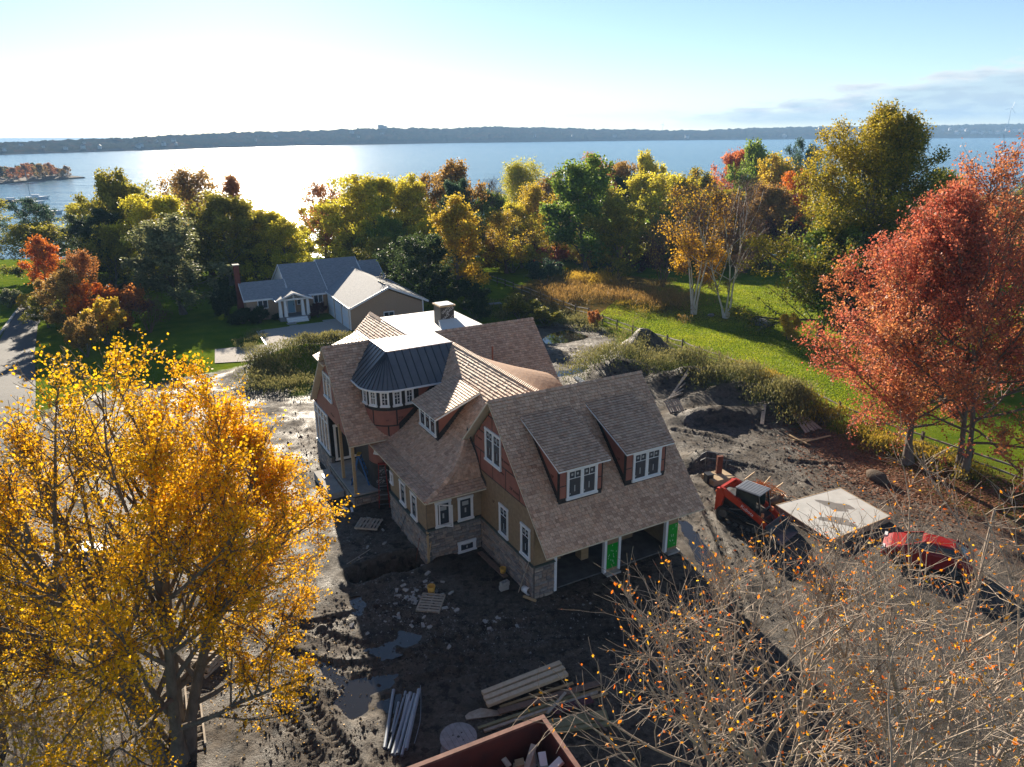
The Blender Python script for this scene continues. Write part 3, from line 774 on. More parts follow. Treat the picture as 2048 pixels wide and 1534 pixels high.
MB().ext([(u_, yw, zm(u_) - .1) for u_ in ub] + [(u_, yw, zm(u_) + .42) for u_ in ub[::-1]], (0, 0.008, 0)).build('roof_junction_tape', M_tape, tw)
tlet(0.45, 4.75, 'ZIP system', 0.22, M_print); tlet(-0.6, 4.7, 'ZIP', 0.12, M_print); tlet(0.1, 3.8, 'ZIP system', 0.14, M_print); tlet(-0.5, 2.35, 'ZIP system', 0.16, M_print)
for s, z in ((-1.0, 1.75), (-0.5, 1.3), (-0.2, 1.8), (-1.2, 1.1), (-0.1, 1.0)): tlet(s, z, 'GRACE\nVYCOR', 0.17, M_lprint, 0.7)


# windows and walls --------------------------------------------------------
def plane(ax, val):
    """(h, z, out) -> house coordinates; walls look towards -u or -v"""
    if ax == 0: return (lambda h, z, d: (val - d, h, z)), 1
    return (lambda h, z, d: (h, val - d, z)), -1


def pbox(b, P, h0, h1, z0, z1, d0, d1):
    c = [P(h, z, d) for z in (z0, z1) for h, d in ((h0, d0), (h1, d0), (h1, d1), (h0, d1))]
    return b.add(c, MB.BF)


def window(P, h0, h1, z0, z1, n=1, kind='craftsman', casing=0.085, parent=None, stickers=True, seed=0, gl=None):
    rg = random.Random(seed * 7 + int(abs(h0) * 100)); h0, h1 = min(h0, h1), max(h0, h1)
    b = MB(); cs = casing
    pbox(b, P, h0, h0 + cs, z0, z1, 0.0, 0.055); pbox(b, P, h1 - cs, h1, z0, z1, 0.0, 0.055)
    pbox(b, P, h0 - 0.02, h1 + 0.02, z1 - cs, z1 + 0.03, 0.0, 0.06); pbox(b, P, h0 - 0.03, h1 + 0.03, z0 - 0.05, z0 + 0.04, 0.0, 0.09)
    for i in range(1, n):
        c = h0 + cs + (h1 - h0 - 2 * cs) * i / n; pbox(b, P, c - 0.04, c + 0.04, z0, z1, 0.0, 0.052)
    wo = b.build('window', M_white, parent or house)
    wi = (h1 - h0 - 2 * cs) / n
    for i in range(n):
        a0 = h0 + cs + wi * i + (0.04 if i else 0); a1 = h0 + cs + wi * (i + 1) - (0.04 if i < n - 1 else 0)
        sa = MB(); f_ = 0.04
        pbox(sa, P, a0, a0 + f_, z0 + 0.04, z1 - cs, 0.0, 0.036); pbox(sa, P, a1 - f_, a1, z0 + 0.04, z1 - cs, 0.0, 0.036)
        pbox(sa, P, a0, a1, z0 + 0.041, z0 + 0.041 + f_, 0.0, 0.037); pbox(sa, P, a0, a1, z1 - cs - f_, z1 - cs - 0.001, 0.0, 0.037)
        so_ = sa.build('sash', M_white, wo)
        pbox(MB(), P, 0, 0, 0, 0, 0, 0)
        pb = MB(); pbox(pb, P, a0 + f_, a1 - f_, z0 + 0.08, z1 - cs - f_, 0.0, 0.014); pb.build('pane', gl or G_gl, wo)
        mb = MB(); mid = (a0 + a1) / 2
        if kind == 'craftsman':
            zc = z1 - cs - f_ - (z1 - z0) * 0.24
            pbox(mb, P, a0 + f_, a1 - f_, zc - 0.012, zc + 0.012, 0.0, 0.028); pbox(mb, P, mid - 0.012, mid + 0.012, zc + 0.0121, z1 - cs - f_, 0.0, 0.027)
        elif kind == 'cross':
            zc = (z0 + z1) / 2
            pbox(mb, P, a0 + f_, a1 - f_, zc - 0.012, zc + 0.012, 0.0, 0.028); pbox(mb, P, mid - 0.012, mid + 0.012, z0 + 0.08, z1 - cs - f_, 0.0, 0.027)
        elif kind == 'transom':
            zc = z1 - cs - f_ - (z1 - z0) * 0.17
            pbox(mb, P, a0 + f_, a1 - f_, zc - 0.05, zc + 0.05, 0.0, 0.03)
        if mb.v: mb.build('muntin', M_white, wo)
        if stickers:
            st = MB(); ww = a1 - a0 - 2 * f_; hh = z1 - z0
            if kind == 'craftsman':
                for c in (0.26, 0.74): pbox(st, P, a0 + f_ + ww * c - 0.05, a0 + f_ + ww * c + 0.05, z1 - cs - f_ - hh * 0.15, z1 - cs - f_ - hh * 0.07, 0.0141, 0.016)
                pbox(st, P, mid - 0.02, mid + 0.025, z0 + hh * 0.2, z0 + hh * 0.42, 0.0141, 0.016); pbox(st, P, a0 + f_ + 0.03, a0 + f_ + 0.08, z0 + hh * 0.12, z0 + hh * 0.18, 0.0141, 0.016)
            elif kind == 'plain':
                pbox(st, P, mid - ww * 0.3, mid + ww * 0.3, z0 + hh * 0.62, z0 + hh * 0.8, 0.0141, 0.016); pbox(st, P, mid - 0.04, mid + 0.04, z0 + hh * 0.3, z0 + hh * 0.5, 0.0141, 0.016)
            else:
                for cx_ in (0.25, 0.75):
                    for cz_ in (0.3, 0.72):
                        if rg.random() < 0.7: pbox(st, P, a0 + f_ + ww * cx_ - 0.04, a0 + f_ + ww * cx_ + 0.04, z0 + hh * cz_ - 0.04, z0 + hh * cz_ + 0.04, 0.0141, 0.016)
            if st.v: st.build('sticker', M_stick, wo)
    return wo


def wrect(ax, val, *p):
    q = [hon(x, y, ax, val) for x, y in p]; k = 1 if ax == 0 else 0
    hs = sorted(v[k] for v in q); zs_ = sorted(v[2] for v in q); n = len(q) // 2
    return float(np.mean(hs[:n])), float(np.mean(hs[-n:])), float(np.mean(zs_[:n])), float(np.mean(zs_[-n:]))


def wallpoly(name, ax, val, poly, m, thick=0.15, parent=None):
    P, _ = plane(ax, val); return MB().ext([P(h, z, 0) for h, z in poly], (thick, 0, 0) if ax == 0 else (0, thick, 0)).build(name, m, parent or house)


def panels(wall, ax, val, region, m, w0, hgt, seed=1, gap=0.035, out_=0.014, letters=True, base=None):
    """sheathing sheets proud of the taped wall, clipped to the wall outline"""
    rg = random.Random(seed); P, sg = plane(ax, val)
    xs = [p[0] for p in region]; zs_ = [p[1] for p in region]
    reg = region if sum(region[i][0] * region[(i + 1) % len(region)][1] - region[(i + 1) % len(region)][0] * region[i][1] for i in range(len(region))) > 0 else region[::-1]
    z = base if base is not None else min(zs_); r = 0
    while z < max(zs_):
        h = min(xs) - (w0 * 0.5 if r % 2 else 0)
        while h < max(xs):
            q = clip([(h + gap, z + gap), (h + w0 - gap, z + gap), (h + w0 - gap, z + hgt - gap), (h + gap, z + hgt - gap)], reg)
            if q and parea(q) > 0.05:
                o_ = MB().ext([P(a, b, out_) for a, b in q], (out_ * 0.9, 0, 0) if ax == 0 else (0, out_ * 0.9, 0)).build('sheathing_panel', m, wall)
                ca = np.mean([a for a, b in q]); cb = np.mean([b for a, b in q])
                if letters and parea(q) > 0.6 and rg.random() < 0.75:
                    x_, n_ = ((0, -1, 0), (-1, 0, 0)) if ax == 0 else ((1, 0, 0), (0, -1, 0))
                    text_part('printed_lettering', letters if isinstance(letters, str) else 'ZIP system', M_print, wall, frame(P(ca + rg.uniform(-.2, .2), cb + rg.uniform(-.2, .2), out_ + 0.004), x_, (0, 0, 1), n_), rg.uniform(0.13, 0.2))
            h += w0
        z += hgt; r += 1


STONES = [0]
SV = {}


def stone_wall(name, ax, val, h0, h1, z0, z1, seed=1, single=True, parent=None):
    rg = random.Random(seed); P, _ = plane(ax, val)
    b = MB(); pbox(b, P, h0, h1, z0 - 0.4, z1, -0.15, 0.03); wo = b.build(name, M_mortar, parent or house)
    cap = MB(); pbox(cap, P, h0 - 0.02, h1 + 0.02, z1 + 0.001, z1 + 0.05, -0.1, 0.12)
    cap.build('stone_sill', mat('green_sill_membrane', (0.06, 0.085, 0.07), (0.10, 0.11, 0.10), scale=5, rough=0.8), wo)
    many = MB(); z = z0 - 0.3
    while z < z1 - 0.02:
        hh = rg.choice((0.11, 0.15, 0.15, 0.19)); hh = min(hh, z1 - z); h = h0 - rg.uniform(0, 0.2)
        while h < h1 - 0.02:
            wd = rg.choice((0.2, 0.28, 0.36, 0.46)); a0, a1 = max(h, h0), min(h + wd, h1); pr = rg.uniform(0.055, 0.10)
            if a1 - a0 > 0.05:
                T = rg.choice(((1.15, 1.05, 0.98), (0.85, 0.86, 0.9), (1.3, 1.22, 1.12), (1.05, 0.9, 0.8), (0.7, 0.7, 0.74), (0.95, 0.98, 1.02)))
                tgt = MB() if single else many; tgt.tint = T
                j = lambda: rg.uniform(0, 0.012)
                q0 = [(a0 + 0.008, z + 0.008), (a1 - 0.008, z + 0.008), (a1 - 0.008, z + hh - 0.008), (a0 + 0.008, z + hh - 0.008)]
                q1 = [(a0 + 0.02 + j(), z + 0.02 + j()), (a1 - 0.02 - j(), z + 0.02 + j()), (a1 - 0.02 - j(), z + hh - 0.02 - j()), (a0 + 0.02 + j(), z + hh - 0.02 - j())]
                tgt.add([P(x, y, 0.028) for x, y in q0] + [P(x, y, pr + rg.uniform(-.012, .012)) for x, y in q1], [(4, 5, 6, 7), (0, 1, 5, 4), (1, 2, 6, 5), (2, 3, 7, 6), (3, 0, 4, 7)])
                if single: tgt.build('stone', M_stone, wo, col=True); STONES[0] += 1
            h += wd
        z += hh
    if many.v: many.build('stones', M_stone, wo, col=True)['kind'] = 'stuff'
    return wo


# garage gable wall (faces -u)
ZS = 1.60
gw = wallpoly('gable_wall', 0, 0.0, [(0.02, ZS), (4.93, ZS), (4.93, 3.3), (5.6, 3.9), (5.6, 5.55), (3.42, 7.82), (0.02, 4.4)], M_tape)
panels(gw, 0, 0.0, [(0.02, 4.12), (5.55, 4.12), (5.55, 5.55), (3.42, 7.78), (0.02, 4.36)], M_red, 1.22, 1.0, seed=3, base=4.12)
panels(gw, 0, 0.0, [(0.02, ZS), (4.93, ZS), (4.93, 4.1), (0.02, 4.1)], M_osb, 2.44, 2.5, seed=4, base=ZS, gap=0.004, letters='LP')
stone_wall('stone_base_wall', 0, 0.0, 0.0, 4.85, 0.0, ZS, seed=2)
P0, _ = plane(0, -0.016)
window(P0, *wrect(0, 0, (971.6, 856.4), (1002.9, 873.7), (1003.7, 942), (972, 914)), n=2, seed=1)
window(P0, *wrect(0, 0, (1000, 1006), (1017, 1019.4), (1017.6, 1078), (1000, 1062)), seed=2)
window(P0, *wrect(0, 0, (1043.5, 1045), (1061.7, 1059.5), (1061, 1120), (1042.5, 1102)), seed=3)
hj = [(4.35 + p[0], p[1]) for p in FP]
for p, q in zip(hj[:-1], hj[1:]): MB().ext([(-0.022, p[0], p[1]), (-0.022, q[0], q[1]), (-0.022, q[0] - .02, q[1] + .3), (-0.022, p[0] - .02, p[1] + .3)], (0.006, 0, 0)).build('wall_flashing', M_tape, gw)
# garage front (faces -v)
stone_wall('stone_pier', 1, 0.0, 0.0, 0.98, 0.0, ZS, seed=5)
wallpoly('front_wall', 1, 0.0, [(0, ZS), (0.98, ZS), (0.98, 2.45), (0, 2.45)], M_osb)
wallpoly('front_header', 1, 0.0, [(0, 2.452), (7.95, 2.452), (7.95, 4.4), (0, 4.4)], M_osb)
for h0, h1 in ((3.80, 4.42), (7.36, 7.95)):
    wallpoly('garage_pier', 1, 0.0, [(h0, 0.1), (h1, 0.1), (h1, 2.45), (h0, 2.45)], M_osb)
    Pf, _ = plane(1, -0.0)
    b = MB(); pbox(b, Pf, h0 + 0.02, h1 - 0.01, 0.25, 1.5, 0.0, 0.012); gp_ = b.build('green_wrap', M_green, house)
    st = MB()
    rg = random.Random(int(h0 * 10))
    for _ in range(14):
        a, z = rg.uniform(h0 + .08, h1 - .08), rg.uniform(.35, 1.42); pbox(st, Pf, a, a + 0.015, z, z + 0.07, 0.0121, 0.014)
    st.build('staple_tabs', M_white, gp_)
    pb = MB(); pbox(pb, Pf, h0 - 0.1, h1 + 0.05, -0.05, 0.1, -0.15, 0.25); pb.build('pier_footing', M_conc, house)
for h0 in (1.0, 3.66, 4.44, 7.2):
    b = MB(); pbox(b, plane(1, 0.0)[0], h0, h0 + 0.13, 0.05, 2.45, -0.15, 0.03); b.build('door_jamb', M_white, house)
MB().box(0.15, 7.8, 0.16, 8.2, 0.0, 0.06).build('garage_floor', mat('dusty_dark_floor', (0.13, 0.125, 0.12), (0.08, 0.078, 0.075), scale=2, rough=.9), house)
MB().box(0.15, 7.8, 5.6, 5.75, 0.06, 4.4).build('garage_back_wall', M_osb, house)
MB().box(7.7, 7.85, 0.16, 8.2, -0.2, 4.4).build('garage_side_wall', M_osb, house)
wallpoly('right_gable_wall', 0, 7.85, [(0.1, 4.4), (3.42, 7.8), (6.7, 4.4)], M_red, thick=-0.15)
MB().box(3.4, 3.8, 1.4, 1.9, 0.06, 2.45).build('interior_post', M_wood, house)
MB().box(5.5, 6.8, 1.9, 2.05, 0.06, 2.3).build('interior_partition', M_osb, house)
for i in range(6): MB().beam((1.5 + 0.16 * i, 1.2 + 0.04 * i, 0.4 + 0.05 * i), (2.4 + 0.2 * i, 4.2, 0.55 + 0.04 * i), 0.14, 0.04).build('interior_plank', M_wood, house)
# middle wing walls
stone_wall('stone_base_wall', 1, 4.95, -2.8, -0.06, 0.0, ZS, seed=6)
stone_wall('stone_base_wall', 0, -2.8, 4.86, 9.8, 0.0, 1.45, seed=7, single=False)
mw = wallpoly('middle_front_wall', 1, 4.95, [(-2.8, ZS), (0, ZS), (0, 3.42), (-2.8, 3.35)], M_tape)
panels(mw, 1, 4.95, [(-2.8, ZS), (0, ZS), (0, 3.4), (-2.8, 3.3)], M_osb, 1.4, 2.5, base=ZS + 0.12, gap=0.004, letters='LP', seed=2)
ml = wallpoly('middle_left_wall', 0, -2.8, [(4.98, 1.45), (9.8, 1.45), (9.8, 3.35), (4.98, 3.35)], M_tape)
panels(ml, 0, -2.8, [(4.98, 1.45), (9.8, 1.45), (9.8, 3.35), (4.98, 3.35)], M_osb, 1.2, 2.5, base=1.6, gap=0.004, letters=False)
P1, _ = plane(1, 4.95 - 0.016)
W_open = window(P1, *wrect(1, 4.95, (870, 1004.8), (901.8, 998.6), (901.8, 1046.9), (870, 1053.6)), kind='plain', seed=4)
window(P1, *wrect(1, 4.95, (915, 996), (945, 988.7), (945.6, 1033), (915, 1041)), kind='plain', seed=5)
window(plane(1, 4.95 - 0.09)[0], *wrect(1, 4.95, (914, 1084), (949.4, 1074), (949.8, 1095), (914.7, 1103)), kind='plain', seed=6, casing=0.11)
sw = MB(); sw.beam((-2.2, 4.86, 1.78), (-1.72, 4.5, 1.78), 0.04, 0.05).beam((-2.2, 4.86, 2.85), (-1.72, 4.5, 2.85), 0.04, 0.05).beam((-1.72, 4.5, 1.75), (-1.72, 4.5, 2.88), 0.05, 0.05).beam((-2.2, 4.86, 1.75), (-2.2, 4.86, 2.88), 0.05, 0.05)
sw.build('open_sash', M_white, W_open)
P2, _ = plane(0, -2.8 - 0.016)
window(P2, *wrect(0, -2.8, (800.7, 960), (812, 970), (813, 1013), (802, 999.8)), kind='plain', seed=7)
window(P2, *wrect(0, -2.8, (823, 983.7), (834.9, 993.6), (835.4, 1041), (823.7, 1027)), kind='plain', seed=8)
window(P2, 9.25, 9.65, 2.1, 2.7, kind='plain', seed=9)
MB().beam((-2.83, 4.90, -0.1), (-2.83, 4.90, 1.6), 0.1, 0.1).build('corner_stud', M_wood, house)

# shed dormers on the garage
for k, (u0, u1, px) in enumerate(((1.06, 3.21, ((1132.6, 938.7), (1194, 925.3), (1192.7, 980.7), (1132.6, 998))), (4.48, 6.66, ((1265.7, 905.8), (1321.8, 893), (1319, 946), (1264, 962))))):
    roof('dormer_roof', (u0 - 0.22, -0.5, 0), U, Vd, [(0, 6.06), (3.2, 7.36)], [[(0, 0), (u1 - u0 + 0.44, 0), (u1 - u0 + 0.44, 3.2), (0, 3.2)]], seed=20 + k, t=0.09, deckmat=M_white)
    dw = MB().ext([(u0, -0.2, 4.36), (u1, -0.2, 4.36), (u1, -0.2, 6.05), (u0, -0.2, 6.05)], (0, 0.1, 0)).build('dormer_wall', M_tape, house)
    wr = wrect(1, -0.2, *px)
    Pd, _ = plane(1, -0.2)
    for h0, h1 in ((u0 + 0.03, wr[0] - 0.02), (wr[1] + 0.02, u1 - 0.03)):
        for z0, z1 in ((4.62, 5.15), (5.2, 6.0)):
            b = MB(); pbox(b, Pd, h0, h1, z0, z1, 0.0, 0.014); b.build('sheathing_panel', M_red, dw)
    window(plane(1, -0.216)[0], *wr, n=2, seed=30 + k, parent=house)
    for uu, dn in ((u0, -1), (u1, 1)):
        ck = MB().ext([(uu, -0.1, 4.45), (uu, -0.1, 5.98), (uu, 2.55, 7.1)], (0.1 * -dn, 0, 0)).build('dormer_cheek', M_red, house)
        MB().ext([(uu + dn * 0.012, -0.2, 4.36), (uu + dn * 0.012, -0.2, 4.75), (uu + dn * 0.012, 2.3, 7.2), (uu + dn * 0.012, 2.55, 7.16)], (-dn * 0.01, 0, 0)).build('cheek_tape', M_tape, ck)
        MB().beam((uu + dn * 0.02, -0.16, 4.5), (uu + dn * 0.02, -0.16, 6.0), 0.03, 0.09).build('corner_tape', M_tape, ck)
        if dn < 0:
            for zz in (5.1, 5.45): text_part('printed_lettering', 'ZIP', M_print, ck, frame((uu - 0.006, 0.35, zz), (0, -1, 0), (0, 0, 1), (-1, 0, 0)), 0.18)
# shed dormer on the middle slope
roof('dormer_roof', (-1.25, 7.2, 0), Vd, U, [(0, 6.05), (2.45, 7.02)], [[(0, 0), (3.0, 0), (3.0, 2.45), (0, 2.45)]], seed=25, t=0.1, deckmat=M_white)
dw = MB().ext([(-0.92, 7.75, 4.45), (-0.92, 10.05, 4.45), (-0.92, 10.05, 6.1), (-0.92, 7.75, 6.1)], (0.1, 0, 0)).build('dormer_wall', M_tape, house)
window(plane(0, -0.936)[0], 7.88, 9.95, 4.86, 5.92, n=3, seed=40, parent=house)
for vv, dn in ((7.75, -1), (10.05, 1)):
    ck = MB().ext([(-0.85, vv, 4.5), (-0.85, vv, 6.05), (1.1, vv, 6.8), (0.6, vv, 6.1)], (0, -dn * 0.1, 0)).build('dormer_cheek', M_red, house)
    MB().ext([(-0.92, vv + dn * .012, 4.5), (-0.92, vv + dn * .012, 5.0), (0.8, vv + dn * .012, 6.7), (1.1, vv + dn * .012, 6.75)], (0, -dn * .01, 0)).build('cheek_tape', M_tape, ck)
# turret windows
for i, s in enumerate((0.66, -0.02, -0.66, -1.30, -1.95)):
    p, n, x = tpos(s, TE + 0.02)
    Pt = (lambda p, n, x: (lambda h, z, d: (p[0] + x[0] * h + n[0] * d, p[1] + x[1] * h + n[1] * d, z)))(p, n, x)
    window(Pt, -0.235, 0.235, 5.50, 6.32, kind='cross', casing=0.06, seed=50 + i)
for s in (-1.2, -0.4):
    p, n, x = tpos(s, TE + 0.02)
    Pt = (lambda p, n, x: (lambda h, z, d: (p[0] + x[0] * h + n[0] * d, p[1] + x[1] * h + n[1] * d, z)))(p, n, x)
    window(Pt, -0.26, 0.26, 2.75, 3.3, kind='cross', casing=0.06, seed=60)
# left wing walls
lw = wallpoly('left_gable_wall', 0, -4.0, [(11.75, 3.55), (19.2, 3.55), (19.0, 3.85), (15.35, 7.82), (11.75, 3.85)], M_tape)
panels(lw, 0, -4.0, [(11.75, 3.55), (19.2, 3.55), (19.0, 3.85), (15.35, 7.78), (11.75, 3.85)], M_red, 2.44, 1.22, base=3.55, gap=0.02, seed=5)
window(plane(0, -4.016)[0], 15.3, 16.85, 4.78, 6.25, n=2, seed=70)
wallpoly('left_lower_wall', 0, -4.0, [(16.6, -0.6), (19.9, -0.6), (19.9, 3.545), (16.6, 3.545)], M_tape)
window(plane(0, -4.0)[0], 16.8, 19.75, 1.0, 3.5, n=4, kind='transom', stickers=False, casing=0.1, seed=71, gl=glassmat('sky_glass', (0.05, 0.055, 0.06)))
stone_wall('stone_base_wall', 0, -4.02, 16.55, 19.9, -0.5, 0.93, seed=8, single=False)
wallpoly('porch_wall', 1, 16.6, [(-4.0, 0.5), (-1.2, 0.5), (-1.2, 3.6), (-4.0, 3.6)], M_tape)
window(plane(1, 16.58)[0], -3.8, -2.0, 0.75, 2.95, n=2, kind='plain', stickers=False, casing=0.1, seed=72, gl=glassmat('sky_glass'))
MB().box(-4.0, 0, 19.7, 19.9, -0.6, 3.9).build('left_back_wall', M_red, house)
# porch
MB().box(-4.1, -1.2, 12.02, 16.55, -0.3, 0.5).build('porch_base', M_mortar, house)
MB().box(-4.2, -1.2, 11.93, 16.56, 0.5, 0.58).build('porch_floor', M_conc, house)
stone_wall('porch_stone_wall', 0, -4.1, 12.0, 16.5, -0.1, 0.42, seed=9, single=False)
stone_wall('porch_stone_wall', 1, 12.02, -4.1, -2.7, -0.1, 0.42, seed=10, single=False)
MB().box(-5.1, -4.25, 13.6, 16.9, -0.3, 0.14).build('porch_step', M_conc, house)
for vv in (14.35, 12.12): MB().box(-4.08, -3.93, vv - 0.075, vv + 0.075, 0.58, 3.85).build('porch_post', M_wood, house)
MB().box(-2.7, -1.0, 9.8, 9.95, -0.2, 3.4).build('return_wall', M_osb, house)
# hidden outer walls of the rear wings
MB().box(8.6, 8.75, 11.3, 21.5, -1.0, 4.2).build('rear_side_wall', M_red, house)
wallpoly('rear_gable_wall', 0, 8.75, [(11.3, 4.2), (21.0, 4.2), (15.4, 7.8)], M_red, thick=-0.15)
MB().box(-3.0, 8.6, 21.35, 21.5, -1.2, 4.4).build('rear_wall', M_red, house)
MB().box(7.0, 8.6, 11.25, 11.4, -0.5, 4.2).build('rear_front_wall', M_red, house)
MB().box(6.6, 6.75, 8.3, 11.3, -0.4, 4.4).build('middle_back_wall', M_red, house)

# ------------------------------------------------------------------ neighbour's house
NO = gp(701, 660, -1.6); NTH = R(27.5)
nb_ = empty('neighbour_house', NO, NTH, 'low brown shingled house with grey roofs, white porch and brick chimney', 'house')
M_asph = mat('grey_asphalt_shingles', (0.30, 0.31, 0.33), (0.19, 0.20, 0.22), scale=3.0, rough=0.85, bump=0.5, bscale=9, stretch=(1, 3, 3))
M_wallsh = mat('brown_wall_shingles', (0.44, 0.31, 0.21), (0.34, 0.235, 0.16), scale=4, rough=0.85, bump=0.6, bscale=12, stretch=(2, 2, 5))
M_brick = mat('chimney_brick', (0.20, 0.055, 0.04), (0.13, 0.04, 0.03), scale=9, rough=0.9, bump=0.5, bscale=12, stretch=(1, 1, 3))
M_grey = mat('grey_porch_boards', (0.22, 0.22, 0.23), (0.17, 0.17, 0.18), scale=5, rough=0.8)
M_door = mat('pale_blue_door_paint', (0.22, 0.42, 0.58), None, rough=0.4)


def ngable(name, p0, p1, half, ze, zr, axis_u, over=0.3, t=0.16, hip=None):
    """gable roof over a ridge from p0 to p1 (house plan), two slopes"""
    (x0, y0), (x1, y1) = p0, p1; k = (zr - ze) / half
    for s in (-1, 1):
        b = MB(); e = half + over; z2 = zr - k * e
        if axis_u: q = [(x0, y0, zr), (x1, y1, zr), (x1, y1 + s * e, z2), (x0, y0 + s * e, z2)]
        else: q = [(x0, y0, zr), (x1, y1, zr), (x1 + s * e, y1, z2), (x0 + s * e, y0, z2)]
        b.ext(q, (0, 0, -t) if True else 0)
        o_ = b.build(name, M_asph, nb_)
        c = MB(); c.beam((q[3][0], q[3][1], q[3][2] - t / 2), (q[2][0], q[2][1], q[2][2] - t / 2), 0.05, t + 0.05); c.build('fascia', M_white, o_)
        for a, d in ((q[0], q[3]), (q[1], q[2])):
            MB().beam((a[0], a[1], a[2] - t / 2 - .01), (d[0], d[1], d[2] - t / 2 - .01), 0.05, t + 0.06, up=(0, 0, 1)).build('rake_board', M_white, o_)


# garage wing: gable end looks to the building site
MB().ext([(0.05, 0, -0.6), (8.6, 0, -0.6), (8.6, 0, 2.3), (4.6, 0, 4.1), (0.05, 0, 2.3)], (0, 12, 0)).build('garage_wall', M_wallsh, nb_)
ngable('garage_roof', (4.6, -0.3), (4.6, 14.0), 4.35, 2.58, 4.46, False)
MB().box(-9.3, 0.06, 10.3, 16, -0.6, 2.45).build('main_wall', M_wallsh, nb_)
ngable('left_roof', (-9.6, 13.05), (-4.3, 13.05), 2.75, 2.5, 3.95, True)
ngable('centre_roof', (-4.4, 15.8), (0.3, 15.8), 5.5, 2.5, 5.3, True)
ngable('back_roof', (0.3, 16.1), (5.5, 16.1), 5.5, 2.6, 5.5, True)
ngable('far_roof', (5.4, 15.2), (8.1, 15.2), 4.0, 2.9, 5.05, True)
MB().ext([(-4.3, 10.6, 2.4), (-4.3, 15.8, 5.15), (-4.3, 21, 2.4)], (0.1, 0, 0)).build('gable_infill', M_white, nb_)
MB().ext([(8.0, 11.4, 2.4), (8.0, 15.2, 4.9), (8.0, 19, 2.4)], (-0.1, 0, 0)).build('gable_infill', M_white, nb_)
for x in (0.0, 8.58): MB().box(x, x + 0.14, -0.03, 0.1, -0.6, 2.55).build('corner_board', M_white, nb_)
nP, _ = plane(1, 10.29)


def nwin(P, a0, a1, z0, z1, n=2):
    b = MB(); pbox(b, P, a0, a1, z0, z1, 0, 0.06); wo = b.build('window', M_white, nb_)
    w_ = (a1 - a0 - 0.1) / n
    for i in range(n):
        p = MB(); pbox(p, P, a0 + 0.09 + w_ * i, a0 + 0.01 + w_ * (i + 1), z0 + 0.1, z1 - 0.1, 0.0601, 0.064); p.build('pane', G_gl, wo)


nwin(nP, -8.06, -6.88, 1.15, 2.28); nwin(nP, -1.55, -0.4, 1.15, 2.35); nwin(plane(1, 0.0)[0], 3.9, 5.15, 0.62, 1.62)
b = MB(); pbox(b, nP, -4.75, -3.75, 0.3, 2.4, 0, 0.06); do = b.build('door', M_white, nb_)
b = MB(); pbox(b, nP, -4.64, -3.86, 0.34, 2.28, 0.0601, 0.08); b.build('door_leaf', M_door, do)
b = MB(); pbox(b, nP, -4.5, -4.0, 1.8, 2.15, 0.0801, 0.085); b.build('door_pane', G_gl, do)
b = MB(); pbox(b, nP, -3.97, -3.91, 1.2, 1.4, 0.0802, 0.12); b.build('handle', M_tape, do)
nwin(nP, -3.55, -3.05, 1.2, 2.35, 1)
for v0 in (0.35, 3.55, 6.75):
    b = MB(); pbox(b, plane(0, 0.04)[0], v0, v0 + 2.7, -0.1, 2.15, 0, 0.05); g_ = b.build('garage_door', M_white, nb_)
    for k in range(3):
        b = MB(); pbox(b, plane(0, 0.04)[0], v0 + 0.15, v0 + 2.55, 0.02 + k * .7, 0.6 + k * .7, 0.0501, 0.06); b.build('door_panel', mat('pale_blue_white_paint', (0.62, 0.70, 0.78), None, rough=0.5), g_)
# porch
MB().box(-6.0, -2.5, 8.3, 10.29, -0.5, 0.3).build('porch_floor', M_grey, nb_)
for k in range(3): MB().box(-5.3, -2.9, 8.3 - 0.32 * (k + 1), 8.3 - 0.32 * k + .01, -0.5, 0.2 - 0.17 * k).build('porch_step', M_white, nb_)
for x in (-5.85, -5.25, -3.25, -2.65):
    MB().add([(x - .2, 8.35, .3), (x + .2, 8.35, .3), (x + .2, 8.75, .3), (x - .2, 8.75, .3), (x - .13, 8.42, 2.2), (x + .13, 8.42, 2.2), (x + .13, 8.68, 2.2), (x - .13, 8.68, 2.2)], MB.BF).build('porch_column', M_white, nb_)
MB().beam((-6.2, 8.5, 2.3), (-2.3, 8.5, 2.3), 0.2, 0.22).build('porch_beam', M_white, nb_)
MB().beam((-4.25, 8.42, 2.3), (-4.25, 8.42, 3.0), 0.14, 0.14).build('king_post', M_white, nb_)
ngable('porch_roof', (-4.25, 8.0), (-4.25, 12.2), 1.9, 2.42, 3.15, False, over=0.25, t=0.12)
cb = MB().box(-9.95, -9.3, 12.6, 13.9, -0.6, 1.2).add([(-9.95, 12.6, 1.2), (-9.3, 12.6, 1.2), (-9.3, 13.9, 1.2), (-9.95, 13.9, 1.2), (-9.9, 12.9, 2.0), (-9.3, 12.9, 2.0), (-9.3, 13.6, 2.0), (-9.9, 13.6, 2.0)], MB.BF).box(-9.9, -9.3, 12.9, 13.6, 2.0, 6.0).build('chimney', M_brick, nb_)
MB().box(-9.97, -9.23, 12.83, 13.67, 6.0, 6.12).build('chimney_cap', M_conc, cb)
for p in ((3.4, 4.0, 12.2), (3.1, 5.5, 12.9)): MB().tube([(5.0 + p[0] * .3, p[1] + 1, 4.0), (5.0 + p[0] * .3, p[1] + 1, 4.75)], 0.06).build('roof_vent', M_tape, nb_)
for k in range(5): MB().box(4.5, 4.75, 1.2 + k * .5, 1.4 + k * .5, 4.46, 4.55).build('ridge_vent', M_tape, nb_)
MB().tube([(4.6, 2.8, 4.4), (4.6, 2.8, 5.2)], .03).beam((4.1, 2.8, 5.1), (5.1, 2.8, 5.1), .04, .04).beam((4.2, 2.8, 4.9), (5.0, 2.8, 4.9), .04, .04).build('roof_aerial', M_tape, nb_)

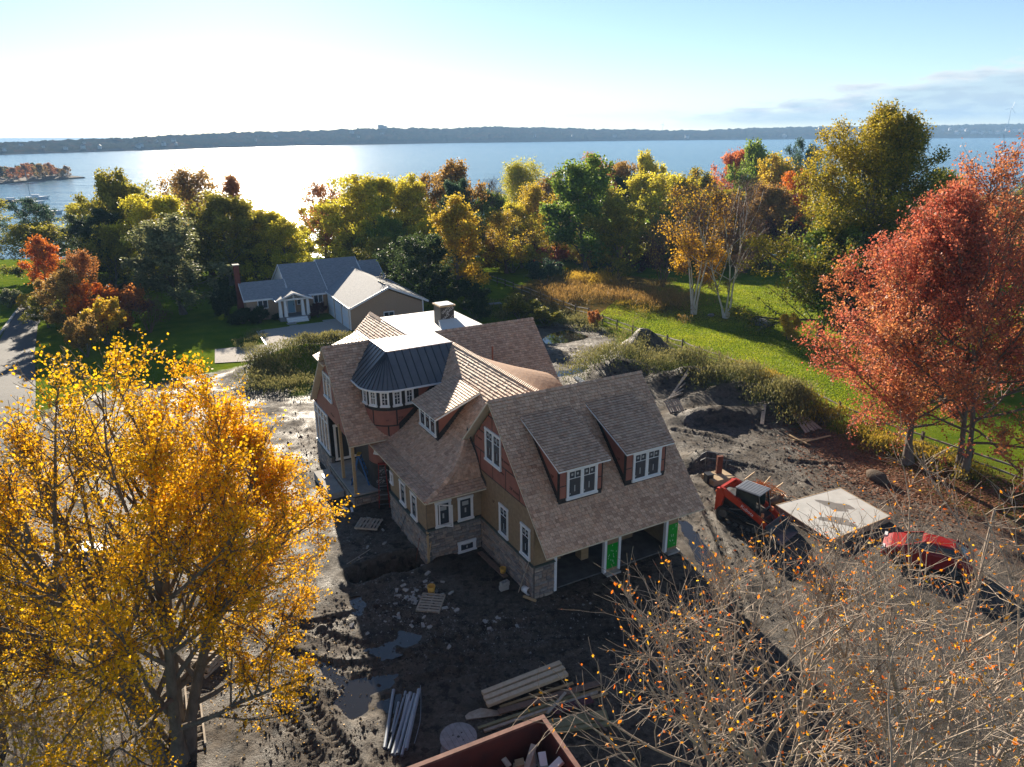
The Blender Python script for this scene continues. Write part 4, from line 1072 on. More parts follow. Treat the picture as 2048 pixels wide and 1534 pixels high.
# driveway, lane, stepping slabs
M_grav = mat('pale_driveway_gravel', (0.40, 0.365, 0.325), (0.29, 0.265, 0.24), scale=6, rough=0.95, bump=0.7, bscale=40, bdist=0.03)
M_lane = mat('lane_asphalt', (0.060, 0.062, 0.066), (0.045, 0.046, 0.050), scale=2, rough=0.8, bump=0.3, bscale=50)


def sheet(name, pts, m, lift, label, nseg=40):
    P = [(float(p[0]), float(p[1])) for p in pts]; xs = [p[0] for p in P]; ys = [p[1] for p in P]
    st = max(max(xs) - min(xs), max(ys) - min(ys)) / nseg; b = MB(); y = min(ys)
    while y < max(ys):
        x = min(xs)
        while x < max(xs):
            q = clip(P, [(x, y), (x + st, y), (x + st, y + st), (x, y + st)])
            if q and parea(q) > 1e-4:
                z = ground_z(np.array([v[0] for v in q]), np.array([v[1] for v in q])) + lift; b.add([(v[0], v[1], zz) for v, zz in zip(q, z)], [tuple(range(len(q)))])
            x += st
        y += st
    o_ = b.build(name, m); setp(o_, label, kind='structure'); return o_


sheet('driveway', pix((516, 662), (600, 650), (688, 640), (702, 660), (660, 692), (600, 712), (520, 722), (430, 728), (430, 700), (530, 690)), M_grav, 0.07, 'pale gravel driveway before the garage doors')
sheet('lane', pix((60, 598), (118, 590), (76, 650), (70, 700), (72, 800), (60, 920), (-120, 960), (-40, 800), (-10, 700), (20, 640)), M_lane, 0.07, 'narrow asphalt lane beside the lawn')
kb = curve([gt(x, y) for x, y in ((-30, 700), (0, 668), (22, 638), (48, 606))], 5)
k_ = MB()
for p, q in zip(kb[:-1], kb[1:]): k_.beam((p[0], p[1], gz(p[0], p[1]) + 0.05), (q[0], q[1], gz(q[0], q[1]) + 0.05), 0.3, 0.16)
setp(k_.build('kerb', M_conc), 'pale kerb along the lane edge', kind='structure')
for x, y in ((583, 647), (589, 652), (595, 657), (601, 662), (655, 642), (664, 641)):
    p = gpt(x, y); setp(MB().box(-.5, .5, -.35, .35, -0.04, 0.06).build('stepping_slab', M_conc, None, (p[0], p[1], p[2] + .02), NTH), 'grey stone slab of the walk to the porch steps', 'slab', 'stepping slabs before the porch')
sh_ = MB()
q = [gpt(x, y) for x, y in ((514, 664), (533, 692))]; setp(sh_.beam(q[0] + np.array([0, 0, .05]), q[1] + np.array([0, 0, .05]), 0.12, 0.2).build('driveway_edging', M_white), 'white board edging the gravel driveway', 'edging')

# ------------------------------------------------------------------ split rail fence
M_rail = mat('weathered_fence_wood', (0.30, 0.27, 0.24), (0.20, 0.18, 0.16), scale=5, rough=0.85, bump=0.3, bscale=20)
M_post = mat('dark_fence_post', (0.10, 0.075, 0.055), (0.07, 0.05, 0.04), scale=6, rough=0.9)


def fence(pxs, step, label, h=1.15):
    pts = [gt(x, y) for x, y in pxs]; L_ = [0]
    for a, b in zip(pts[:-1], pts[1:]): L_.append(L_[-1] + np.linalg.norm((b - a)[:2]))
    n = int(L_[-1] / step); c = []
    for i in range(n + 1):
        s = L_[-1] * i / n; c.append((float(np.interp(s, L_, [p[0] for p in pts])), float(np.interp(s, L_, [p[1] for p in pts]))))
    f_ = empty('split_rail_fence', (c[0][0], c[0][1], gz(*c[0])), 0, label, 'fence'); o0 = np.array(f_.location)
    G_ = [np.array([x, y, gz(x, y)]) for x, y in c]
    rg = random.Random(len(c))
    for i, p in enumerate(G_):
        a = p - o0; MB().add([(a[0] - .09, a[1] - .09, a[2] - .4), (a[0] + .09, a[1] - .09, a[2] - .4), (a[0] + .09, a[1] + .09, a[2] - .4), (a[0] - .09, a[1] + .09, a[2] - .4), (a[0] - .07, a[1] - .07, a[2] + h), (a[0] + .07, a[1] - .07, a[2] + h), (a[0] + .07, a[1] + .07, a[2] + h), (a[0] - .07, a[1] + .07, a[2] + h + .04)], MB.BF).build('post', M_post, f_)
        if i:
            for k in (0.42, 0.92):
                b0 = G_[i - 1] - o0; j = lambda: rg.uniform(-.05, .05)
                MB().tube([(b0[0], b0[1], b0[2] + k + j()), tuple((a + b0) / 2 + np.array([0, 0, k + j()])), (a[0], a[1], a[2] + k + j())], [0.05, 0.065, 0.045], 6).build('rail', M_rail, f_)


fence([(980, 563), (1080, 600), (1180, 640), (1330, 690), (1395, 716), (1460, 738), (1540, 775), (1640, 822), (1700, 850), (1790, 880), (1890, 916), (2000, 955), (2120, 1000), (2300, 1070)], 2.9, 'long split rail fence between the lawn and the site')

# ------------------------------------------------------------------ things on the site
M_blk = mat('black_machine_paint', (0.018, 0.018, 0.02), (0.03, 0.03, 0.032), scale=4, rough=0.45)
M_rub = mat('rubber_track', (0.022, 0.021, 0.020), (0.05, 0.044, 0.038), scale=6, rough=0.9, bump=0.4)
M_orng = mat('orange_red_machine_paint', (0.52, 0.045, 0.012), (0.44, 0.036, 0.010), scale=3, rough=0.38, spec=0.5)
M_steel = mat('scratched_steel', (0.15, 0.16, 0.17), (0.09, 0.095, 0.10), scale=5, rough=0.45, metal=0.5)
M_roofg = mat('grey_cab_roof', (0.30, 0.32, 0.35), (0.25, 0.27, 0.30), scale=3, rough=0.4)
M_rust = mat('rusty_brown_steel', (0.20, 0.055, 0.028), (0.10, 0.035, 0.022), scale=3, rough=0.85, bump=0.3, bscale=14)
M_dump = mat('faded_red_dumpster_paint', (0.135, 0.030, 0.020), (0.075, 0.022, 0.017), scale=1.6, rough=0.8, bump=0.2, bscale=10)
M_pvc = mat('grey_pvc', (0.30, 0.345, 0.40), (0.25, 0.29, 0.34), scale=4, rough=0.45)
M_pal = mat('pale_pallet_wood', (0.44, 0.38, 0.31), (0.32, 0.27, 0.21), scale=7, rough=0.85)
M_pt = mat('green_treated_lumber', (0.25, 0.235, 0.13), (0.19, 0.18, 0.10), scale=6, rough=0.8)
M_brn = mat('brown_composite_board', (0.20, 0.13, 0.095), (0.15, 0.10, 0.075), scale=5, rough=0.8)
M_pur = mat('purple_red_board', (0.10, 0.032, 0.040), (0.075, 0.026, 0.032), scale=5, rough=0.7)
M_ply = mat('plywood', (0.46, 0.34, 0.21), (0.38, 0.27, 0.16), scale=5, rough=0.8)
M_ybkt = mat('yellow_bucket_plastic', (0.60, 0.34, 0.05), None, rough=0.45)

# tracked loader: +x is the bucket end
a_, b_ = gpt(1440, 1028), gpt(1552, 1072)
ld = empty('tracked_loader', ((a_ + b_) / 2 * np.array([1, 1, 0]) + np.array([0.02, 0.25, gz(*((a_ + b_) / 2)[:2]) + 0.02])), math.atan2(*(b_ - a_)[1::-1]), 'orange red compact tracked loader with dark cab and steel bucket beside the garage', 'loader')
for s in (-1, 1):
    y0, y1 = (0.56, 0.93) if s > 0 else (-0.93, -0.56)
    prof = [(-0.95, 0.0), (0.85, 0.0), (1.12, 0.10), (1.22, 0.26), (1.15, 0.42), (0.95, 0.50), (-0.70, 0.86), (-0.95, 0.88), (-1.15, 0.78), (-1.25, 0.58), (-1.2, 0.25), (-1.1, 0.08)]
    inn = [(x * 0.88, 0.44 + (z - 0.44) * 0.80) for x, z in prof]; n = len(prof); tr = MB()
    vs = [(x, y, z) for y in (y0, y1) for x, z in prof] + [(x, y, z) for y in (y0, y1) for x, z in inn]
    fs = [(i, (i + 1) % n, n + (i + 1) % n, n + i) for i in range(n)] + [(2 * n + i, 3 * n + i, 3 * n + (i + 1) % n, 2 * n + (i + 1) % n) for i in range(n)]
    fs += [(i, 2 * n + i, 2 * n + (i + 1) % n, (i + 1) % n) for i in range(n)] + [(n + i, n + (i + 1) % n, 3 * n + (i + 1) % n, 3 * n + i) for i in range(n)]
    tr.add(vs, fs)
    for i in range(n):
        p, q = Vector((prof[i][0], 0, prof[i][1])), Vector((prof[(i + 1) % n][0], 0, prof[(i + 1) % n][1])); k = max(1, int((q - p).length / 0.11))
        d = (q - p).normalized(); nn = Vector((d.z, 0, -d.x))
        for j in range(k):
            c = p + (q - p) * (j + .5) / k + nn * 0.015; tr.beam((c.x, y0 + .01, c.z), (c.x, y1 - .01, c.z), 0.05, 0.045, up=nn)
    to = tr.build('track', M_rub, ld)
    fr = MB().beam((-0.9, (y0 + y1) / 2, 0.42), (0.95, (y0 + y1) / 2, 0.26), 0.22, 0.22); fr.build('track_frame', M_blk, to)
    for (x, z, r) in ((-0.9, 0.56, 0.24), (0.95, 0.26, 0.2), (-0.5, 0.16, 0.12), (-0.15, 0.16, 0.12), (0.2, 0.16, 0.12), (0.55, 0.16, 0.12)):
        MB().tube([(x, y0 + .04, z), (x, y1 - .04, z)], r, 14).build('roller', M_steel, to)
MB().ext([(-1.25, -0.55, 0.28), (1.05, -0.55, 0.28), (1.05, -0.55, 0.75), (0.8, -0.55, 0.85), (-1.25, -0.55, 0.95)], (0, 1.1, 0)).build('hull', M_blk, ld)
MB().ext([(-1.45, -0.6, 0.45), (-0.5, -0.6, 0.55), (-0.4, -0.6, 1.35), (-1.05, -0.6, 1.42), (-1.45, -0.6, 1.3)], (0, 1.2, 0)).build('engine_cover', M_blk, ld, bevel=0.03)
MB().box(-1.05, -0.45, -0.4, 0.4, 1.42, 1.47).build('engine_grille', M_steel, ld)
for s in (-1, 1):
    y = 0.70 * s
    MB().ext([(-1.42, y - .09, 0.5), (-1.12, y - .09, 0.6), (-0.95, y - .09, 1.5), (-1.1, y - .09, 1.82), (-1.4, y - .09, 1.78)], (0, .18, 0)).build('tower', M_orng, ld)
    ar = MB().ext([(-1.32, y - .06, 1.58), (-1.22, y - .06, 1.88), (-0.95, y - .06, 1.84), (0.05, y - .06, 1.42), (1.05, y - .06, 0.98), (1.42, y - .06, 0.72), (1.5, y - .06, 0.35), (1.32, y - .06, 0.28), (1.22, y - .06, 0.55), (0.9, y - .06, 0.72), (-0.1, y - .06, 1.13)], (0, .12, 0)).build('lift_arm', M_orng, ld)
    MB().tube([(-0.9, y + .02 * s, 0.75), (0.35, y + .02 * s, 1.15)], 0.04).build('lift_cylinder', M_steel, ld)
    if s < 0:
        d = Vector((1.0, 0, -0.42)).normalized()
        text_part('maker_lettering', 'Kubota', M_white, ar, frame((0.35, y - .066, 1.12), d, (-d.z * -1 if False else 0.387, 0, 0.922), (0, -1, 0)), 0.26)
    MB().box(-1.47, -1.40, y - .06, y + .06, 1.5, 1.6).build('tail_lamp', mat('lamp_lens', (0.75, 0.25, 0.1), None, rough=0.3), ld)
MB().beam((-1.2, -0.64, 1.80), (-1.2, 0.64, 1.80), 0.16, 0.14).build('arm_crossbar', M_orng, ld)
MB().beam((1.36, -0.64, 0.42), (1.36, 0.64, 0.42), 0.1, 0.14).build('arm_crossbar', M_orng, ld)
cabp = [(-0.42, 0.85), (0.82, 0.75), (0.92, 1.1), (0.72, 1.98), (-0.42, 1.98)]
cf_ = MB()
for s in (-0.5, 0.5):
    for p, q in zip(cabp, cabp[1:] + cabp[:1]): cf_.beam((p[0], s, p[1]), (q[0], s, q[1]), 0.07, 0.08, up=(0, 1, 0))
for p in cabp[1:]: cf_.beam((p[0], -0.5, p[1]), (p[0], 0.5, p[1]), 0.07, 0.07)
cf_.build('cab_frame', M_blk, ld)
M_cgl = glassmat('cab_glass', (0.03, 0.045, 0.04))
for s in (-0.48, 0.48): MB().ext([(-0.36, s, 1.05), (0.6, s, 1.05), (0.66, s, 1.2), (0.62, s, 1.9), (-0.36, s, 1.9)], (0, 0.01, 0)).build('side_pane', M_cgl, ld)
MB().ext([(-0.4, -0.45, 1.3), (-0.4, 0.45, 1.3), (-0.4, 0.45, 1.9), (-0.4, -0.45, 1.9)], (0.01, 0, 0)).build('rear_pane', M_cgl, ld)
MB().box(-0.2, 0.2, -0.25, 0.25, 0.85, 1.05).box(-0.25, -0.12, -0.25, 0.25, 1.05, 1.55).build('seat', M_blk, ld)
rf = MB().box(-0.5, 0.82, -0.56, 0.56, 2.0, 2.06)
for k in range(7): rf.box(-0.46, 0.78, -0.5 + k * .155, -0.43 + k * .155, 2.06, 2.085)
rf.build('cab_roof', M_roofg, ld)
for s in (-1, 1): MB().tube([(1.05, s * 0.5, 0.95), (1.05, s * 0.5, 1.12)], 0.07, 10).build('head_lamp', mat('lamp_lens', (0, 0, 0)), ld)
bk = MB(); bp2 = [(1.45, 0.75), (1.38, 0.35), (1.5, 0.08), (2.35, 0.02), (2.35, 0.05), (1.54, 0.12), (1.44, 0.36), (1.5, 0.74)]
bk.ext([(x, -0.95, z) for x, z in bp2], (0, 1.9, 0))
for s in (-0.95, 0.91): bk.ext([(1.45, s, 0.75), (1.38, s, 0.35), (1.5, s, 0.08), (2.35, s, 0.02), (1.9, s, 0.42)], (0, 0.04, 0))
bk.build('bucket', M_steel, ld)

# concrete slab in its form boards
c = [gp(x, y, 0.32) for x, y in ((1553, 1010), (1680, 976), (1779, 1032), (1660, 1080))]
o0 = sum(c) / 4; o0[2] = 0
sl = empty('concrete_slab', o0, 0, 'square pale concrete slab with board forms and two damp patches', 'slab')
q = [v - o0 for v in c]
MB().ext([(v[0], v[1], -0.15) for v in q], (0, 0, 0.47)).build('slab', mat('fresh_pale_concrete', (0.50, 0.50, 0.48), (0.40, 0.40, 0.385), scale=1.2, rough=0.7, lo=0.4, hi=0.7), sl)
for i in range(4):
    a, b = q[i] * 1.012, q[(i + 1) % 4] * 1.012; MB().beam((a[0], a[1], 0.12), (b[0], b[1], 0.12), 0.05, 0.42).build('form_board', M_brn if i == 3 else M_ply, sl)
rg = random.Random(4)
for (fx, fy, an, rr1, rr2) in ((0.62, 0.40, 0.55, 0.50, 0.20), (0.38, 0.72, 0.45, 0.5, 0.16)):
    cc_ = q[0] * (1 - fx) * (1 - fy) + q[1] * fx * (1 - fy) + q[2] * fx * fy + q[3] * (1 - fx) * fy
    ps = []
    for k in range(26):
        t = 2 * PI * k / 26; r = 1 + 0.25 * math.sin(3 * t + fx * 9) + 0.1 * math.sin(7 * t); x, y = rr1 * 1.7 * r * math.cos(t), rr2 * 2.2 * r * math.sin(t)
        ps.append((cc_[0] + x * math.cos(-an) - y * math.sin(-an), cc_[1] + x * math.sin(-an) + y * math.cos(-an), 0.324))
    npm = link('damp_patch', npmesh('damp_patch', np.array(ps), [tuple(range(26))], mat('damp_concrete', (0.19, 0.185, 0.175), (0.23, 0.225, 0.21), scale=3, rough=0.35)), sl)

# dumpster, spool, pipes, lumber
c0_ = gp(1086, 1436, 1.65); c1_ = gp(800, 1547, 1.65)
e1 = (c1_ - c0_) * np.array([1, 1, 0]); e1 /= np.linalg.norm(e1); ang = math.atan2(e1[1], e1[0])
du = empty('dumpster', (c0_[0], c0_[1], 0), ang, 'rusty red open dumpster half full of wood scraps', 'dumpster')
Ld, Wd, Hd = 6.2, 2.3, 1.65       # x along e1 (to the left), +y towards the camera
MB().box(0, Ld, 0.0, 0.07, 0.15, Hd).build('side_wall', M_dump, du); MB().box(0, Ld, Wd - .07, Wd, 0.15, Hd).build('side_wall', M_dump, du)
MB().box(0, 0.07, 0.07, Wd - .07, 0.15, Hd).build('end_wall', M_dump, du); MB().box(Ld - .07, Ld, 0.07, Wd - .07, 0.15, Hd).build('end_wall', M_dump, du)
MB().box(0, Ld, 0, Wd, 0.1, 0.148).build('floor', M_dump, du)
rim = MB().box(-.05, Ld + .05, -.05, .10, Hd, Hd + .09).box(-.05, Ld + .05, Wd - .1, Wd + .05, Hd, Hd + .09).box(-.05, .1, .1, Wd - .1, Hd, Hd + .088).box(Ld - .1, Ld + .05, .1, Wd - .1, Hd, Hd + .088)
rim.build('rim', mat('worn_dumpster_rim', (0.22, 0.10, 0.075), (0.11, 0.035, 0.026), scale=2.2, rough=0.7), du)
for k in range(8): MB().box(0.3 + k * .8, 0.42 + k * .8, -0.06, -0.001, 0.15, Hd - .01).build('rib', M_dump, du)
rg = random.Random(8)
for k in range(60):
    x, y = rg.uniform(0.3, 3.2), rg.uniform(0.4, 1.9); z = 0.35 + rg.uniform(0, 0.75); l = rg.uniform(0.2, 0.9); an = rg.uniform(0, PI); ti = rg.uniform(-.5, .7)
    p = du.matrix_world @ Vector((0, 0, 0)); wx = c0_[0] + e1[0] * x - e1[1] * y; wy_ = c0_[1] + e1[1] * x + e1[0] * y
    m_ = rg.choice((M_ply, M_wood, M_pal, M_white, M_brn)); sz = rg.uniform(.04, .3)
    o_ = MB().beam((-l / 2, 0, -l / 2 * ti), (l / 2, 0, l / 2 * ti), sz, rg.choice((.03, .05, .12))).build('wood_scrap', m_, None, (wx, wy_, z + abs(ti) * l / 2 + .05), an)
    setp(o_, 'offcut of wood or board heaped inside the rusty dumpster', 'scrap', 'scraps heaped in the dumpster')
p = gp(917, 1478, 0.55); sp_ = empty('cable_spool', (p[0], p[1], gz(p[0], p[1])), 0.5, 'round wooden cable spool lying flat beside the dumpster', 'spool')
for z in (0.0, 0.56):
    for k in range(7):
        x0, x1 = -0.6 + k * 1.2 / 7 + .004, -0.6 + (k + 1) * 1.2 / 7 - .004
        ys = lambda x: math.sqrt(max(0.002, 0.6 ** 2 - x * x))
        xm = [x0 + (x1 - x0) * i / 4 for i in range(5)]
        MB().ext([(x, ys(x), z) for x in xm] + [(x, -ys(x), z) for x in xm[::-1]], (0, 0, 0.045)).build('flange_plank', mat('grey_spool_wood', (0.30, 0.31, 0.32), (0.22, 0.225, 0.23), scale=5, rough=0.8), sp_)
MB().lathe([(0.26, 0.045), (0.26, 0.56)], n=18).build('core', M_pal, sp_)
for x, y in ((0, 0), (.16, .1), (-.13, .14), (.08, -.2)): MB().lathe([(0.0001, 0.606), (0.05 if x == 0 else .03, 0.606)], (x, y, 0), 10).build('bolt_hole', M_tape, sp_)

PIPES = [((787, 1379), (769, 1495), .055), ((811, 1381), (777, 1496), .04), ((797, 1402), (783, 1462), .035), ((821, 1385), (785, 1508), .062), ((829, 1388), (795, 1507), .06), ((838, 1378), (812, 1497), .066), ((815, 1388), (789, 1509), .045), ((821, 1403), (805, 1467), .05), ((833, 1392), (803, 1509), .05)]
for i, (p, q, r) in enumerate(PIPES):
    zz = 0.09 + (0.11 if i % 3 == 2 else 0); a, b = gp(*p, zz), gp(*q, zz); m_ = (a + b) / 2
    d = (b - a) / 2; z0 = max(gz(a[0], a[1]), gz(b[0], b[1])) + r + (0.10 if i % 3 == 2 else 0.0)
    t = MB(); n = 14; ln = np.linalg.norm(d); ax = d / ln
    t.tube([-d, d], r, n, cap=False); t.tube([-d, d], r * .86, n, cap=False); t.tube([-d, -d + ax * .12], r * 1.12, n, cap=False)
    o_ = t.build('plastic_pipe', M_pvc, None, (m_[0], m_[1], z0), smooth=True)
    setp(o_, ['thin short grey plastic pipe in the bundle on the mud', 'long grey plastic pipe in the bundle on the mud'][0 if r < .045 else 1], 'pipe', 'grey pipes laid on the mud')
cp = [gpt(x, y) + np.array([0, 0, .06]) for x, y in ((841, 1377), (842, 1400), (841, 1440), (836, 1465), (829, 1490))]
setp(MB().tube(curve(cp, 4), .012, 5).build('conduit', M_pvc), 'thin bent grey conduit lying right of the pipe bundle', 'conduit')


def board(p, q, z, w_, h, m, label, name='board', group=None, cat='board'):
    a, b = gp(*p, z), gp(*q, z); c_ = (a + b) / 2; d = (b - a) / 2
    o_ = MB().beam(-d, d, w_, h).build(name, m, None, c_); setp(o_, label, cat, group); return o_


zb_ = 0.10
for lay in range(3):
    for k, (p, q) in enumerate((((966, 1387), (1121, 1326)), ((970, 1398), (1128, 1336)), ((975, 1409), (1134, 1347)))):
        oy = (lay - 2) * -9
        board((p[0] - 0.5 * lay, p[1] + oy * 0 + (2 - lay) * 0), (q[0], q[1]), 0.12 + lay * .135, 0.185, 0.125, M_wood if lay < 2 else mat('pale_new_lumber', (0.56, 0.46, 0.33), (0.47, 0.37, 0.25), scale=6, rough=0.7), 'long pale beam in the neat lumber stack before the garage', 'lumber_beam', 'beams of the neat lumber stack', 'lumber')
board((997, 1424), (1204, 1364), 0.22, 0.24, 0.05, M_brn, 'wide brown board on top of the loose lumber')
board((1000, 1414), (1146, 1366), 0.15, 0.10, 0.05, M_wood, 'narrow pale board between the neat stack and the wide brown board')
board((956, 1457), (1159, 1387), 0.14, 0.11, 0.06, M_pt, 'long green tinted board reaching towards the cable spool')
board((968, 1462), (1195, 1384), 0.10, 0.10, 0.06, M_pal, 'grey pale board lying just below the wide brown board')
board((1010, 1440), (1200, 1378), 0.08, 0.12, 0.05, M_wood, 'loose pale board in the untidy lumber heap', group='loose boards of the heap')
board((1040, 1440), (1215, 1386), 0.07, 0.10, 0.05, M_wood, 'loose pale board in the untidy lumber heap', group='loose boards of the heap')
pr_ = board((1106, 1422), (1184, 1398), 0.24, 0.32, 0.03, M_pur, 'short purple red board with printed letters on the lumber heap')
board((1131, 1385), (1094, 1427), 0.30, 0.09, 0.04, M_pal, 'short board lying crosswise on the heap by the wide brown board')
board((1150, 1404), (1213, 1461), 0.26, 0.07, 0.04, M_brn, 'thin brown stick crossing the green treated posts')
for k in range(3): board((1086 + k * 2, 1446 + k * 6), (1212 + k * 2, 1424 + k * 6), 0.12, 0.13, 0.10, M_pt, 'green treated post in the row behind the dumpster', 'treated_post', 'green treated posts', 'post')
board((1100, 1464), (1246, 1443), 0.10, 0.14, 0.10, M_pt, 'single green treated post nearest the dumpster corner', 'treated_post', None, 'post')
board((1070, 1440), (1085, 1436), 0.05, 0.1, 0.05, M_wood, 'short bearer block under the loose lumber', 'bearer')
d_ = HA @ ray(1140, 1408)
q = [gp(x, y, 0.07) for x, y in ((930, 1433), (938, 1426), (962, 1417), (1008, 1424), (1003, 1431), (933, 1440))]; c_ = sum(q) / 6
setp(MB().ext([v - c_ for v in q], (0, 0, .03)).build('plywood_offcut', M_pal, None, c_), 'tapered pale plywood offcut beside the lumber stack', 'plywood')
a, b = gp(1112, 1420, .26), gp(1180, 1400, .26); x_ = (b - a) / np.linalg.norm(b - a); text_part('printed_letters', 'ZIP  LVL', M_blk, pr_, frame((0.02, 0, .022), x_, np.cross((0, 0, 1), x_), (0, 0, 1)), 0.2)


def pallet(loc, rz, tilt, label, dark=False):
    e = empty('pallet', loc, rz, label, 'pallet', None); e.rotation_euler = (tilt, 0, rz)
    m = M_pal
    for y in (-0.48, 0, 0.48): MB().box(-0.6, 0.6, y - .022, y + .022, 0.02, 0.11).build('stringer', m, e)
    for k in range(7): x = -0.55 + k * 1.1 / 6; MB().box(x - .05, x + .05, -0.5, 0.5, 0.111, 0.132).build('deck_board', m, e)
    for k in range(3): x = -0.5 + k * 0.5; MB().box(x - .05, x + .05, -0.5, 0.5, 0.0, 0.0195).build('bottom_board', m, e)
    return e


p = gpt(738, 1051); pallet((p[0], p[1], p[2] + .03), R(-8), 0, 'pale weathered pallet lying on the mud below the porch')
p = gpt(862, 1211); pallet((p[0], p[1], p[2] + .03), R(82), 0, 'pallet lying on the mud below the yellow bucket')
p = gpt(1346, 826); pallet((p[0], p[1], p[2] + .35), R(25), R(40), 'pallet tilted against the earth bank behind the garage')
# buckets, block, tank


def bucket(px, py, h, r, m, label, lie=False):
    p = gpt(px, py); e = empty('bucket', (p[0], p[1], p[2] + (0 if not lie else r)), 0.6, label, 'bucket')
    if lie: e.rotation_euler = (R(82), 0, R(40))
    MB().lathe([(0.001, 0.0), (r * .84, 0.0), (r, h), (r * .93, h), (r * .8, 0.03), (0.001, .03)], n=18).build('shell', m, e, smooth=True)
    MB().lathe([(r * 1.0, h * .86), (r * 1.09, h * .87), (r * 1.09, h * .99), (r * 1.0, h)], n=18).build('rim', m, e)
    MB().tube([(r * math.cos(t), 0, h * .8 - r * 1.1 * math.sin(t) * .8) for t in np.linspace(0, PI, 9)], .008, 5).build('handle', M_steel, e).location = (0, -r, 0)


bucket(863, 1188, 0.42, 0.17, M_ybkt, 'yellow plastic bucket standing behind the pallet of stone scraps')
bucket(1006, 1150, 0.34, 0.14, M_ybkt, 'smaller yellow bucket near the stone garage wall')
bucket(1047, 1184, 0.40, 0.17, M_white, 'white bucket tipped over against the stone garage corner', lie=True)
p = gpt(1008, 1180); cbk = MB()
cbk.box(-.2, .2, -.1, -.065, 0, .2).box(-.2, .2, .065, .1, 0, .2)
for x in (-.2, -.02, .165): cbk.box(x, x + .035, -.065, .065, 0.001, .199)
for k, nm in enumerate(('lower', 'upper')):
    me_ = npmesh('concrete_block', np.array(cbk.v), cbk.f, M_conc); o_ = link('concrete_block', me_); o_.location = (p[0] + .03 * k, p[1], p[2] + .202 * k); o_.rotation_euler = (0, 0, .5 + .1 * k)
    setp(o_, f'{nm} of two grey concrete blocks stacked near the stone wall', 'block')
# planks, bars leaning on the walls
def house_pt(u, v, z): return HO + np.array([u, v, z]) @ HA
for (p0, p1, w_, m, lb, nm, ct) in (((-2.95, 4.7, 0.0), (-2.70, 4.80, 1.1), .035, M_wood, 'wooden shovel handle leaning on the stone corner of the middle wing', 'shovel', 'shovel'), ((-3.2, 5.6, -0.2), (-2.92, 5.7, 0.9), .02, M_rust, 'rusty iron bar leaning against the stone wall by the pit', 'iron_bar', 'bar'), ((-3.1, 8.0, 0.0), (-2.92, 7.4, 1.3), .02, M_blk, 'dark bar leaning against the stone wall under the narrow windows', 'iron_bar', 'bar'), ((-0.35, 0.75, 0.0), (-0.12, 0.25, 1.75), .03, M_pal, 'pale pole leaning on the stone corner of the garage', 'pole', 'pole')):
    a, b = house_pt(*p0), house_pt(*p1); c_ = (a + b) / 2; d = (b - a) / 2; t = MB().tube([-d, d], w_ / 2 + .006, 6)
    if nm == 'shovel': t.beam(-d * 1.0, -d * 1.0 + np.array([0, 0, .25]), .2, .02)
    setp(t.build(nm, m, None, c_), lb, ct)
a, b = house_pt(-0.45, 4.3, .06), house_pt(-0.35, 1.9, .06); c_ = (a + b) / 2
setp(MB().beam(a - c_, b - c_, .24, .06).build('plank', M_brn, None, c_ + np.array([0, 0, .06])), 'dark plank lying along the foot of the garage stone wall', 'plank')
a, b = house_pt(-.35, .3, .08), house_pt(-.05, -.25, .08); c_ = (a + b) / 2
setp(MB().beam(a - c_, b - c_, .1, .08).build('timber_block', M_wood, None, c_), 'short timber block at the foot of the garage corner', 'timber')


def stepladder(loc, rz, n, h, m, label, spread=0.55, top_m=None):
    e = empty('stepladder', loc, rz, label, 'ladder')
    w0, w1 = 0.28, 0.17
    for s in (-1, 1):
        MB().beam((s * w0, -spread, 0), (s * w1, 0, h), .03, .075, up=(0, 1, 0)).build('side_rail', m, e); MB().beam((s * w0, spread, 0), (s * w1, 0.04, h), .03, .06, up=(0, 1, 0)).build('rear_rail', m, e)
    for k in range(n):
        t = (k + 0.8) / (n + 0.6); wk = w0 + (w1 - w0) * t; MB().box(-wk, wk, -spread * (1 - t) - .05, -spread * (1 - t) + .04, h * t - .015, h * t + .015).build('step', M_steel if m is not M_steel else M_roofg, e)
        if k % 2: MB().beam((-wk, spread * (1 - t), h * t), (wk, spread * (1 - t), h * t), .02, .03).build('brace', M_roofg, e)
    MB().box(-w1 - .03, w1 + .03, -.09, .12, h, h + .05).build('top_cap', top_m or m, e)


p = house_pt(-2.72, 11.3, 0); stepladder((p[0], p[1], gz(p[0], p[1])), R(8), 8, 2.45, mat('red_fibreglass', (0.30, 0.03, 0.03), None, rough=0.5), 'tall red stepladder standing on the mud before the turret', 0.3)
p = house_pt(-3.35, 13.2, .585); stepladder(p, HOUSE_TH + R(60), 6, 1.75, mat('blue_fibreglass', (0.03, 0.13, 0.33), None, rough=0.5), 'blue stepladder with yellow top on the porch floor', 0.5, M_ybkt)
p = house_pt(-4.75, 15.9, .145); setp(MB().box(-.07, .07, -.3, .3, 0, .06).build('white_board', M_white, None, p, HOUSE_TH), 'small white board lying on the concrete porch step', 'board')
p = house_pt(-3.75, 13.3, .585); setp(MB().lathe([(0.001, 0), (.13, 0), (.15, .3), (.12, .32), (.05, .38), (.001, .38)], n=12).build('tool_bag', M_blk, None, p), 'dark tool bag between the two porch posts', 'bag')

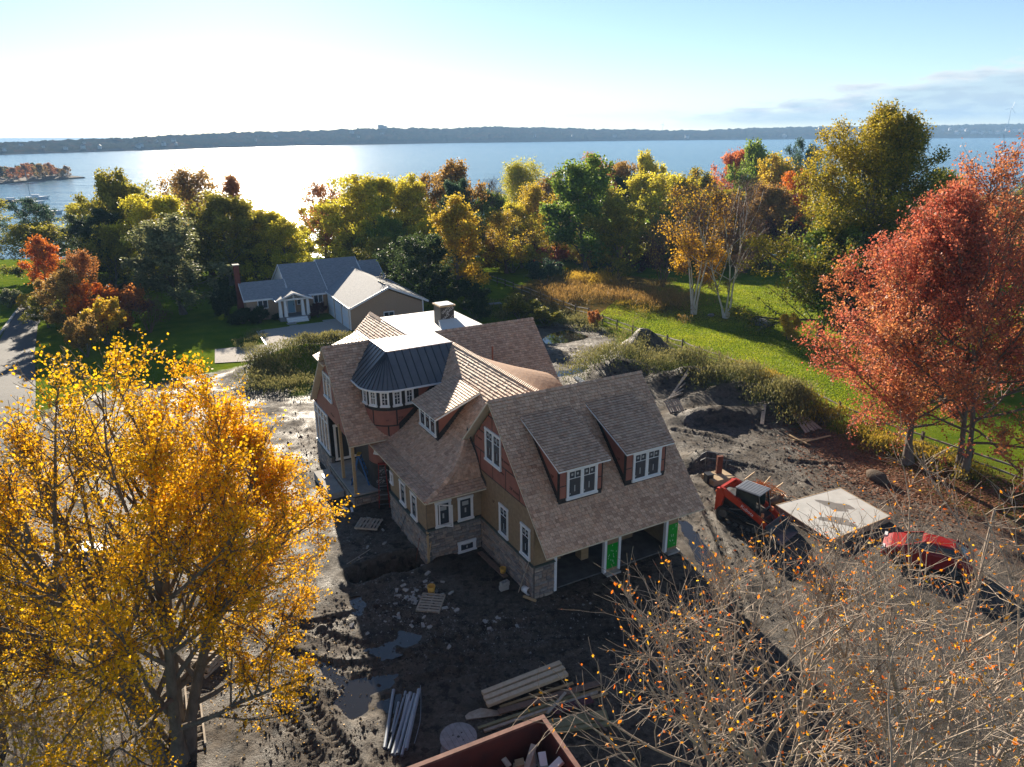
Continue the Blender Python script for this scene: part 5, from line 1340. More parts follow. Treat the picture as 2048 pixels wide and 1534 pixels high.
# stone offcuts and rubbish on the mud
SC = []
for k in range(5):
    r_ = np.random.default_rng(k); v = np.array([(x, y, z) for z in (0, .07) for x, y in ((-.12, -.06), (.12, -.06), (.12, .06), (-.12, .06))], float); v += r_.uniform(-.025, .025, v.shape)
    SC.append(npmesh('stone_offcut', v, [tuple(f) for f in MB.BF], mat('pale_stone_offcut', (0.40, 0.39, 0.37), (0.28, 0.27, 0.26), scale=6, rough=0.9)))
rg = random.Random(21)
for k in range(110):
    if k < 24: x, y = rg.gauss(820, 14), rg.gauss(1196, 9)
    elif k < 80: x, y = rg.uniform(780, 1050), rg.uniform(1125, 1260)
    else: x, y = rg.uniform(690, 1050), rg.uniform(1030, 1300)
    p = gpt(x, y); lu = HA @ (p - HO)
    if -2.95 < lu[0] < 8 and lu[1] > -0.3: continue
    o_ = link('stone_offcut', SC[k % 5]); o_.location = p; o_.rotation_euler = (rg.uniform(-.2, .2), rg.uniform(-.2, .2), rg.uniform(0, 6)); s = rg.uniform(.35, 1.15); o_.scale = (s, s, s)
    setp(o_, 'pale stone offcut lying loose on the mud before the house', 'offcut', 'stone offcuts strewn on the mud')
for (x, y, l) in ((704, 1022, .5), (690, 1018, .4), (730, 1150, .3)):
    p = gpt(x, y); setp(MB().box(-l / 2, l / 2, -.06, .06, .0, .05).build('board_scrap', M_white, None, p, rg.uniform(0, 3)), 'short white board scrap on the mud by the porch', 'board', 'white board scraps by the porch')
for p_, q_, lb in (((694, 1130), (741, 1099), 'long thin pale stick lying beside the pit'), ((714, 1126), (726, 1115), 'short thin stick beside the pit')):
    a, b = gpt(*p_) + np.array([0, 0, .05]), gpt(*q_) + np.array([0, 0, .05]); c_ = (a + b) / 2; setp(MB().tube([a - c_, b - c_], .018, 5).build('stick', M_pal, None, c_), lb, 'stick')

# heap of materials behind the loader
p = gpt(1418, 962); e = setp(MB().box(-.75, .75, -.55, .55, .0, .32).build('plywood_stack', M_ply, None, (p[0] + .5, p[1], p[2] - .03), R(25)), 'low stack of pale plywood behind the loader', 'plywood')
p = gpt(1436, 958); setp(MB().box(-.17, .17, -.07, .07, 0, 1.35).box(-.17, .17, -.09, .09, 1.35, 1.42).build('steel_plate', M_rust, None, p, R(10)), 'rust brown upright steel plate behind the loader', 'steel')
a = gpt(1412, 948); t = MB()
for k, (dx, dz) in enumerate(((0, .55), (.1, .95))): t.tube([(-.9, 0, dz), (-.6, .1, dz + .15), (.9, .1, dz + .05)], .025, 6)
for x in (-.6, .6): t.tube([(x, .1, 0), (x, .1, 1.1)], .025, 6)
setp(t.build('metal_rack', M_steel, None, (a[0] + .6, a[1] + .2, a[2]), R(-10)), 'bent grey metal rack beside the upright steel plate', 'rack')
p = gpt(1402, 966); setp(MB().box(-.2, .2, -.2, .2, 0, .5).box(-.22, .22, -.22, .22, .5, .54).build('dark_crate', M_blk, None, (p[0] + .4, p[1], p[2]), .3), 'small dark crate standing before the plywood stack', 'crate')
p = gpt(1523, 985); nf = empty('safety_fence_heap', (p[0], p[1], p[2]), R(-25), 'crumpled heap of orange safety fence with wooden stakes behind the loader', 'netting')
rg = random.Random(3)
t = MB()
for k in range(80):
    x, y = rg.gauss(0, .55), rg.gauss(0, .35); h = max(.05, .75 - .5 * abs(x) - .4 * abs(y)); pts_ = [(x + rg.uniform(-.5, .5), y + rg.uniform(-.3, .3), rg.uniform(.02, h)) for _ in range(4)]; t.tube(curve(pts_, 3), .014, 4, cap=False)
t.build('orange_mesh', mat('orange_plastic_mesh', (0.62, 0.22, 0.02), (0.5, 0.16, 0.015), scale=6, rough=0.5), nf)
for p0, p1 in (((-1.0, .2, .5), (-.5, .3, 1.05)), ((.0, .1, .4), (.35, .3, .95)), ((.4, 0, .1), (1.05, .2, .75)), ((-.9, -.1, .35), (1.0, -.2, .3))): MB().beam(p0, p1, .06, .05).build('stake', M_wood, nf)
for k in range(2): p = gpt(1520 + k * 5, 850 - k * 12)
a, b = gpt(1523, 855), gpt(1526, 834); c_ = (a + b) / 2; setp(MB().beam(a - c_, b - c_, .25, .05).build('plank', M_pal, None, c_ + np.array([0, 0, .08])), 'single grey plank below the weedy bank', 'plank')
for k in range(7):
    a, b = gpt(1572 + k * 7, 838 + k * 1.5), gpt(1612 + k * 5, 868 - k * 1.2); c_ = (a + b) / 2; setp(MB().beam(a - c_, b - c_, .16, .05).build('grey_plank', M_pal, None, c_ + np.array([0, 0, .07 + .05 * (k % 3)])), 'weathered grey plank in the stack near the red tree', 'plank', 'grey planks near the red tree')
for k, (p0, p1) in enumerate((((1577, 872), (1620, 892)), ((1585, 885), (1624, 882)), ((1600, 890), (1660, 876)), ((1578, 878), (1612, 894)))):
    a, b = gpt(*p0), gpt(*p1); c_ = (a + b) / 2; setp(MB().beam(a - c_, b - c_, .13, .05).build('pale_plank', M_wood, None, c_ + np.array([0, 0, .08 + .04 * k])), 'loose pale plank below the stack of grey planks', 'plank', 'loose pale planks')
for k in range(5):
    a, b = gpt(1330 + k * 5, 806 - k * 4), gpt(1362 + k * 4, 796 - k * 6); c_ = (a + b) / 2; setp(MB().beam(a - c_, b - c_, .12, .05).build('plank', M_pal, None, c_ + np.array([0, 0, .15])), 'weathered plank on the bank beside the tilted pallet', 'plank', 'planks beside the tilted pallet')
a, b = gpt(1152, 762), gpt(1168, 772); c_ = (a + b) / 2; setp(MB().beam(a - c_, b - c_, .5, .12).build('form_panel', M_roofg, None, c_ + np.array([0, 0, .1])), 'grey panel lying by the far puddle behind the house', 'panel')
# stumps, logs, boulder


def lump(name, px, py, sx_, sy_, sz_, m, label, cat, seed):
    r_ = np.random.default_rng(seed); n, k = 14, 9; vs = []
    for i in range(k):
        for j in range(n):
            th, ph = PI * i / (k - 1), 2 * PI * j / n; q_ = 1 + .22 * (vnoise(np.array([math.cos(ph) * 2 + seed]), np.array([math.sin(ph) * 2 + th * 2]), 1.0, seed)[0] - .5) * 2
            vs.append((sx_ * math.sin(th) * math.cos(ph) * q_, sy_ * math.sin(th) * math.sin(ph) * q_, sz_ * (math.cos(th) * q_ * .8 + .35)))
    fs = [(i * n + j, (i + 1) * n + j, (i + 1) * n + (j + 1) % n, i * n + (j + 1) % n) for i in range(k - 1) for j in range(n)]
    p = gpt(px, py); setp(MB().add(vs, fs).build(name, m, None, p, seed, smooth=True), label, cat)


M_rock = mat('grey_rock', (0.22, 0.22, 0.22), (0.14, 0.14, 0.145), scale=3, rough=0.9, bump=0.6)
M_bark = mat('brown_bark', (0.105, 0.075, 0.052), (0.065, 0.047, 0.035), scale=7, rough=0.95, bump=0.8, bscale=18, stretch=(1, 1, .3), bdist=.04)
lump('boulder', 1520, 648, 1.5, 1.0, .55, M_rock, 'low grey boulder on the lawn beside the birches', 'boulder', 2)
lump('stump', 1752, 960, .75, .45, .45, M_bark, 'torn brown stump on the leaf strewn ground beyond the slab', 'stump', 5)
lump('log', 1551, 1002, .6, .28, .25, M_bark, 'short dark log at the edge of the slab forms', 'log', 7)
lump('boulder', 1422, 632, .4, .3, .3, M_rock, 'small grey stone between the two birch clumps', 'boulder', 9)

# cars half hidden by the trees
def car(loc, rz, m, label, L_=4.4, W_=1.75, Hh=1.5, name='parked_car'):
    e = empty(name, loc, rz, label, 'car'); pr = [(-L_ / 2, .35), (-L_ / 2 + .05, .75), (-L_ / 2 + .5, .95), (-.75, 1.0), (.95, .98), (L_ / 2 - .35, .82), (L_ / 2, .6), (L_ / 2, .32), (L_ / 2 - .4, .22), (-L_ / 2 + .4, .22)]
    vs = []
    for y, k, dz in ((-W_ / 2, .97, -.06), (-W_ / 2 + .1, 1, 0), (W_ / 2 - .1, 1, 0), (W_ / 2, .97, -.06)): vs += [(x * k, y, z + (dz if z > .5 else 0)) for x, z in pr]
    n = len(pr); fs = [(r * n + i, (r + 1) * n + i, (r + 1) * n + (i + 1) % n, r * n + (i + 1) % n) for r in range(3) for i in range(n)] + [tuple(range(n)), tuple(range(3 * n, 4 * n))[::-1]]
    MB().add(vs, fs).build('body', m, e, bevel=.04)
    cab_ = [(-1.55, .97), (-1.05, Hh), (.25, Hh), (1.05, .95)]; w2 = W_ / 2 - .12; w3 = W_ / 2 - .3
    MB().add([(cab_[0][0], -w2, .95), (cab_[3][0], -w2, .93), (cab_[2][0], -w3, Hh - .04), (cab_[1][0], -w3, Hh - .04), (cab_[0][0], w2, .95), (cab_[3][0], w2, .93), (cab_[2][0], w3, Hh - .04), (cab_[1][0], w3, Hh - .04)], [(0, 1, 2, 3), (4, 7, 6, 5), (0, 3, 7, 4), (1, 5, 6, 2), (3, 2, 6, 7)]).build('cabin_glass', glassmat('car_glass', (.02, .03, .03)), e)
    MB().add([(-1.1, -w3 - .02, Hh - .05), (.3, -w3 - .02, Hh - .05), (.3, w3 + .02, Hh - .05), (-1.1, w3 + .02, Hh - .05), (-1.0, -w3 + .08, Hh), (.18, -w3 + .08, Hh), (.18, w3 - .08, Hh), (-1.0, w3 - .08, Hh)], MB.BF).build('roof', m, e)
    for s in (-1, 1):
        for a, b in (((-1.57, .96), (-1.05, Hh - .03)), ((1.07, .94), (.27, Hh - .03)), ((-.3, .96), (-.33, Hh - .03))): MB().beam((a[0], s * (w2 + .01), a[1]), (b[0], s * (w3 + .01), b[1]), .05, .07).build('pillar', m, e)
        for x in (-L_ * .3, L_ * .3):
            wh = MB().tube([(x, s * (W_ / 2 - .2), .32), (x, s * (W_ / 2 + .01), .32)], .32, 18).build('tyre', M_rub, e); MB().tube([(x, s * (W_ / 2), .32), (x, s * (W_ / 2 + .02), .32)], .19, 12).build('rim', M_steel, wh)
        MB().box(L_ / 2 - .12, L_ / 2 + .01, s * .62 - .18, s * .62 + .18, .6, .72).build('headlight', M_white, e)


p = gpt(1850, 1128); car(p + np.array([0, 0, .02]), R(148), mat('red_car_paint', (0.24, 0.010, 0.010), None, rough=.35, spec=.5), 'red car parked past the concrete slab behind bare branches', L_=3.7, W_=1.6, Hh=1.32)
p = gpt(135, 1160); car(p + np.array([0, 0, .02]), R(72), mat('silver_car_paint', (.55, .57, .58), None, rough=.3, metal=.4), 'pale silver car parked behind the yellow maple')
for k in range(3):
    p = gpt(418, 1330 + 0 * k); e = pallet((p[0] - .1, p[1] + .15 * k, p[2] + .14 * k), R(70 + 4 * k), 0, ['lowest', 'middle', 'topmost'][k] + ' pallet of the stack half hidden by the yellow maple')
a, b = gpt(384, 1372), gpt(398, 1500); c_ = (a + b) / 2; d = b - a; ll = float(np.linalg.norm(d)); e = empty('wooden_ladder', c_ + np.array([0, 0, .08]), math.atan2(d[1], d[0]), 'pale wooden ladder lying on the ground right of the yellow maple trunk', 'ladder')
for y_ in (-.22, .22): MB().box(-ll / 2, ll / 2, y_ - .03, y_ + .03, 0, .09).build('rail', M_pal, e)
for k in range(9): x = -ll / 2 + ll * (k + .5) / 9; MB().tube([(x, -.2, .045), (x, .2, .045)], .022, 6).build('rung', M_pal, e)
for k, (x, y) in enumerate(((1132, 1000), )): pass
# garden bench and bed behind the house
p = gpt(990, 618); bn = empty('garden_table', p, .4, 'small grey garden table on the grass behind the white flat roof', 'table')
MB().box(-.8, .8, -.45, .45, .68, .74).build('top', M_grey, bn)
for x in (-.7, .7):
    for y in (-.35, .35): MB().box(x - .04, x + .04, y - .04, y + .04, 0, .68).build('leg', M_grey, bn)

# far things: houses, turbines, boats
M_fw = mat('far_white_wall', (0.42, 0.42, 0.41), None, rough=.8); M_fr = mat('far_grey_roof', (0.14, 0.14, 0.15), None, rough=.8)
hb = MB().box(-6, 6, -4, 4, -3, 5); hme = npmesh('wall', np.array(hb.v), hb.f, M_fw)
hr = MB().ext([(-6.5, -4.6, 4.8), (-6.5, 4.6, 4.8), (-6.5, 0, 8.5)], (13, 0, 0)); rme = npmesh('roof', np.array(hr.v), hr.f, M_fr)
rg = random.Random(77)
for k in range(46):
    i = int(np.interp(rg.choice((rg.uniform(480, 800), rg.uniform(900, 1400), rg.uniform(1500, 2040), rg.uniform(1880, 2040), rg.uniform(0, 480))), cols, np.arange(len(cols)))); j = rg.choice((2, 3, 4, 6, 8, 11, 14))
    p = FAR[j, i]; e = empty('shore_house', (p[0], p[1], p[2] + 2.5), rg.uniform(0, PI), 'tiny pale house among the trees of the far shore', 'house', 'houses on the far shore')
    s = rg.uniform(.55, 1.1) * np.hypot(p[0], p[1]) / 2500; e.scale = (s, s, s); link('wall', hme, e); link('roof', rme, e)


def turbine(px, ytop, label):
    i = int(np.interp(px, cols, np.arange(len(cols)))); p = FAR[rows - 6, i]; d = ray(px, ytop); D = np.hypot(p[0], p[1]); z = CAMH + d[2] * D / np.hypot(d[0], d[1]); h = z - p[2]
    e = empty('wind_turbine', p, 0, label, 'turbine'); MB().tube([(0, 0, -5), (0, 0, h * .72)], [h * .022, h * .013], 10).build('tower', M_white, e)
    MB().box(-h * .02, h * .02, -h * .05, h * .03, h * .71, h * .75).build('nacelle', M_white, e)
    for k in range(3):
        a = .3 + k * 2 * PI / 3; MB().beam((0, -h * .05, h * .73), (math.sin(a) * h * .3, -h * .05, h * .73 + math.cos(a) * h * .3), h * .016, h * .008, up=(0, 1, 0)).build('blade', M_white, e)


turbine(2011, 205, 'tall wind turbine on the far shore under the cloud bank'); turbine(1325, 243, 'small wind turbine on the far shore above the birch tops'); turbine(1090, 238, 'faint wind turbine on the far shore above the yellow willow')
i = int(np.interp(765, cols, np.arange(len(cols)))); p = FAR[rows - 7, i]
e = empty('tower_block', p, .3, 'pale flat roofed block on the skyline of the far shore', 'building'); MB().box(-8, 8, -6, 6, -4, 13).build('wall', M_fw, e); MB().box(9, 18, -5, 5, -4, 10).build('annex', M_fw, e)
for px, py, lb, mast in ((22, 405, 'dark hulled motor boat moored in the bay', False), (61, 408, 'pale boat with tall mast moored in the bay', True), (93, 428, 'small white boat moored close to the shore', False), (72, 398, 'tiny white boat moored behind the masted boat', False)):
    p = gp(px, py, SEA); e = empty('moored_boat', p, .3, lb, 'boat')
    MB().add([(-4, -1.2, 0), (3, -1.2, 0), (5, 0, 0), (3, 1.2, 0), (-4, 1.2, 0), (-4, -1.4, 1), (3, -1.5, 1.1), (5.6, 0, 1.3), (3, 1.5, 1.1), (-4, 1.4, 1)], [(0, 1, 6, 5), (1, 2, 7, 6), (2, 3, 8, 7), (3, 4, 9, 8), (4, 0, 5, 9), (5, 6, 7, 8, 9)]).build('hull', M_steel if 'dark' in lb else M_white, e)
    MB().box(-1.5, 1.5, -.8, .8, 1.0, 2.0).build('cabin', M_white, e)
    if mast: MB().tube([(0.5, 0, 1), (0.5, 0, 13)], .09, 6).build('mast', M_roofg, e)

# ------------------------------------------------------------------ vegetation
def unit(v): return v / (np.linalg.norm(v) + 1e-9)


def grow(seed, H, rx, lobes=1.0, zc0=0.2, stems=1, lean=0.15, n=(14, 9, 7), el=(20, 70), twig=(0.5, 1.0), shape='oval', wob=0.12, sub=(0.35, 0.55), trunk_r=None, up=0.25, f0=0.25, droop=0.0):
    """branch polylines inside a crown outline; returns list of (pts, r0, r1, level)"""
    g = np.random.default_rng(seed); out_ = []; z0 = H * zc0
    def env(z):
        t = np.clip((z - z0) / (H - z0), 0, 1)
        if shape == 'oval': return rx * np.sqrt(np.clip(1 - (2 * t - 1) ** 2, 0, 1)) * 1.0
        if shape == 'vase': return rx * (0.25 + 0.95 * t ** 0.7) * np.sqrt(np.clip(1 - t ** 5, 0, 1))
        if shape == 'cone': return rx * (1 - t) ** 0.8 * (0.35 + 0.65 * min(1, t * 8)) + 0.02 * rx
        if shape == 'drop': return rx * np.sqrt(np.clip(1 - (2 * t ** 0.62 - 1) ** 2, 0, 1)) * (1.05 - 0.25 * t)
        if shape == 'pyramid': return rx * np.sqrt(np.clip(1 - (2 * t ** 0.42 - 1) ** 2, 0, 1)) * (1.08 - 0.3 * t)
        return rx * np.sqrt(np.clip(1 - t ** 2, 0, 1))
    def reach(p, d):
        s = 0.0; st = H * 0.02
        while s < 2 * H:
            q = p + d * (s + st)
            aq = math.atan2(q[1], q[0]); zq = q[2] / H * 9
            lob = 1 + lobes * (.20 * math.sin(3 * aq + seed + zq) + .15 * math.sin(5 * aq - zq * 1.7 + 2 * seed) + .08 * math.sin(2 * aq + zq * 2.6))
            if q[2] > H * (.93 + .07 * lob) or q[2] < 0 or math.hypot(q[0], q[1]) > env(max(q[2], z0 + 0.02 * H)) * lob: break
            s += st
        return s
    def poly(p, d, l, k, up_, w_):
        pts = [p]; d = unit(d)
        for i in range(k):
            d = unit(d + g.normal(0, w_, 3) + np.array([0, 0, up_ / k])); pts.append(pts[-1] + d * l / k)
        return np.array(pts)
    tr = trunk_r or H * 0.018
    trunks = []
    for s in range(stems):
        a = 2 * PI * (s + g.uniform(0, .6)) / stems; d = np.array([math.cos(a) * lean, math.sin(a) * lean, 1.0]) if stems > 1 else np.array([g.normal(0, .04), g.normal(0, .04), 1.0])
        hh = H * (0.86 if stems == 1 else g.uniform(.66, .86)); p = poly(np.array([math.cos(a), math.sin(a), 0]) * (tr * 1.2 if stems > 1 else 0), d, hh, 8, 0.12 if stems > 1 else 0, 0.05)
        trunks.append(p); out_.append((p, tr * (1 if stems == 1 else .75), tr * .22, 0))
    n1, n2, n3 = n; l1 = []
    for T in trunks:
        for i in range(max(2, n1 // len(trunks))):
            f = f0 + (1 - f0) * (i + g.uniform(0, 1)) / max(2, n1 // len(trunks)); f = min(f, 0.98); x = f * 8; k = int(x); p = T[k] + (T[min(k + 1, 8)] - T[k]) * (x - k)
            az_ = i * 2.39996 + g.uniform(-.5, .5) + seed; e = R(el[0] + (el[1] - el[0]) * f + g.normal(0, 8)); d = np.array([math.cos(az_) * math.cos(e), math.sin(az_) * math.cos(e), math.sin(e)])
            if stems > 1: d = unit(d + 0.35 * unit(np.array([p[0], p[1], 0])))
            l = reach(p, d) * g.uniform(.82, 1.02)
            if l < H * .05: continue
            q = poly(p, d, l, 6, up, wob); r = tr * (.42 - .24 * f); out_.append((q, r, r * .25, 1)); l1.append((q, d, l, r))
    l2 = []
    for (q, d, l, r) in l1:
        for i in range(n2):
            f = .22 + .78 * (i + g.uniform(0, 1)) / n2; x = min(f * 6, 5.99); k = int(x); p = q[k] + (q[k + 1] - q[k]) * (x - k); pd = unit(q[k + 1] - q[k])
            d2 = unit(pd + g.normal(0, .62, 3) + np.array([0, 0, .12 - droop])); ll = min(l * g.uniform(*sub) * (1.1 - .5 * f), reach(p, d2) * 1.08 + H * .02)
            if ll < H * .015: continue
            s = poly(p, d2, ll, 4, up * .6 - droop, wob * 1.3); rr_ = max(r * .42 * (1.1 - .5 * f), H * .0012); out_.append((s, rr_, rr_ * .35, 2)); l2.append((s, ll, rr_))
    for (q, l, r) in l2:
        for i in range(n3):
            f = .15 + .85 * (i + g.uniform(0, 1)) / n3; x = min(f * 4, 3.99); k = int(x); p = q[k] + (q[k + 1] - q[k]) * (x - k); pd = unit(q[k + 1] - q[k])
            d2 = unit(pd + g.normal(0, .6, 3) + np.array([0, 0, .1 - droop])); ll = g.uniform(*twig)
            s = poly(p, d2, ll, 3, up * .4 - droop, wob * 1.4); rr_ = max(r * .45, H * .0007); out_.append((s, rr_, rr_ * .5, 3))
    return out_


def tubes(br, sides=(9, 6, 4, 3), minr=0.0, maxlev=3):
    V_, F2, base_ = [], [], 0
    for lev in range(maxlev + 1):
        B = [b for b in br if b[3] == lev]
        if not B: continue
        n = sides[lev]; P = np.stack([b[0] for b in B]); m_, k, _ = P.shape
        r0 = np.array([b[1] for b in B]); r1 = np.array([b[2] for b in B]); t = np.linspace(0, 1, k)
        Rr = np.maximum(r0[:, None] * (1 - t) + r1[:, None] * t, minr)
        if lev == 0: Rr = Rr * (1 + 0.9 * np.exp(-t * 22))[None]
        D = np.gradient(P, axis=1); D /= np.linalg.norm(D, axis=2, keepdims=True) + 1e-9
        ref = np.where(np.abs(D[..., 2:3]) > .9, np.array([1., 0, 0]), np.array([0, 0, 1.])); A_ = np.cross(D, ref); A_ /= np.linalg.norm(A_, axis=2, keepdims=True) + 1e-9; B_ = np.cross(D, A_)
        an = 2 * PI * np.arange(n) / n
        ring = P[:, :, None] + Rr[..., None, None] * (A_[:, :, None] * np.cos(an)[:, None] + B_[:, :, None] * np.sin(an)[:, None])
        V_.append(ring.reshape(-1, 3)); idx = np.arange(m_ * k * n).reshape(m_, k, n) + base_
        F2.append(np.stack([idx[:, :-1, :], np.roll(idx, -1, 2)[:, :-1, :], np.roll(idx, -1, 2)[:, 1:, :], idx[:, 1:, :]], -1).reshape(-1, 4)); base_ += m_ * k * n
    return np.concatenate(V_), np.concatenate(F2)


def leaves(br, per, size, seed, levels=(3,), spread=0.1, aspect=0.75, gfun=None, keep=None, hang=0.0, cl=0.0):
    """leaf blades along the twigs -> (V, F, col)"""
    g = np.random.default_rng(seed); P = []
    for lev in levels:
        B = np.stack([b[0] for b in br if b[3] == lev]); m_, k, _ = B.shape
        t = g.uniform(.15, 1.0, (m_, per)) * (k - 1); i = np.minimum(t.astype(int), k - 2); f = (t - i)[..., None]
        rows_ = np.arange(m_)[:, None]; P.append((B[rows_, i] * (1 - f) + B[rows_, i + 1] * f).reshape(-1, 3))
    P = np.concatenate(P); P = P + g.normal(0, spread, P.shape)
    if keep is not None: P = P[g.uniform(0, 1, len(P)) < keep(P)]
    n = len(P); a = g.normal(0, 1, (n, 3)); a[:, 2] -= hang; a /= np.linalg.norm(a, axis=1, keepdims=True)
    b = np.cross(a, g.normal(0, 1, (n, 3))); b /= np.linalg.norm(b, axis=1, keepdims=True) + 1e-9; c = np.cross(a, b)
    s = size * g.uniform(.65, 1.3, (n, 1)); wd = s * aspect
    Vv = np.stack([P - a * s * .5, P + b * wd * .5 + c * s * .08, P + a * s * .5, P - b * wd * .5 + c * s * .08], 1).reshape(-1, 3)
    F2 = np.arange(4 * n).reshape(n, 4)
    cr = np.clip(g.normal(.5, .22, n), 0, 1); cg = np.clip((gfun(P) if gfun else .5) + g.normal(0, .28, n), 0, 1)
    col = np.repeat(np.stack([cr, cg, g.uniform(0, 1, n)], -1), 4, 0)
    return Vv, F2, col


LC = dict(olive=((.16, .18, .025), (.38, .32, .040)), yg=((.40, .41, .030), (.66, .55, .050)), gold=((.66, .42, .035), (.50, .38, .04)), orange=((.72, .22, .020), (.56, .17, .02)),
          red=((.48, .12, .060), (.58, .20, .060)), dark=((.036, .062, .022), (.075, .105, .030)), pine=((.045, .090, .052), (.085, .14, .070)), green=((.10, .20, .028), (.24, .30, .040)),
          brown=((.27, .17, .050), (.42, .25, .060)), greyg=((.16, .18, .085), (.25, .25, .11)), wine=((.10, .038, .05), (.16, .06, .055)), rust=((.50, .18, .045), (.40, .18, .05)))
LM = {k: leafmat('leaves_' + k, *v) for k, v in LC.items()}
M_barkg = mat('grey_bark', (0.17, 0.145, 0.12), (0.10, 0.085, 0.07), scale=6, rough=0.95, bump=0.7, bscale=20, stretch=(1, 1, .35), bdist=.03)
M_birch = mat('white_birch_bark', (0.66, 0.62, 0.56), (0.30, 0.26, 0.23), scale=5, rough=0.8, stretch=(1, 1, 5), lo=.55, hi=.72)
M_twig = mat('pale_grey_twig', (0.40, 0.325, 0.255), (0.24, 0.19, 0.15), scale=9, rough=0.9)
M_twigb = mat('brown_twig', (0.16, 0.10, 0.075), (0.11, 0.07, 0.055), scale=6, rough=0.95)

PROTO = {}


def proto(key, H=10.0, rx=4.2, per=11, leaf=0.34, seed=1, maxlev=2, bark=None, needles=False, keep=None, gfun=None, spread=.22, aspect=.8, levels=(3,), **kw):
    br = grow(seed, H, rx, **kw); Vt, Ft = tubes(br, sides=(7, 5, 3, 3), maxlev=maxlev)
    tm = npmesh('trunk', Vt, Ft, bark or M_barkg, smooth=True); cm = None
    if per: cm = npmesh('crown', *leaves(br, per, leaf, seed + 50, spread=spread, aspect=aspect, keep=keep, gfun=gfun, levels=levels)[:2], LM['olive'], None) if False else None
    if per:
        v, f, c = leaves(br, per, leaf, seed + 50, spread=spread, aspect=aspect, keep=keep, gfun=gfun, levels=levels); cm = npmesh('crown', v, f, LM['olive'], c)
    PROTO[key] = (tm, cm, H, rx)


clump = lambda P: np.clip(.62 + .75 * np.sin(P[:, 0] * 1.9 + P[:, 2]) * np.sin(P[:, 1] * 2.1 - P[:, 2] * .8) + .45 * np.sin(P[:, 2] * 3.1 + P[:, 0] * 1.3), .04, 1)
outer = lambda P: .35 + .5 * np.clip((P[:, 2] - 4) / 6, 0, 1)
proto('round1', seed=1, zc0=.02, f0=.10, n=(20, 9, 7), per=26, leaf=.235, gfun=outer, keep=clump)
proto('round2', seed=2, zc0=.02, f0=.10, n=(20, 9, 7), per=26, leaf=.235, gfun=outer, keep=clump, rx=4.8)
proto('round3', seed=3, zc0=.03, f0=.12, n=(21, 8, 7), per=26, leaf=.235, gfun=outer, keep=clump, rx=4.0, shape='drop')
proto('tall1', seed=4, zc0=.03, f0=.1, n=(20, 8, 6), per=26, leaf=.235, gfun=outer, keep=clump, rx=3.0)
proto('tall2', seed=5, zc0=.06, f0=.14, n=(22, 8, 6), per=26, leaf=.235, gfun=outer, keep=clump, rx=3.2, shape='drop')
proto('sparse1', seed=6, zc0=.08, f0=.15, n=(16, 9, 6), per=8, leaf=.2, gfun=outer, rx=4.0, maxlev=3, bark=M_twigb)
proto('sparse2', seed=7, zc0=.18, n=(15, 9, 7), per=3, leaf=.24, gfun=outer, rx=3.8, shape='vase', maxlev=3, bark=M_twigb)
proto('bare1', seed=8, zc0=.15, n=(16, 10, 8), per=0, rx=3.8, maxlev=3, bark=M_twigb, shape='vase')
proto('conifer1', seed=9, zc0=.04, n=(46, 8, 4), per=18, leaf=.30, aspect=.16, rx=2.9, shape='cone', el=(5, 25), up=-.05, droop=.12, f0=.06, twig=(.25, .5), spread=.12, sub=(.25, .4))
proto('conifer2', seed=10, zc0=.06, n=(40, 8, 4), per=20, leaf=.32, aspect=.17, rx=3.6, shape='drop', el=(0, 40), up=.1, f0=.1, twig=(.3, .6), spread=.14, sub=(.25, .42))
proto('openpine', seed=11, zc0=.3, n=(13, 8, 6), per=16, leaf=.26, aspect=.25, rx=4.6, shape='dome', el=(5, 45), up=.25, f0=.4, twig=(.3, .6), spread=.12, maxlev=3)
proto('willow', seed=12, zc0=.05, n=(16, 10, 7), per=22, leaf=.24, aspect=.3, rx=4.8, shape='dome', droop=.35, up=-.1, twig=(.6, 1.3))
proto('shrub1', H=3, rx=1.9, seed=13, zc0=.02, stems=5, lean=.5, n=(15, 7, 6), per=13, leaf=.15, shape='dome', twig=(.15, .35), spread=.09, f0=.05)
proto('shrub2', H=3, rx=2.2, seed=14, zc0=.02, stems=6, lean=.6, n=(18, 7, 5), per=12, leaf=.14, shape='dome', twig=(.15, .35), spread=.09, f0=.05)
proto('bush_bare', H=3, rx=2.0, seed=15, zc0=.02, stems=7, lean=.5, n=(21, 8, 6), per=1, leaf=.10, shape='vase', twig=(.25, .5), maxlev=3, bark=M_twigb)
proto('hedge', H=2, rx=1.15, seed=16, zc0=.0, stems=5, lean=.5, n=(20, 9, 6), per=22, leaf=.085, shape='dome', twig=(.1, .25), spread=.06, f0=.03)


def place(key, loc, sw, sh, colour, label, cat='tree', name='tree', group=None, rz=None, bark=None, seed=0):
    tm, cm, H, rx = PROTO[key]; rz = rz if rz is not None else (seed * 2.399 + loc[0]) % 6.28
    e = empty(name, loc, rz, label, cat, group); e.scale = (sw, sw, sh)
    t = link('trunk' if cat == 'tree' else 'stems', tm, e)
    if bark: t.material_slots[0].link = 'OBJECT'; t.material_slots[0].material = bark
    if cm is not None:
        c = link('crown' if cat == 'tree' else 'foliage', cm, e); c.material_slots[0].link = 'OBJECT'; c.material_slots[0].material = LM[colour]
    return e


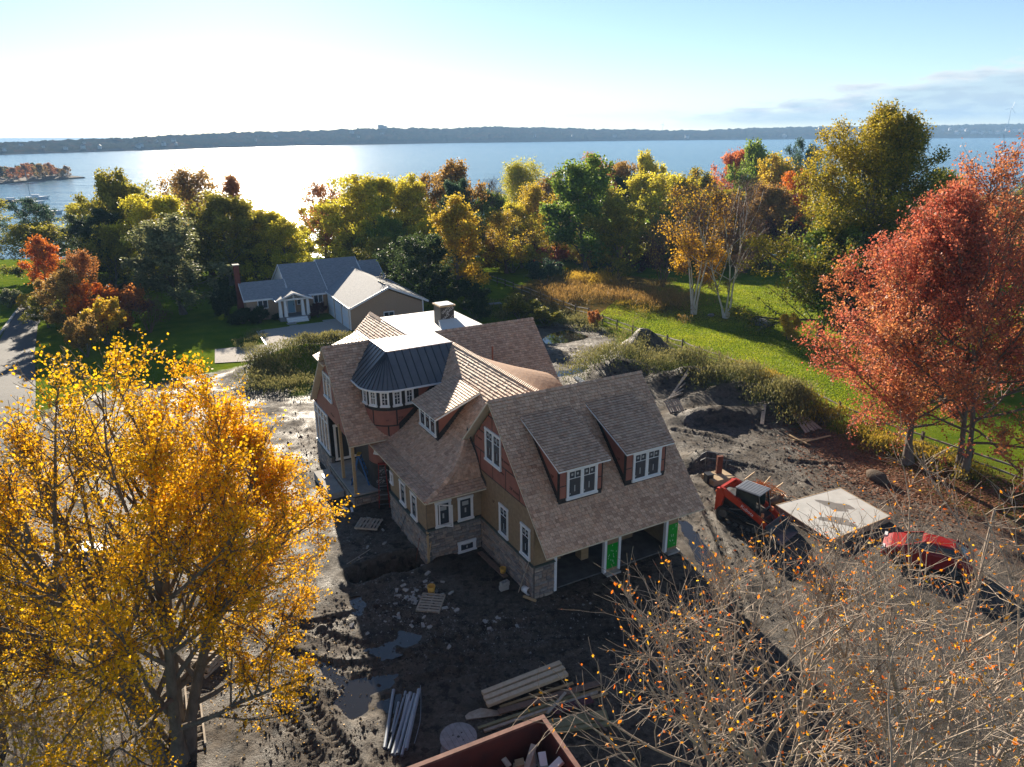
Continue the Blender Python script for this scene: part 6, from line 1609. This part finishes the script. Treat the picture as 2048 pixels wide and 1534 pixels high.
def ptree(px, ytop, Y, wpx, key, colour, label, group=None, seed=0, name='tree', sink=.2, cat='tree', base=None):
    p = atY(px, ytop, Y); x = p[0]
    if base is not None: q = gt(*base); x, Y = q[0], q[1]; p = atY(px, ytop, Y)
    z0 = gz(x, Y); h = max(2.0 if cat == 'tree' else .5, p[2] - z0); tm, cm, H, rx = PROTO[key]
    dist = math.hypot(x, Y, CAMH - 8); wm_ = (1.38 if cat == 'tree' and base is None else 1.12) * wpx / FPX * math.hypot(Y, CAMH - 6)
    return place(key, (x, Y, z0 - sink * .5), wm_ / 2 / rx, h / H, colour, label, cat, name, group, seed=seed + px)


T = [  # x, top, distance, width, kind, colour, label
    (45, 400, 118, 120, 'openpine', 'pine', 'dark open pine standing against the bay beyond the lane'),
    (45, 447, 112, 120, 'round2', 'olive', 'dark round olive tree below the open pine'),
    (150, 425, 124, 90, 'conifer2', 'dark', 'narrow dark evergreen at the edge of the open water'),
    (195, 395, 104, 130, 'conifer1', 'dark', 'tall dark spruce beside the orange tree'),
    (238, 350, 112, 110, 'round1', 'olive', 'dark topped olive tree behind the spruce'),
    (300, 390, 104, 130, 'round2', 'yg', 'yellowish tree behind the grey green willowy tree'),
    (338, 440, 87, 150, 'round3', 'greyg', 'grey green tree with round crown on the neighbour lawn'),
    (395, 342, 122, 130, 'sparse1', 'brown', 'thin brown tree top glowing against the sun glitter'),
    (440, 392, 108, 130, 'round1', 'olive', 'olive tree left of the brick chimney'),
    (470, 352, 126, 90, 'sparse1', 'rust', 'thin reddish tree top beside the glitter'),
    (515, 420, 112, 120, 'round2', 'yg', 'golden olive tree above the brick chimney'),
    (560, 440, 108, 90, 'round3', 'yg', 'golden green tree at the foot of the sun glitter'),
    (640, 372, 132, 85, 'sparse2', 'rust', 'nearly bare reddish tree right of the sun glitter'),
    (640, 405, 140, 95, 'round1', 'yg', 'loose yellow green tree behind the neighbour roof'),
    (735, 352, 122, 150, 'round2', 'yg', 'large yellow green tree behind the neighbour house'),
    (700, 385, 126, 100, 'round1', 'yg', 'yellow green tree left of the largest one behind the neighbour house'),
    (815, 358, 124, 100, 'round3', 'yg', 'yellow green tree before the brown crowned tree'),
    (890, 332, 128, 110, 'round1', 'brown', 'brown domed tree against the bay'),
    (915, 352, 116, 80, 'conifer2', 'pine', 'blue green pine before the brown domed tree'),
    (990, 360, 122, 90, 'bare1', 'brown', 'bare grey tree right of the blue green pine'),
    (1050, 328, 140, 120, 'willow', 'yg', 'domed yellow willow against the bay'),
    (1012, 425, 100, 90, 'sparse1', 'gold', 'thin golden brown tree behind the orange maple'),
    (1072, 372, 110, 90, 'sparse1', 'gold', 'sparse bright yellow tree below the willow'),
    (1104, 355, 124, 70, 'round1', 'brown', 'dark brown tree beside the tall green tree'),
    (1180, 322, 98, 150, 'round3', 'green', 'tall green tree rising above the sumac'),
    (1186, 318, 130, 60, 'round1', 'rust', 'rusty tree top behind the tall green tree'),
    (1236, 326, 134, 75, 'round2', 'brown', 'brown tree top right of the tall green tree'),
    (1254, 345, 122, 60, 'conifer2', 'dark', 'dark pine top right of the tall green tree'),
    (1302, 313, 142, 66, 'round1', 'yg', 'yellow green ball shaped tree against the bay'),
    (1300, 350, 116, 120, 'round2', 'yg', 'wide yellow tree below the ball shaped tree'),
    (1350, 355, 124, 100, 'round1', 'yg', 'yellow tree behind the birch tops'),
    (1400, 345, 135, 90, 'round3', 'olive', 'olive tree behind the bare birch'),
    (1476, 302, 150, 76, 'round2', 'red', 'round red tree against the bay'),
    (1525, 292, 140, 84, 'round1', 'green', 'dark green tree beside the round red tree'),
    (1552, 318, 126, 100, 'round3', 'gold', 'golden tree below the dark green tree'),
    (1612, 286, 138, 105, 'openpine', 'pine', 'spreading open pine against the bay'),
    (1596, 345, 108, 75, 'round2', 'orange', 'round orange tree left of the great green tree'),
    (1530, 375, 104, 110, 'round1', 'brown', 'brown olive tree behind the bare birch branches'),
    (1440, 380, 112, 110, 'round2', 'olive', 'olive crowned tree between the birch clumps'),
    (1245, 400, 92, 100, 'round1', 'olive', 'dim olive tree right of the tall green tree trunk'),
    (1890, 350, 110, 90, 'round1', 'olive', 'olive tree behind the great green tree'),
    (1990, 380, 90, 150, 'bare1', 'brown', 'bare grey twiggy tree behind the red maples'),
    (2060, 360, 84, 160, 'bare1', 'brown', 'bare tree at the far side of the red maples'),
    (830, 470, 88, 120, 'round2', 'dark', 'dark shaded tree beside the garage wing of the neighbour'),
    (770, 480, 104, 90, 'round1', 'olive', 'dim olive tree behind the garage wing of the neighbour'),
    (598, 455, 128, 60, 'round3', 'yg', 'small yellow green tree on the sunlit lawn'),
]
for k, t in enumerate(T): ptree(t[0], t[1], t[2] * (1.22 if 950 < t[0] < 1640 else 1), *t[3:], seed=k)
# trees with their feet in view
ptree(915, 400, 0, 122, 'tall2', 'gold', 'orange gold maple behind the white flat roof', base=(916, 592), name='tree')
ptree(100, 478, 0, 60, 'tall1', 'orange', 'narrow bright orange tree before the dark spruce', base=(100, 600))
ptree(135, 545, 0, 105, 'round1', 'brown', 'brown gold tree beside the lane', base=(140, 668))
ptree(88, 585, 0, 70, 'round3', 'olive', 'low olive tree overhanging the lane', base=(98, 655))
ptree(210, 560, 0, 80, 'conifer1', 'dark', 'small dark spruce behind the orange shrubs', base=(215, 640))
ptree(175, 505, 0, 90, 'sparse1', 'rust', 'thin rusty tree right of the narrow orange tree', base=(175, 650))
ptree(1618, 430, 0, 190, 'round3', 'green', 'lower green tree at the left foot of the great green tree', base=(1640, 672))
ptree(1735, 470, 0, 170, 'round2', 'dark', 'dark green tree between the great green tree and the red maples', base=(1740, 700))
# belt of trees before the bay
rg = random.Random(31)
BELT = [('round1', 'olive', 'olive'), ('round2', 'yg', 'broad yellow green'), ('round3', 'yg', 'yellow green'), ('tall1', 'olive', 'tall olive'), ('sparse1', 'yg', 'thin yellow'), ('conifer2', 'pine', 'dark evergreen'), ('round2', 'olive', 'broad olive'), ('round1', 'green', 'green'), ('bare1', 'brown', 'bare'), ('round2', 'brown', 'brown')]
for k in range(64):
    x = -250 + k * 38 + rg.uniform(-12, 12)
    if 545 < x < 700 or x < 130 and rg.random() < .6: continue
    Y = rg.uniform(120, 185) if k % 3 else rg.uniform(96, 118); kk, cc_, nm = rg.choice(BELT)
    if 950 < x < 1640: Y = max(Y, 132)
    yt = rg.uniform(368, 420) if k % 3 else rg.uniform(420, 465)
    ptree(x, yt, Y, rg.uniform(70, 110), kk, cc_, f'{nm} tree in the mixed belt of trees before the bay', 'mixed belt before the bay', seed=k)
for k in range(46):      # lower growth that closes the belt
    x = 265 + k * 26 + rg.uniform(-9, 9)
    if 575 < x < 680: continue
    kk, cc_, nm = rg.choice((('round2', 'olive', 'broad olive'), ('round1', 'olive', 'olive'), ('round3', 'yg', 'yellow green'), ('round2', 'yg', 'broad yellow green'), ('round1', 'brown', 'brown'), ('round2', 'dark', 'dark')))
    ptree(x, rg.uniform(432, 478), rg.uniform(112, 132) if x < 950 else rg.uniform(138, 160), rg.uniform(60, 90), kk, cc_, f'low {nm} tree filling the belt between taller trees', 'low trees of the belt', seed=k)
# shrubs
SH = [(1110, 490, 0, 90, 'shrub1', 'red', 'red sumac below the tall green tree', (1115, 535)), (1150, 488, 0, 70, 'shrub2', 'rust', 'rusty shrub right of the red sumac', (1155, 530)), (1022, 478, 0, 100, 'shrub2', 'yg', 'yellow green shrub at the fence end', (1025, 545)), (1090, 520, 0, 90, 'shrub1', 'pine', 'dense dark green shrub before the sumac', (1092, 570)),
      (1168, 495, 0, 50, 'shrub1', 'gold', 'small golden shrub right of the sumac', (1170, 540)), (1215, 490, 0, 110, 'shrub2', 'wine', 'dark purple shrub behind the meadow', (1220, 545)), (1275, 480, 0, 100, 'shrub1', 'wine', 'dark purple shrub left of the birches', (1280, 545)), (1535, 430, 0, 110, 'shrub2', 'wine', 'dark purple shrub right of the bare birch', (1545, 540)), (1480, 470, 0, 90, 'shrub1', 'brown', 'brown shrub behind the bare birch', (1490, 545)),
      (1320, 440, 0, 90, 'bush_bare', 'brown', 'bare brown bush left of the gold birch', (1325, 575)), (640, 605, 0, 42, 'shrub1', 'wine', 'dark shrub beside the porch of the neighbour', (636, 634)), (1570, 625, 0, 60, 'shrub2', 'gold', 'golden shrub at the foot of the great green tree', (1575, 680)),
      (185, 570, 0, 130, 'shrub1', 'orange', 'bright orange shrub before the small dark spruce', (190, 670)), (255, 570, 0, 110, 'shrub2', 'rust', 'rusty shrub at the corner of the neighbour lawn', (258, 660)), (300, 595, 0, 90, 'bush_bare', 'wine', 'bare dark twigged bush beside the rusty shrub', (300, 665)), (170, 630, 0, 90, 'shrub2', 'brown', 'brown shrub along the lane', (175, 715)), (215, 600, 0, 100, 'shrub1', 'gold', 'golden shrub between the orange shrub and the lane', (215, 690)),
      (20, 580, 0, 60, 'shrub1', 'greyg', 'pale flowering shrub beyond the lane', (20, 615)), (60, 585, 0, 50, 'shrub2', 'gold', 'low golden shrub beyond the lane', (62, 622)), (1180, 620, 0, 40, 'shrub2', 'rust', 'small rusty shrub at the split rail fence', (1187, 655)), (880, 560, 0, 110, 'shrub2', 'dark', 'dark spreading shrub under the orange gold maple', (930, 618)), (1000, 590, 0, 90, 'shrub1', 'olive', 'olive shrub at the garden table', (1040, 640)),
      (800, 540, 0, 80, 'shrub2', 'dark', 'dark shrub beside the neighbour garage', (870, 590)), (970, 595, 0, 70, 'shrub2', 'dark', 'dark shrub between the maple and the garden table', (950, 640)), (1090, 615, 0, 80, 'shrub1', 'olive', 'olive shrub behind the right rear roof', (1090, 650))]
for k, (px, yt, _, wp, kk, cc_, lb, bs) in enumerate(SH): ptree(px, yt, 0, wp, kk, cc_, lb, cat='shrub', name='shrub', base=bs, seed=k, sink=.1)
for px, yt, wp, bs, lb in ((452, 563, 56, (455, 632), 'tall rounded clipped hedge beside the brick chimney'), (487, 618, 52, (487, 648), 'wide round clipped bush left before the porch'), (523, 613, 38, (521, 646), 'round clipped bush next to the porch columns'), (556, 626, 20, (556, 640), 'small dark clipped bush at the porch steps')):
    ptree(px, yt, 0, wp, 'hedge', 'dark', lb, cat='bush', name='clipped_bush', base=bs, sink=.1)


# ---- the large trees near the camera
def hero(name, loc, br, bark, leaf_m, lv, label, minr=0.0, maxlev=3, sides=(10, 7, 5, 3)):
    e = empty(name, loc, 0, label, 'tree')
    Vt, Ft = tubes(br, sides=sides, minr=minr, maxlev=maxlev); link('trunk', npmesh('trunk', Vt, Ft, bark, smooth=True), e)
    if lv is not None: link('crown', npmesh('crown', lv[0], lv[1], leaf_m, lv[2]), e)
    return e


p = gt(350, 1512)
br = grow(101, 14.0, 6.0, lobes=.35, zc0=.06, stems=5, lean=.24, n=(66, 12, 8), el=(25, 70), twig=(.35, .8), shape='drop', up=.35, f0=.14, trunk_r=.26, wob=.09)
kp = lambda P: np.clip(.60 + .08 * P[:, 0] + .25 * np.sin(P[:, 0] * 3 + P[:, 2] * 2) * np.sin(P[:, 1] * 3) - .05 * np.clip(P[:, 2] - 8, 0, 9) * (P[:, 0] < 0.5), .14, 1)
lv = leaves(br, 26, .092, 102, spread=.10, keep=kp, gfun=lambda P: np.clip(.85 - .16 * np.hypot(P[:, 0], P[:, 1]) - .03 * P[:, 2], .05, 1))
hero('tree', (p[0], p[1], p[2] - .1), br, M_barkg, leafmat('leaves_yellow_maple', (.86, .46, .012), (.60, .46, .020), .52), lv, 'large yellow maple shedding leaves before the left wing of the house', minr=.006)
p = gt(20, 1500)
br = grow(111, 9.2, 4.3, lobes=.5, zc0=.10, stems=4, lean=.25, n=(34, 10, 8), el=(25, 68), twig=(.35, .75), shape='drop', up=.35, f0=.15, trunk_r=.2, wob=.1)
lv = leaves(br, 16, .092, 112, spread=.13, keep=lambda P: np.clip(.75 - .03 * P[:, 2], .2, 1) + 0 * P[:, 0])
hero('tree', (p[0] - .6, p[1], p[2] - .1), br, M_barkg, leafmat('leaves_second_maple', (.80, .44, .014), (.55, .44, .02), .52), lv, 'smaller yellow maple with thin crown behind the large maple', minr=.006)
for k, (px, py, s) in enumerate(((120, 1560, 1.5), (250, 1575, 1.3), (30, 1590, 1.5))):
    q = gt(px, py); place('bush_bare', (q[0], q[1], gz(q[0], q[1]) - .1), s * .9, s * .9, 'gold', ['bare twiggy bush under the large yellow maple', 'smaller bare bush nearest the yellow maple trunk', 'bare bush under the smaller yellow maple'][k], 'shrub', 'shrub', bark=M_twig)
RM = leafmat('leaves_red_maple', (.53, .140, .082), (.60, .26, .085), .46)
for k, (bs, ht, rx_, n1, lb, sd_) in enumerate((((1815, 930), 13.6, 7.2, 46, 'red maple with straight trunk standing before the split rail fence', 121), ((1922, 953), 18.2, 7.6, 54, 'taller red maple with forked trunk by the fence', 125), ((2150, 930), 17.0, 6.5, 34, 'rusty maple right of the forked red maple', 131))):
    p = gt(*bs); br = grow(sd_, ht, rx_, zc0=.10, stems=1 if k == 0 else 2, lean=.14, lobes=.8, n=(n1, 10, 7), el=(8, 68), twig=(.4, .85), shape='drop' if k else 'oval', up=.3, f0=.16, trunk_r=.21, wob=.1)
    lv = leaves(br, 19 if k == 0 else 15, .14, sd_ + 1, spread=.18, gfun=lambda P: np.clip(.3 + .5 * np.sin(P[:, 0] * .7 + P[:, 2] * .5), 0, 1) * .9, keep=lambda P: np.clip(.95 - .03 * np.clip(P[:, 2] - 9, 0, 9), .5, 1) + 0 * P[:, 0])
    hero('tree', (p[0], p[1], gz(p[0], p[1]) - .1), br, M_barkg, RM if k < 2 else leafmat('leaves_rusty_maple', (.40, .11, .03), (.50, .22, .03), .45), lv, lb, minr=.008)
p = gt(1690, 668)
br = grow(141, 22.5, 11.0, zc0=.02, stems=1, n=(72, 11, 7), el=(2, 72), twig=(.5, 1.1), shape='pyramid', up=.25, f0=.05, trunk_r=.42, wob=.1)
lv = leaves(br, 24, .21, 142, spread=.28, gfun=lambda P: np.clip(-.15 + .05 * (P[:, 2] - 6) - .055 * P[:, 0], 0, .9))
hero('tree', (p[0], p[1], gz(p[0], p[1]) - .1), br, M_barkg, leafmat('leaves_great_green', (.090, .125, .014), (.52, .38, .028), .46), lv, 'great green tree turning yellow at its top by the lawn', maxlev=2)
# birches
for k, (bs, ht, rx_, n1, per, lb, sd_) in enumerate((((1388, 628), 16.4, 5.0, 42, 6, 'gold leaved birch clump with many white stems', 151), ((1452, 636), 16.0, 5.6, 34, 0, 'bare birch clump with white forking stems', 155))):
    p = gt(*bs); br = grow(sd_, ht, rx_, zc0=.1, stems=5 if k == 0 else 3, lean=.17 if k == 0 else .26, n=(n1, 11, 8), el=(30, 72), twig=(.5, 1.1), shape='vase', up=.35, f0=.24, trunk_r=.15, wob=.09)
    e = empty('tree', (p[0], p[1], gz(p[0], p[1]) - .1), 0, lb, 'tree')
    Vt, Ft = tubes([b for b in br if b[3] < (1 if k == 0 else 2)], sides=(9, 6, 4, 3), minr=.03, maxlev=1); link('trunk', npmesh('trunk', Vt, Ft, M_birch, smooth=True), e)
    Vt, Ft = tubes([b for b in br if b[3] >= (1 if k == 0 else 2)], sides=(9, 5, 3, 3), minr=.012); link('twigs', npmesh('twigs', Vt, Ft, mat('red_brown_birch_twig', (.20, .12, .085), (.15, .09, .07), scale=4, rough=.9), smooth=True), e)
    if per:
        lv = leaves(br, per, .22, sd_ + 1, spread=.2, keep=lambda P: np.clip(1.15 - .085 * P[:, 2], .12, 1)); link('crown', npmesh('crown', lv[0], lv[1], leafmat('leaves_birch', (.75, .40, .016), (.6, .38, .03), .5), lv[2]), e)
# bare fruit tree close to the camera, a few leaves left
for k, (loc, ht, rx_, st, n1, n2, n3, lb, sd_) in enumerate((((6.7, 12.7), 10.9, 7.3, 7, 66, 8, 6, 'nearly bare spreading tree with few red and yellow leaves before the garage', 161), ((11.6, 14.6), 12.0, 6.2, 5, 45, 9, 7, 'nearly bare tree with tangled pale twigs right of the spreading one', 165))):
    br = grow(sd_, ht, rx_, zc0=.08, stems=st, lean=.38, n=(n1, n2, n3), el=(15, 68), twig=(.4, 1.1), shape='drop', up=.3, f0=.16, trunk_r=.15, wob=.13)
    lv = leaves(br, 2, .095, sd_ + 1, spread=.02, aspect=.55, keep=lambda P: .44 + 0 * P[:, 0], gfun=lambda P: np.full(len(P), .45))
    hero('tree', (loc[0], loc[1], gz(*loc) - .1), br, M_twig, leafmat('leaves_last_few', (.85, .14, .012), (.80, .50, .02), .6), lv, lb, minr=.0055, sides=(9, 6, 4, 3))

# ---- weeds, meadow grass, fallen leaves: nobody could count these


def tuft_mass(name, spots, per, h, r_, leaf, m, label, seed, aspect=.3, upr=1.2):
    g = np.random.default_rng(seed); P = []
    for (x, y, s) in spots:
        n = int(per * s); q = np.stack([x + g.normal(0, r_ * s, n), y + g.normal(0, r_ * s * .8, n), np.zeros(n)], -1); P.append((q, s))
    Q = np.concatenate([q for q, s in P]); hs = np.concatenate([np.full(len(q), s) for q, s in P])
    z = ground_z(Q[:, 0], Q[:, 1]); Q[:, 2] = z + np.abs(g.beta(2.2, 1.6, len(Q))) * h * (.6 + .4 * hs)
    n = len(Q); a = g.normal(0, .7, (n, 3)); a[:, 2] = np.abs(a[:, 2]) + upr; a /= np.linalg.norm(a, axis=1, keepdims=True); b = np.cross(a, g.normal(0, 1, (n, 3))); b /= np.linalg.norm(b, axis=1, keepdims=True)
    s = leaf * g.uniform(.6, 1.4, (n, 1)); Vv = np.stack([Q - a * s * .5, Q + b * s * aspect * .5, Q + a * s * .5, Q - b * s * aspect * .5], 1).reshape(-1, 3)
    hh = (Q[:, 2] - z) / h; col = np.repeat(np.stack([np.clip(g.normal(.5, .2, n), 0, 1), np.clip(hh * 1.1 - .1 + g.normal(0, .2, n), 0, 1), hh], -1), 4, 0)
    setp(link(name, npmesh(name, Vv, np.arange(4 * n).reshape(n, 4), m, col)), label, kind='stuff')


rg = random.Random(9)
def spots(pxs, n, jx, jy, s0=.6, s1=1.2):
    o_ = []
    for _ in range(n):
        i = rg.randrange(len(pxs) - 1); t = rg.random(); x = pxs[i][0] + (pxs[i + 1][0] - pxs[i][0]) * t + rg.gauss(0, jx); y = pxs[i][1] + (pxs[i + 1][1] - pxs[i][1]) * t + rg.gauss(0, jy)
        q = gt(x, y); o_.append((q[0], q[1], rg.uniform(s0, s1)))
    return o_


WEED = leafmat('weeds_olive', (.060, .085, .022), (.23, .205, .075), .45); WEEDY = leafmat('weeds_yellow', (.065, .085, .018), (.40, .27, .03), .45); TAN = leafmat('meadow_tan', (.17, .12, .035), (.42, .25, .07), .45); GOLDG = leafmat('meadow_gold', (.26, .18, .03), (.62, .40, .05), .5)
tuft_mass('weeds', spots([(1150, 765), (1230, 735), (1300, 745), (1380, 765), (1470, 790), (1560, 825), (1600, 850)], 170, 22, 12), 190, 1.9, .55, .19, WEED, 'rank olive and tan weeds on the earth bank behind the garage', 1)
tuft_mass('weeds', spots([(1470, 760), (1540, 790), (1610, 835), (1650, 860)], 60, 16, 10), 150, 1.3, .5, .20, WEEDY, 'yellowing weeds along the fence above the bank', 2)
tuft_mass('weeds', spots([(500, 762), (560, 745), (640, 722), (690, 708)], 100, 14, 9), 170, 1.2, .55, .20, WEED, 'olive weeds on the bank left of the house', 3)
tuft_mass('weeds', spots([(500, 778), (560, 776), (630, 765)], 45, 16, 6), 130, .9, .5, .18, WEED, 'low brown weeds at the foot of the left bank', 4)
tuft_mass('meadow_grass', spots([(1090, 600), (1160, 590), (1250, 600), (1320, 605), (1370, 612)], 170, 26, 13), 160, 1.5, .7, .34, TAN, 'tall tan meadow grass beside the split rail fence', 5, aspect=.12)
tuft_mass('meadow_grass', spots([(1150, 572), (1190, 575), (1210, 570)], 26, 16, 6), 220, 2.2, .6, .4, GOLDG, 'bright gold plumes of grass in the meadow', 6, aspect=.12)
tuft_mass('meadow_grass', spots([(1250, 612), (1310, 618), (1345, 612)], 26, 10, 5), 150, .9, .5, .26, WEEDY, 'yellow flowering weeds at the lawn edge', 7, aspect=.2)
tuft_mass('weeds', spots([(960, 630), (1040, 630), (1120, 640), (1170, 660)], 90, 18, 10), 130, 1.1, .6, .22, WEED, 'green weeds behind the right rear roof', 8)
tuft_mass('weeds', spots([(1690, 860), (1760, 890), (1850, 915), (1960, 955)], 60, 18, 7), 110, .8, .5, .18, WEEDY, 'scattered weeds along the fence under the red maples', 9)
tuft_mass('weeds', spots([(1230, 670), (1300, 690), (1400, 730), (1480, 760)], 50, 14, 6), 110, .7, .4, .2, WEED, 'weeds along the foot of the split rail fence', 10)
tuft_mass('hedge_plants', spots([(490, 700), (505, 680), (515, 668)], 30, 8, 5), 120, .6, .4, .15, WEED, 'low planting along the driveway edge', 11)
g = np.random.default_rng(5)


def litter_mass(name, spots_, n, sd_, size, m, label, seed):
    g = np.random.default_rng(seed); c = np.array(spots_)[g.integers(0, len(spots_), n)]; Q = np.stack([c[:, 0] + g.normal(0, sd_, n), c[:, 1] + g.normal(0, sd_, n), np.zeros(n)], -1); Q[:, 2] = ground_z(Q[:, 0], Q[:, 1]) + .02
    a = np.stack([np.cos(t := g.uniform(0, 6.28, n)), np.sin(t), g.normal(0, .25, n)], -1); b = np.stack([-np.sin(t), np.cos(t), g.normal(0, .25, n)], -1); s = size * g.uniform(.6, 1.3, (n, 1))
    Vv = np.stack([Q - a * s * .5, Q + b * s * .4, Q + a * s * .5, Q - b * s * .4], 1).reshape(-1, 3); col = np.repeat(np.stack([g.uniform(.2, .9, n), g.uniform(0, 1, n), g.uniform(0, 1, n)], -1), 4, 0)
    setp(link(name, npmesh(name, Vv, np.arange(4 * n).reshape(n, 4), m, col)), label, kind='stuff')


litter_mass('fallen_leaves', [gt(x, y) for x, y in ((1700, 900), (1780, 940), (1850, 960), (1930, 985), (1720, 950), (2000, 1000), (1660, 890), (1830, 1000))], 9000, 1.6, .14, leafmat('fallen_red_leaves', (.20, .075, .04), (.22, .11, .05), .2), 'fallen red leaves on the earth under the maples', 1)
litter_mass('fallen_leaves', [gt(x, y) for x, y in ((350, 1400), (450, 1350), (500, 1250), (250, 1350), (560, 1400), (200, 1200))], 1300, 1.9, .07, leafmat('fallen_yellow_leaves', (.45, .24, .02), (.30, .19, .03), .2), 'fallen yellow leaves on the earth under the maple', 2)
# crumbs of stone in the mud
SPX = [gt(x, y) for x, y in ((850, 1200), (950, 1180), (1000, 1250), (900, 1260), (780, 1250), (1020, 1160), (720, 1080), (760, 1190), (1420, 900), (1500, 940), (640, 900), (1450, 1050), (1380, 1000), (1120, 1230))]
g = np.random.default_rng(3); n = 5200; c = np.array(SPX)[g.integers(0, len(SPX), n)]; Q = np.stack([c[:, 0] + g.normal(0, 1.2, n), c[:, 1] + g.normal(0, 1.2, n), np.zeros(n)], -1)
lu = (Q - HO) @ HA.T; Q = Q[~((lu[:, 0] > -3.2) & (lu[:, 0] < 8.3) & (lu[:, 1] > -.2))]; n = len(Q); Q[:, 2] = ground_z(Q[:, 0], Q[:, 1])
o8 = np.array([(1, 0, 0), (0, 1, 0), (-1, 0, 0), (0, -1, 0), (0, 0, 1)], float); s = .016 * np.exp(g.normal(0, .55, (n, 1, 1))); Vv = (Q[:, None] + o8[None] * s * g.uniform(.6, 1.4, (n, 5, 1))).reshape(-1, 3)
Ff = (np.arange(n)[:, None, None] * 5 + np.array([(0, 1, 4), (1, 2, 4), (2, 3, 4), (3, 0, 4)])[None]).reshape(-1, 3)
setp(link('rubble', npmesh('rubble', Vv, Ff, mat('grey_rubble', (.30, .29, .28), (.16, .155, .15), scale=2, rough=.9))), 'small pale stones trodden into the mud', kind='stuff')

# short grass of the sunlit lawn
LP_ = pix((1185, 640), (1260, 580), (1400, 560), (1560, 560), (1700, 640), (1760, 860), (1640, 822), (1460, 738), (1330, 690)); g = np.random.default_rng(44); xs_ = [q[0] for q in LP_]; ys_ = [q[1] for q in LP_]
Q = np.stack([g.uniform(min(xs_), max(xs_), 260000), g.uniform(min(ys_), max(ys_), 260000)], -1); Q = Q[polydist(Q[:, 0], Q[:, 1], LP_) > 0][:120000]; n = len(Q); Q = np.concatenate([Q, (ground_z(Q[:, 0], Q[:, 1]) - .01)[:, None]], 1)
t = g.uniform(0, PI, n); b = np.stack([np.cos(t), np.sin(t), 0 * t], -1) * .05; a = np.stack([g.normal(0, .04, n), g.normal(0, .04, n), g.uniform(.05, .11, n)], -1)
nl = vnoise(Q[:, 0], Q[:, 1], .5, 61)
setp(link('lawn_grass', npmesh('lawn_grass', np.stack([Q - b, Q + b, Q + a], 1).reshape(-1, 3), np.arange(3 * n).reshape(n, 3), leafmat('grass_blades', (.15, .24, .012), (.42, .44, .030), .5), np.repeat(np.stack([g.uniform(.2, .8, n), np.clip(nl + g.normal(0, .15, n), 0, 1), nl], -1), 3, 0))), 'mown green lawn grass beyond the split rail fence', kind='stuff')
g = np.random.default_rng(13); CP = np.array([p[:2] for t in TRACKS for p in t] + [(q[0], q[1]) for q in SPX]); n = 9000; c = CP[g.integers(0, len(CP), n)]; Q = np.stack([c[:, 0] + g.normal(0, .9, n), c[:, 1] + g.normal(0, .9, n), np.zeros(n)], -1)
lu = (Q - HO) @ HA.T; Q = Q[~((lu[:, 0] > -3.2) & (lu[:, 0] < 8.3) & (lu[:, 1] > -.2))]; n = len(Q); Q[:, 2] = ground_z(Q[:, 0], Q[:, 1]) - .01
s = .035 * np.exp(g.normal(0, .5, (n, 1, 1))); Vv = (Q[:, None] + o8[None] * s * g.uniform(.6, 1.4, (n, 5, 1))).reshape(-1, 3); Ff = (np.arange(n)[:, None, None] * 5 + np.array([(0, 1, 4), (1, 2, 4), (2, 3, 4), (3, 0, 4)])[None]).reshape(-1, 3)
setp(link('earth_clods', npmesh('earth_clods', Vv, Ff, mat('dark_earth_clod', (.075, .064, .054), (.04, .034, .03), scale=1.5, rough=.95, spec=.15))), 'loose dark clods of earth along the wheel ruts', kind='stuff')
# ---- wooded island in the bay
ip = [gp(x, y, SEA) for x, y in ((175, 356), (120, 351), (60, 349), (-40, 350), (-160, 352), (-160, 376), (-40, 372), (20, 367), (80, 362), (130, 359))]; ic = sum(ip) / len(ip)
b = MB(); nI = len(ip); lowr = [(v[0], v[1], SEA - .6) for v in ip]; up1 = [(ic[0] + (v[0] - ic[0]) * .96, ic[1] + (v[1] - ic[1]) * .92, SEA + .8) for v in ip]; up2 = [(ic[0] + (v[0] - ic[0]) * .8, ic[1] + (v[1] - ic[1]) * .6, SEA + 2.0) for v in ip]
b.add(lowr + up1 + up2, [(i, (i + 1) % nI, nI + (i + 1) % nI, nI + i) for i in range(nI)] + [(nI + i, nI + (i + 1) % nI, 2 * nI + (i + 1) % nI, 2 * nI + i) for i in range(nI)] + [tuple(range(2 * nI, 3 * nI))])
setp(b.build('island', mat('island_shore', (.12, .095, .07), (.08, .065, .05), scale=.1, rough=.95)), 'low rocky island in the bay', kind='structure')
rg = random.Random(6)
for k in range(44):
    x = -150 + k * 6.6 + rg.uniform(-4, 4); y = np.interp(x, [-150, 0, 80, 150], [363, 358, 355.5, 354]) + rg.uniform(-5, 4) * (1 if x < 100 else .3); q = gp(x, y, SEA + 1); hh = rg.uniform(6.5, 9.5) * (1 if x < 110 else .75)
    kk, cc_, nm = rg.choice((('round1', 'brown', 'brown'), ('round2', 'brown', 'broad brown'), ('round3', 'olive', 'olive'), ('round1', 'rust', 'rusty'), ('conifer2', 'dark', 'dark evergreen'), ('round2', 'dark', 'dark round')))
    place(kk, q, hh / 10 * 1.1, hh / 10, cc_, f'{nm} tree on the small island in the bay', 'tree', 'tree', 'trees on the island', seed=k)

# ------------------------------------------------------------------ the air over the bay
hz = bpy.data.materials.new('sea_haze'); hz.use_nodes = True; N = hz.node_tree.nodes; L = hz.node_tree.links
for n_ in list(N):
    if n_.type == 'BSDF_PRINCIPLED': N.remove(n_)
pv = N.new('ShaderNodeVolumePrincipled'); pv.inputs['Color'].default_value = (.36, .62, .98, 1); pv.inputs['Density'].default_value = 0.00018; pv.inputs['Anisotropy'].default_value = 0.0
L.new(pv.outputs[0], N['Material Output'].inputs['Volume'])
hb_ = MB().box(-5200, 5200, -60, 4600, -34, 115).build('haze', hz); setp(hb_, 'thin pale sea haze', kind='stuff')
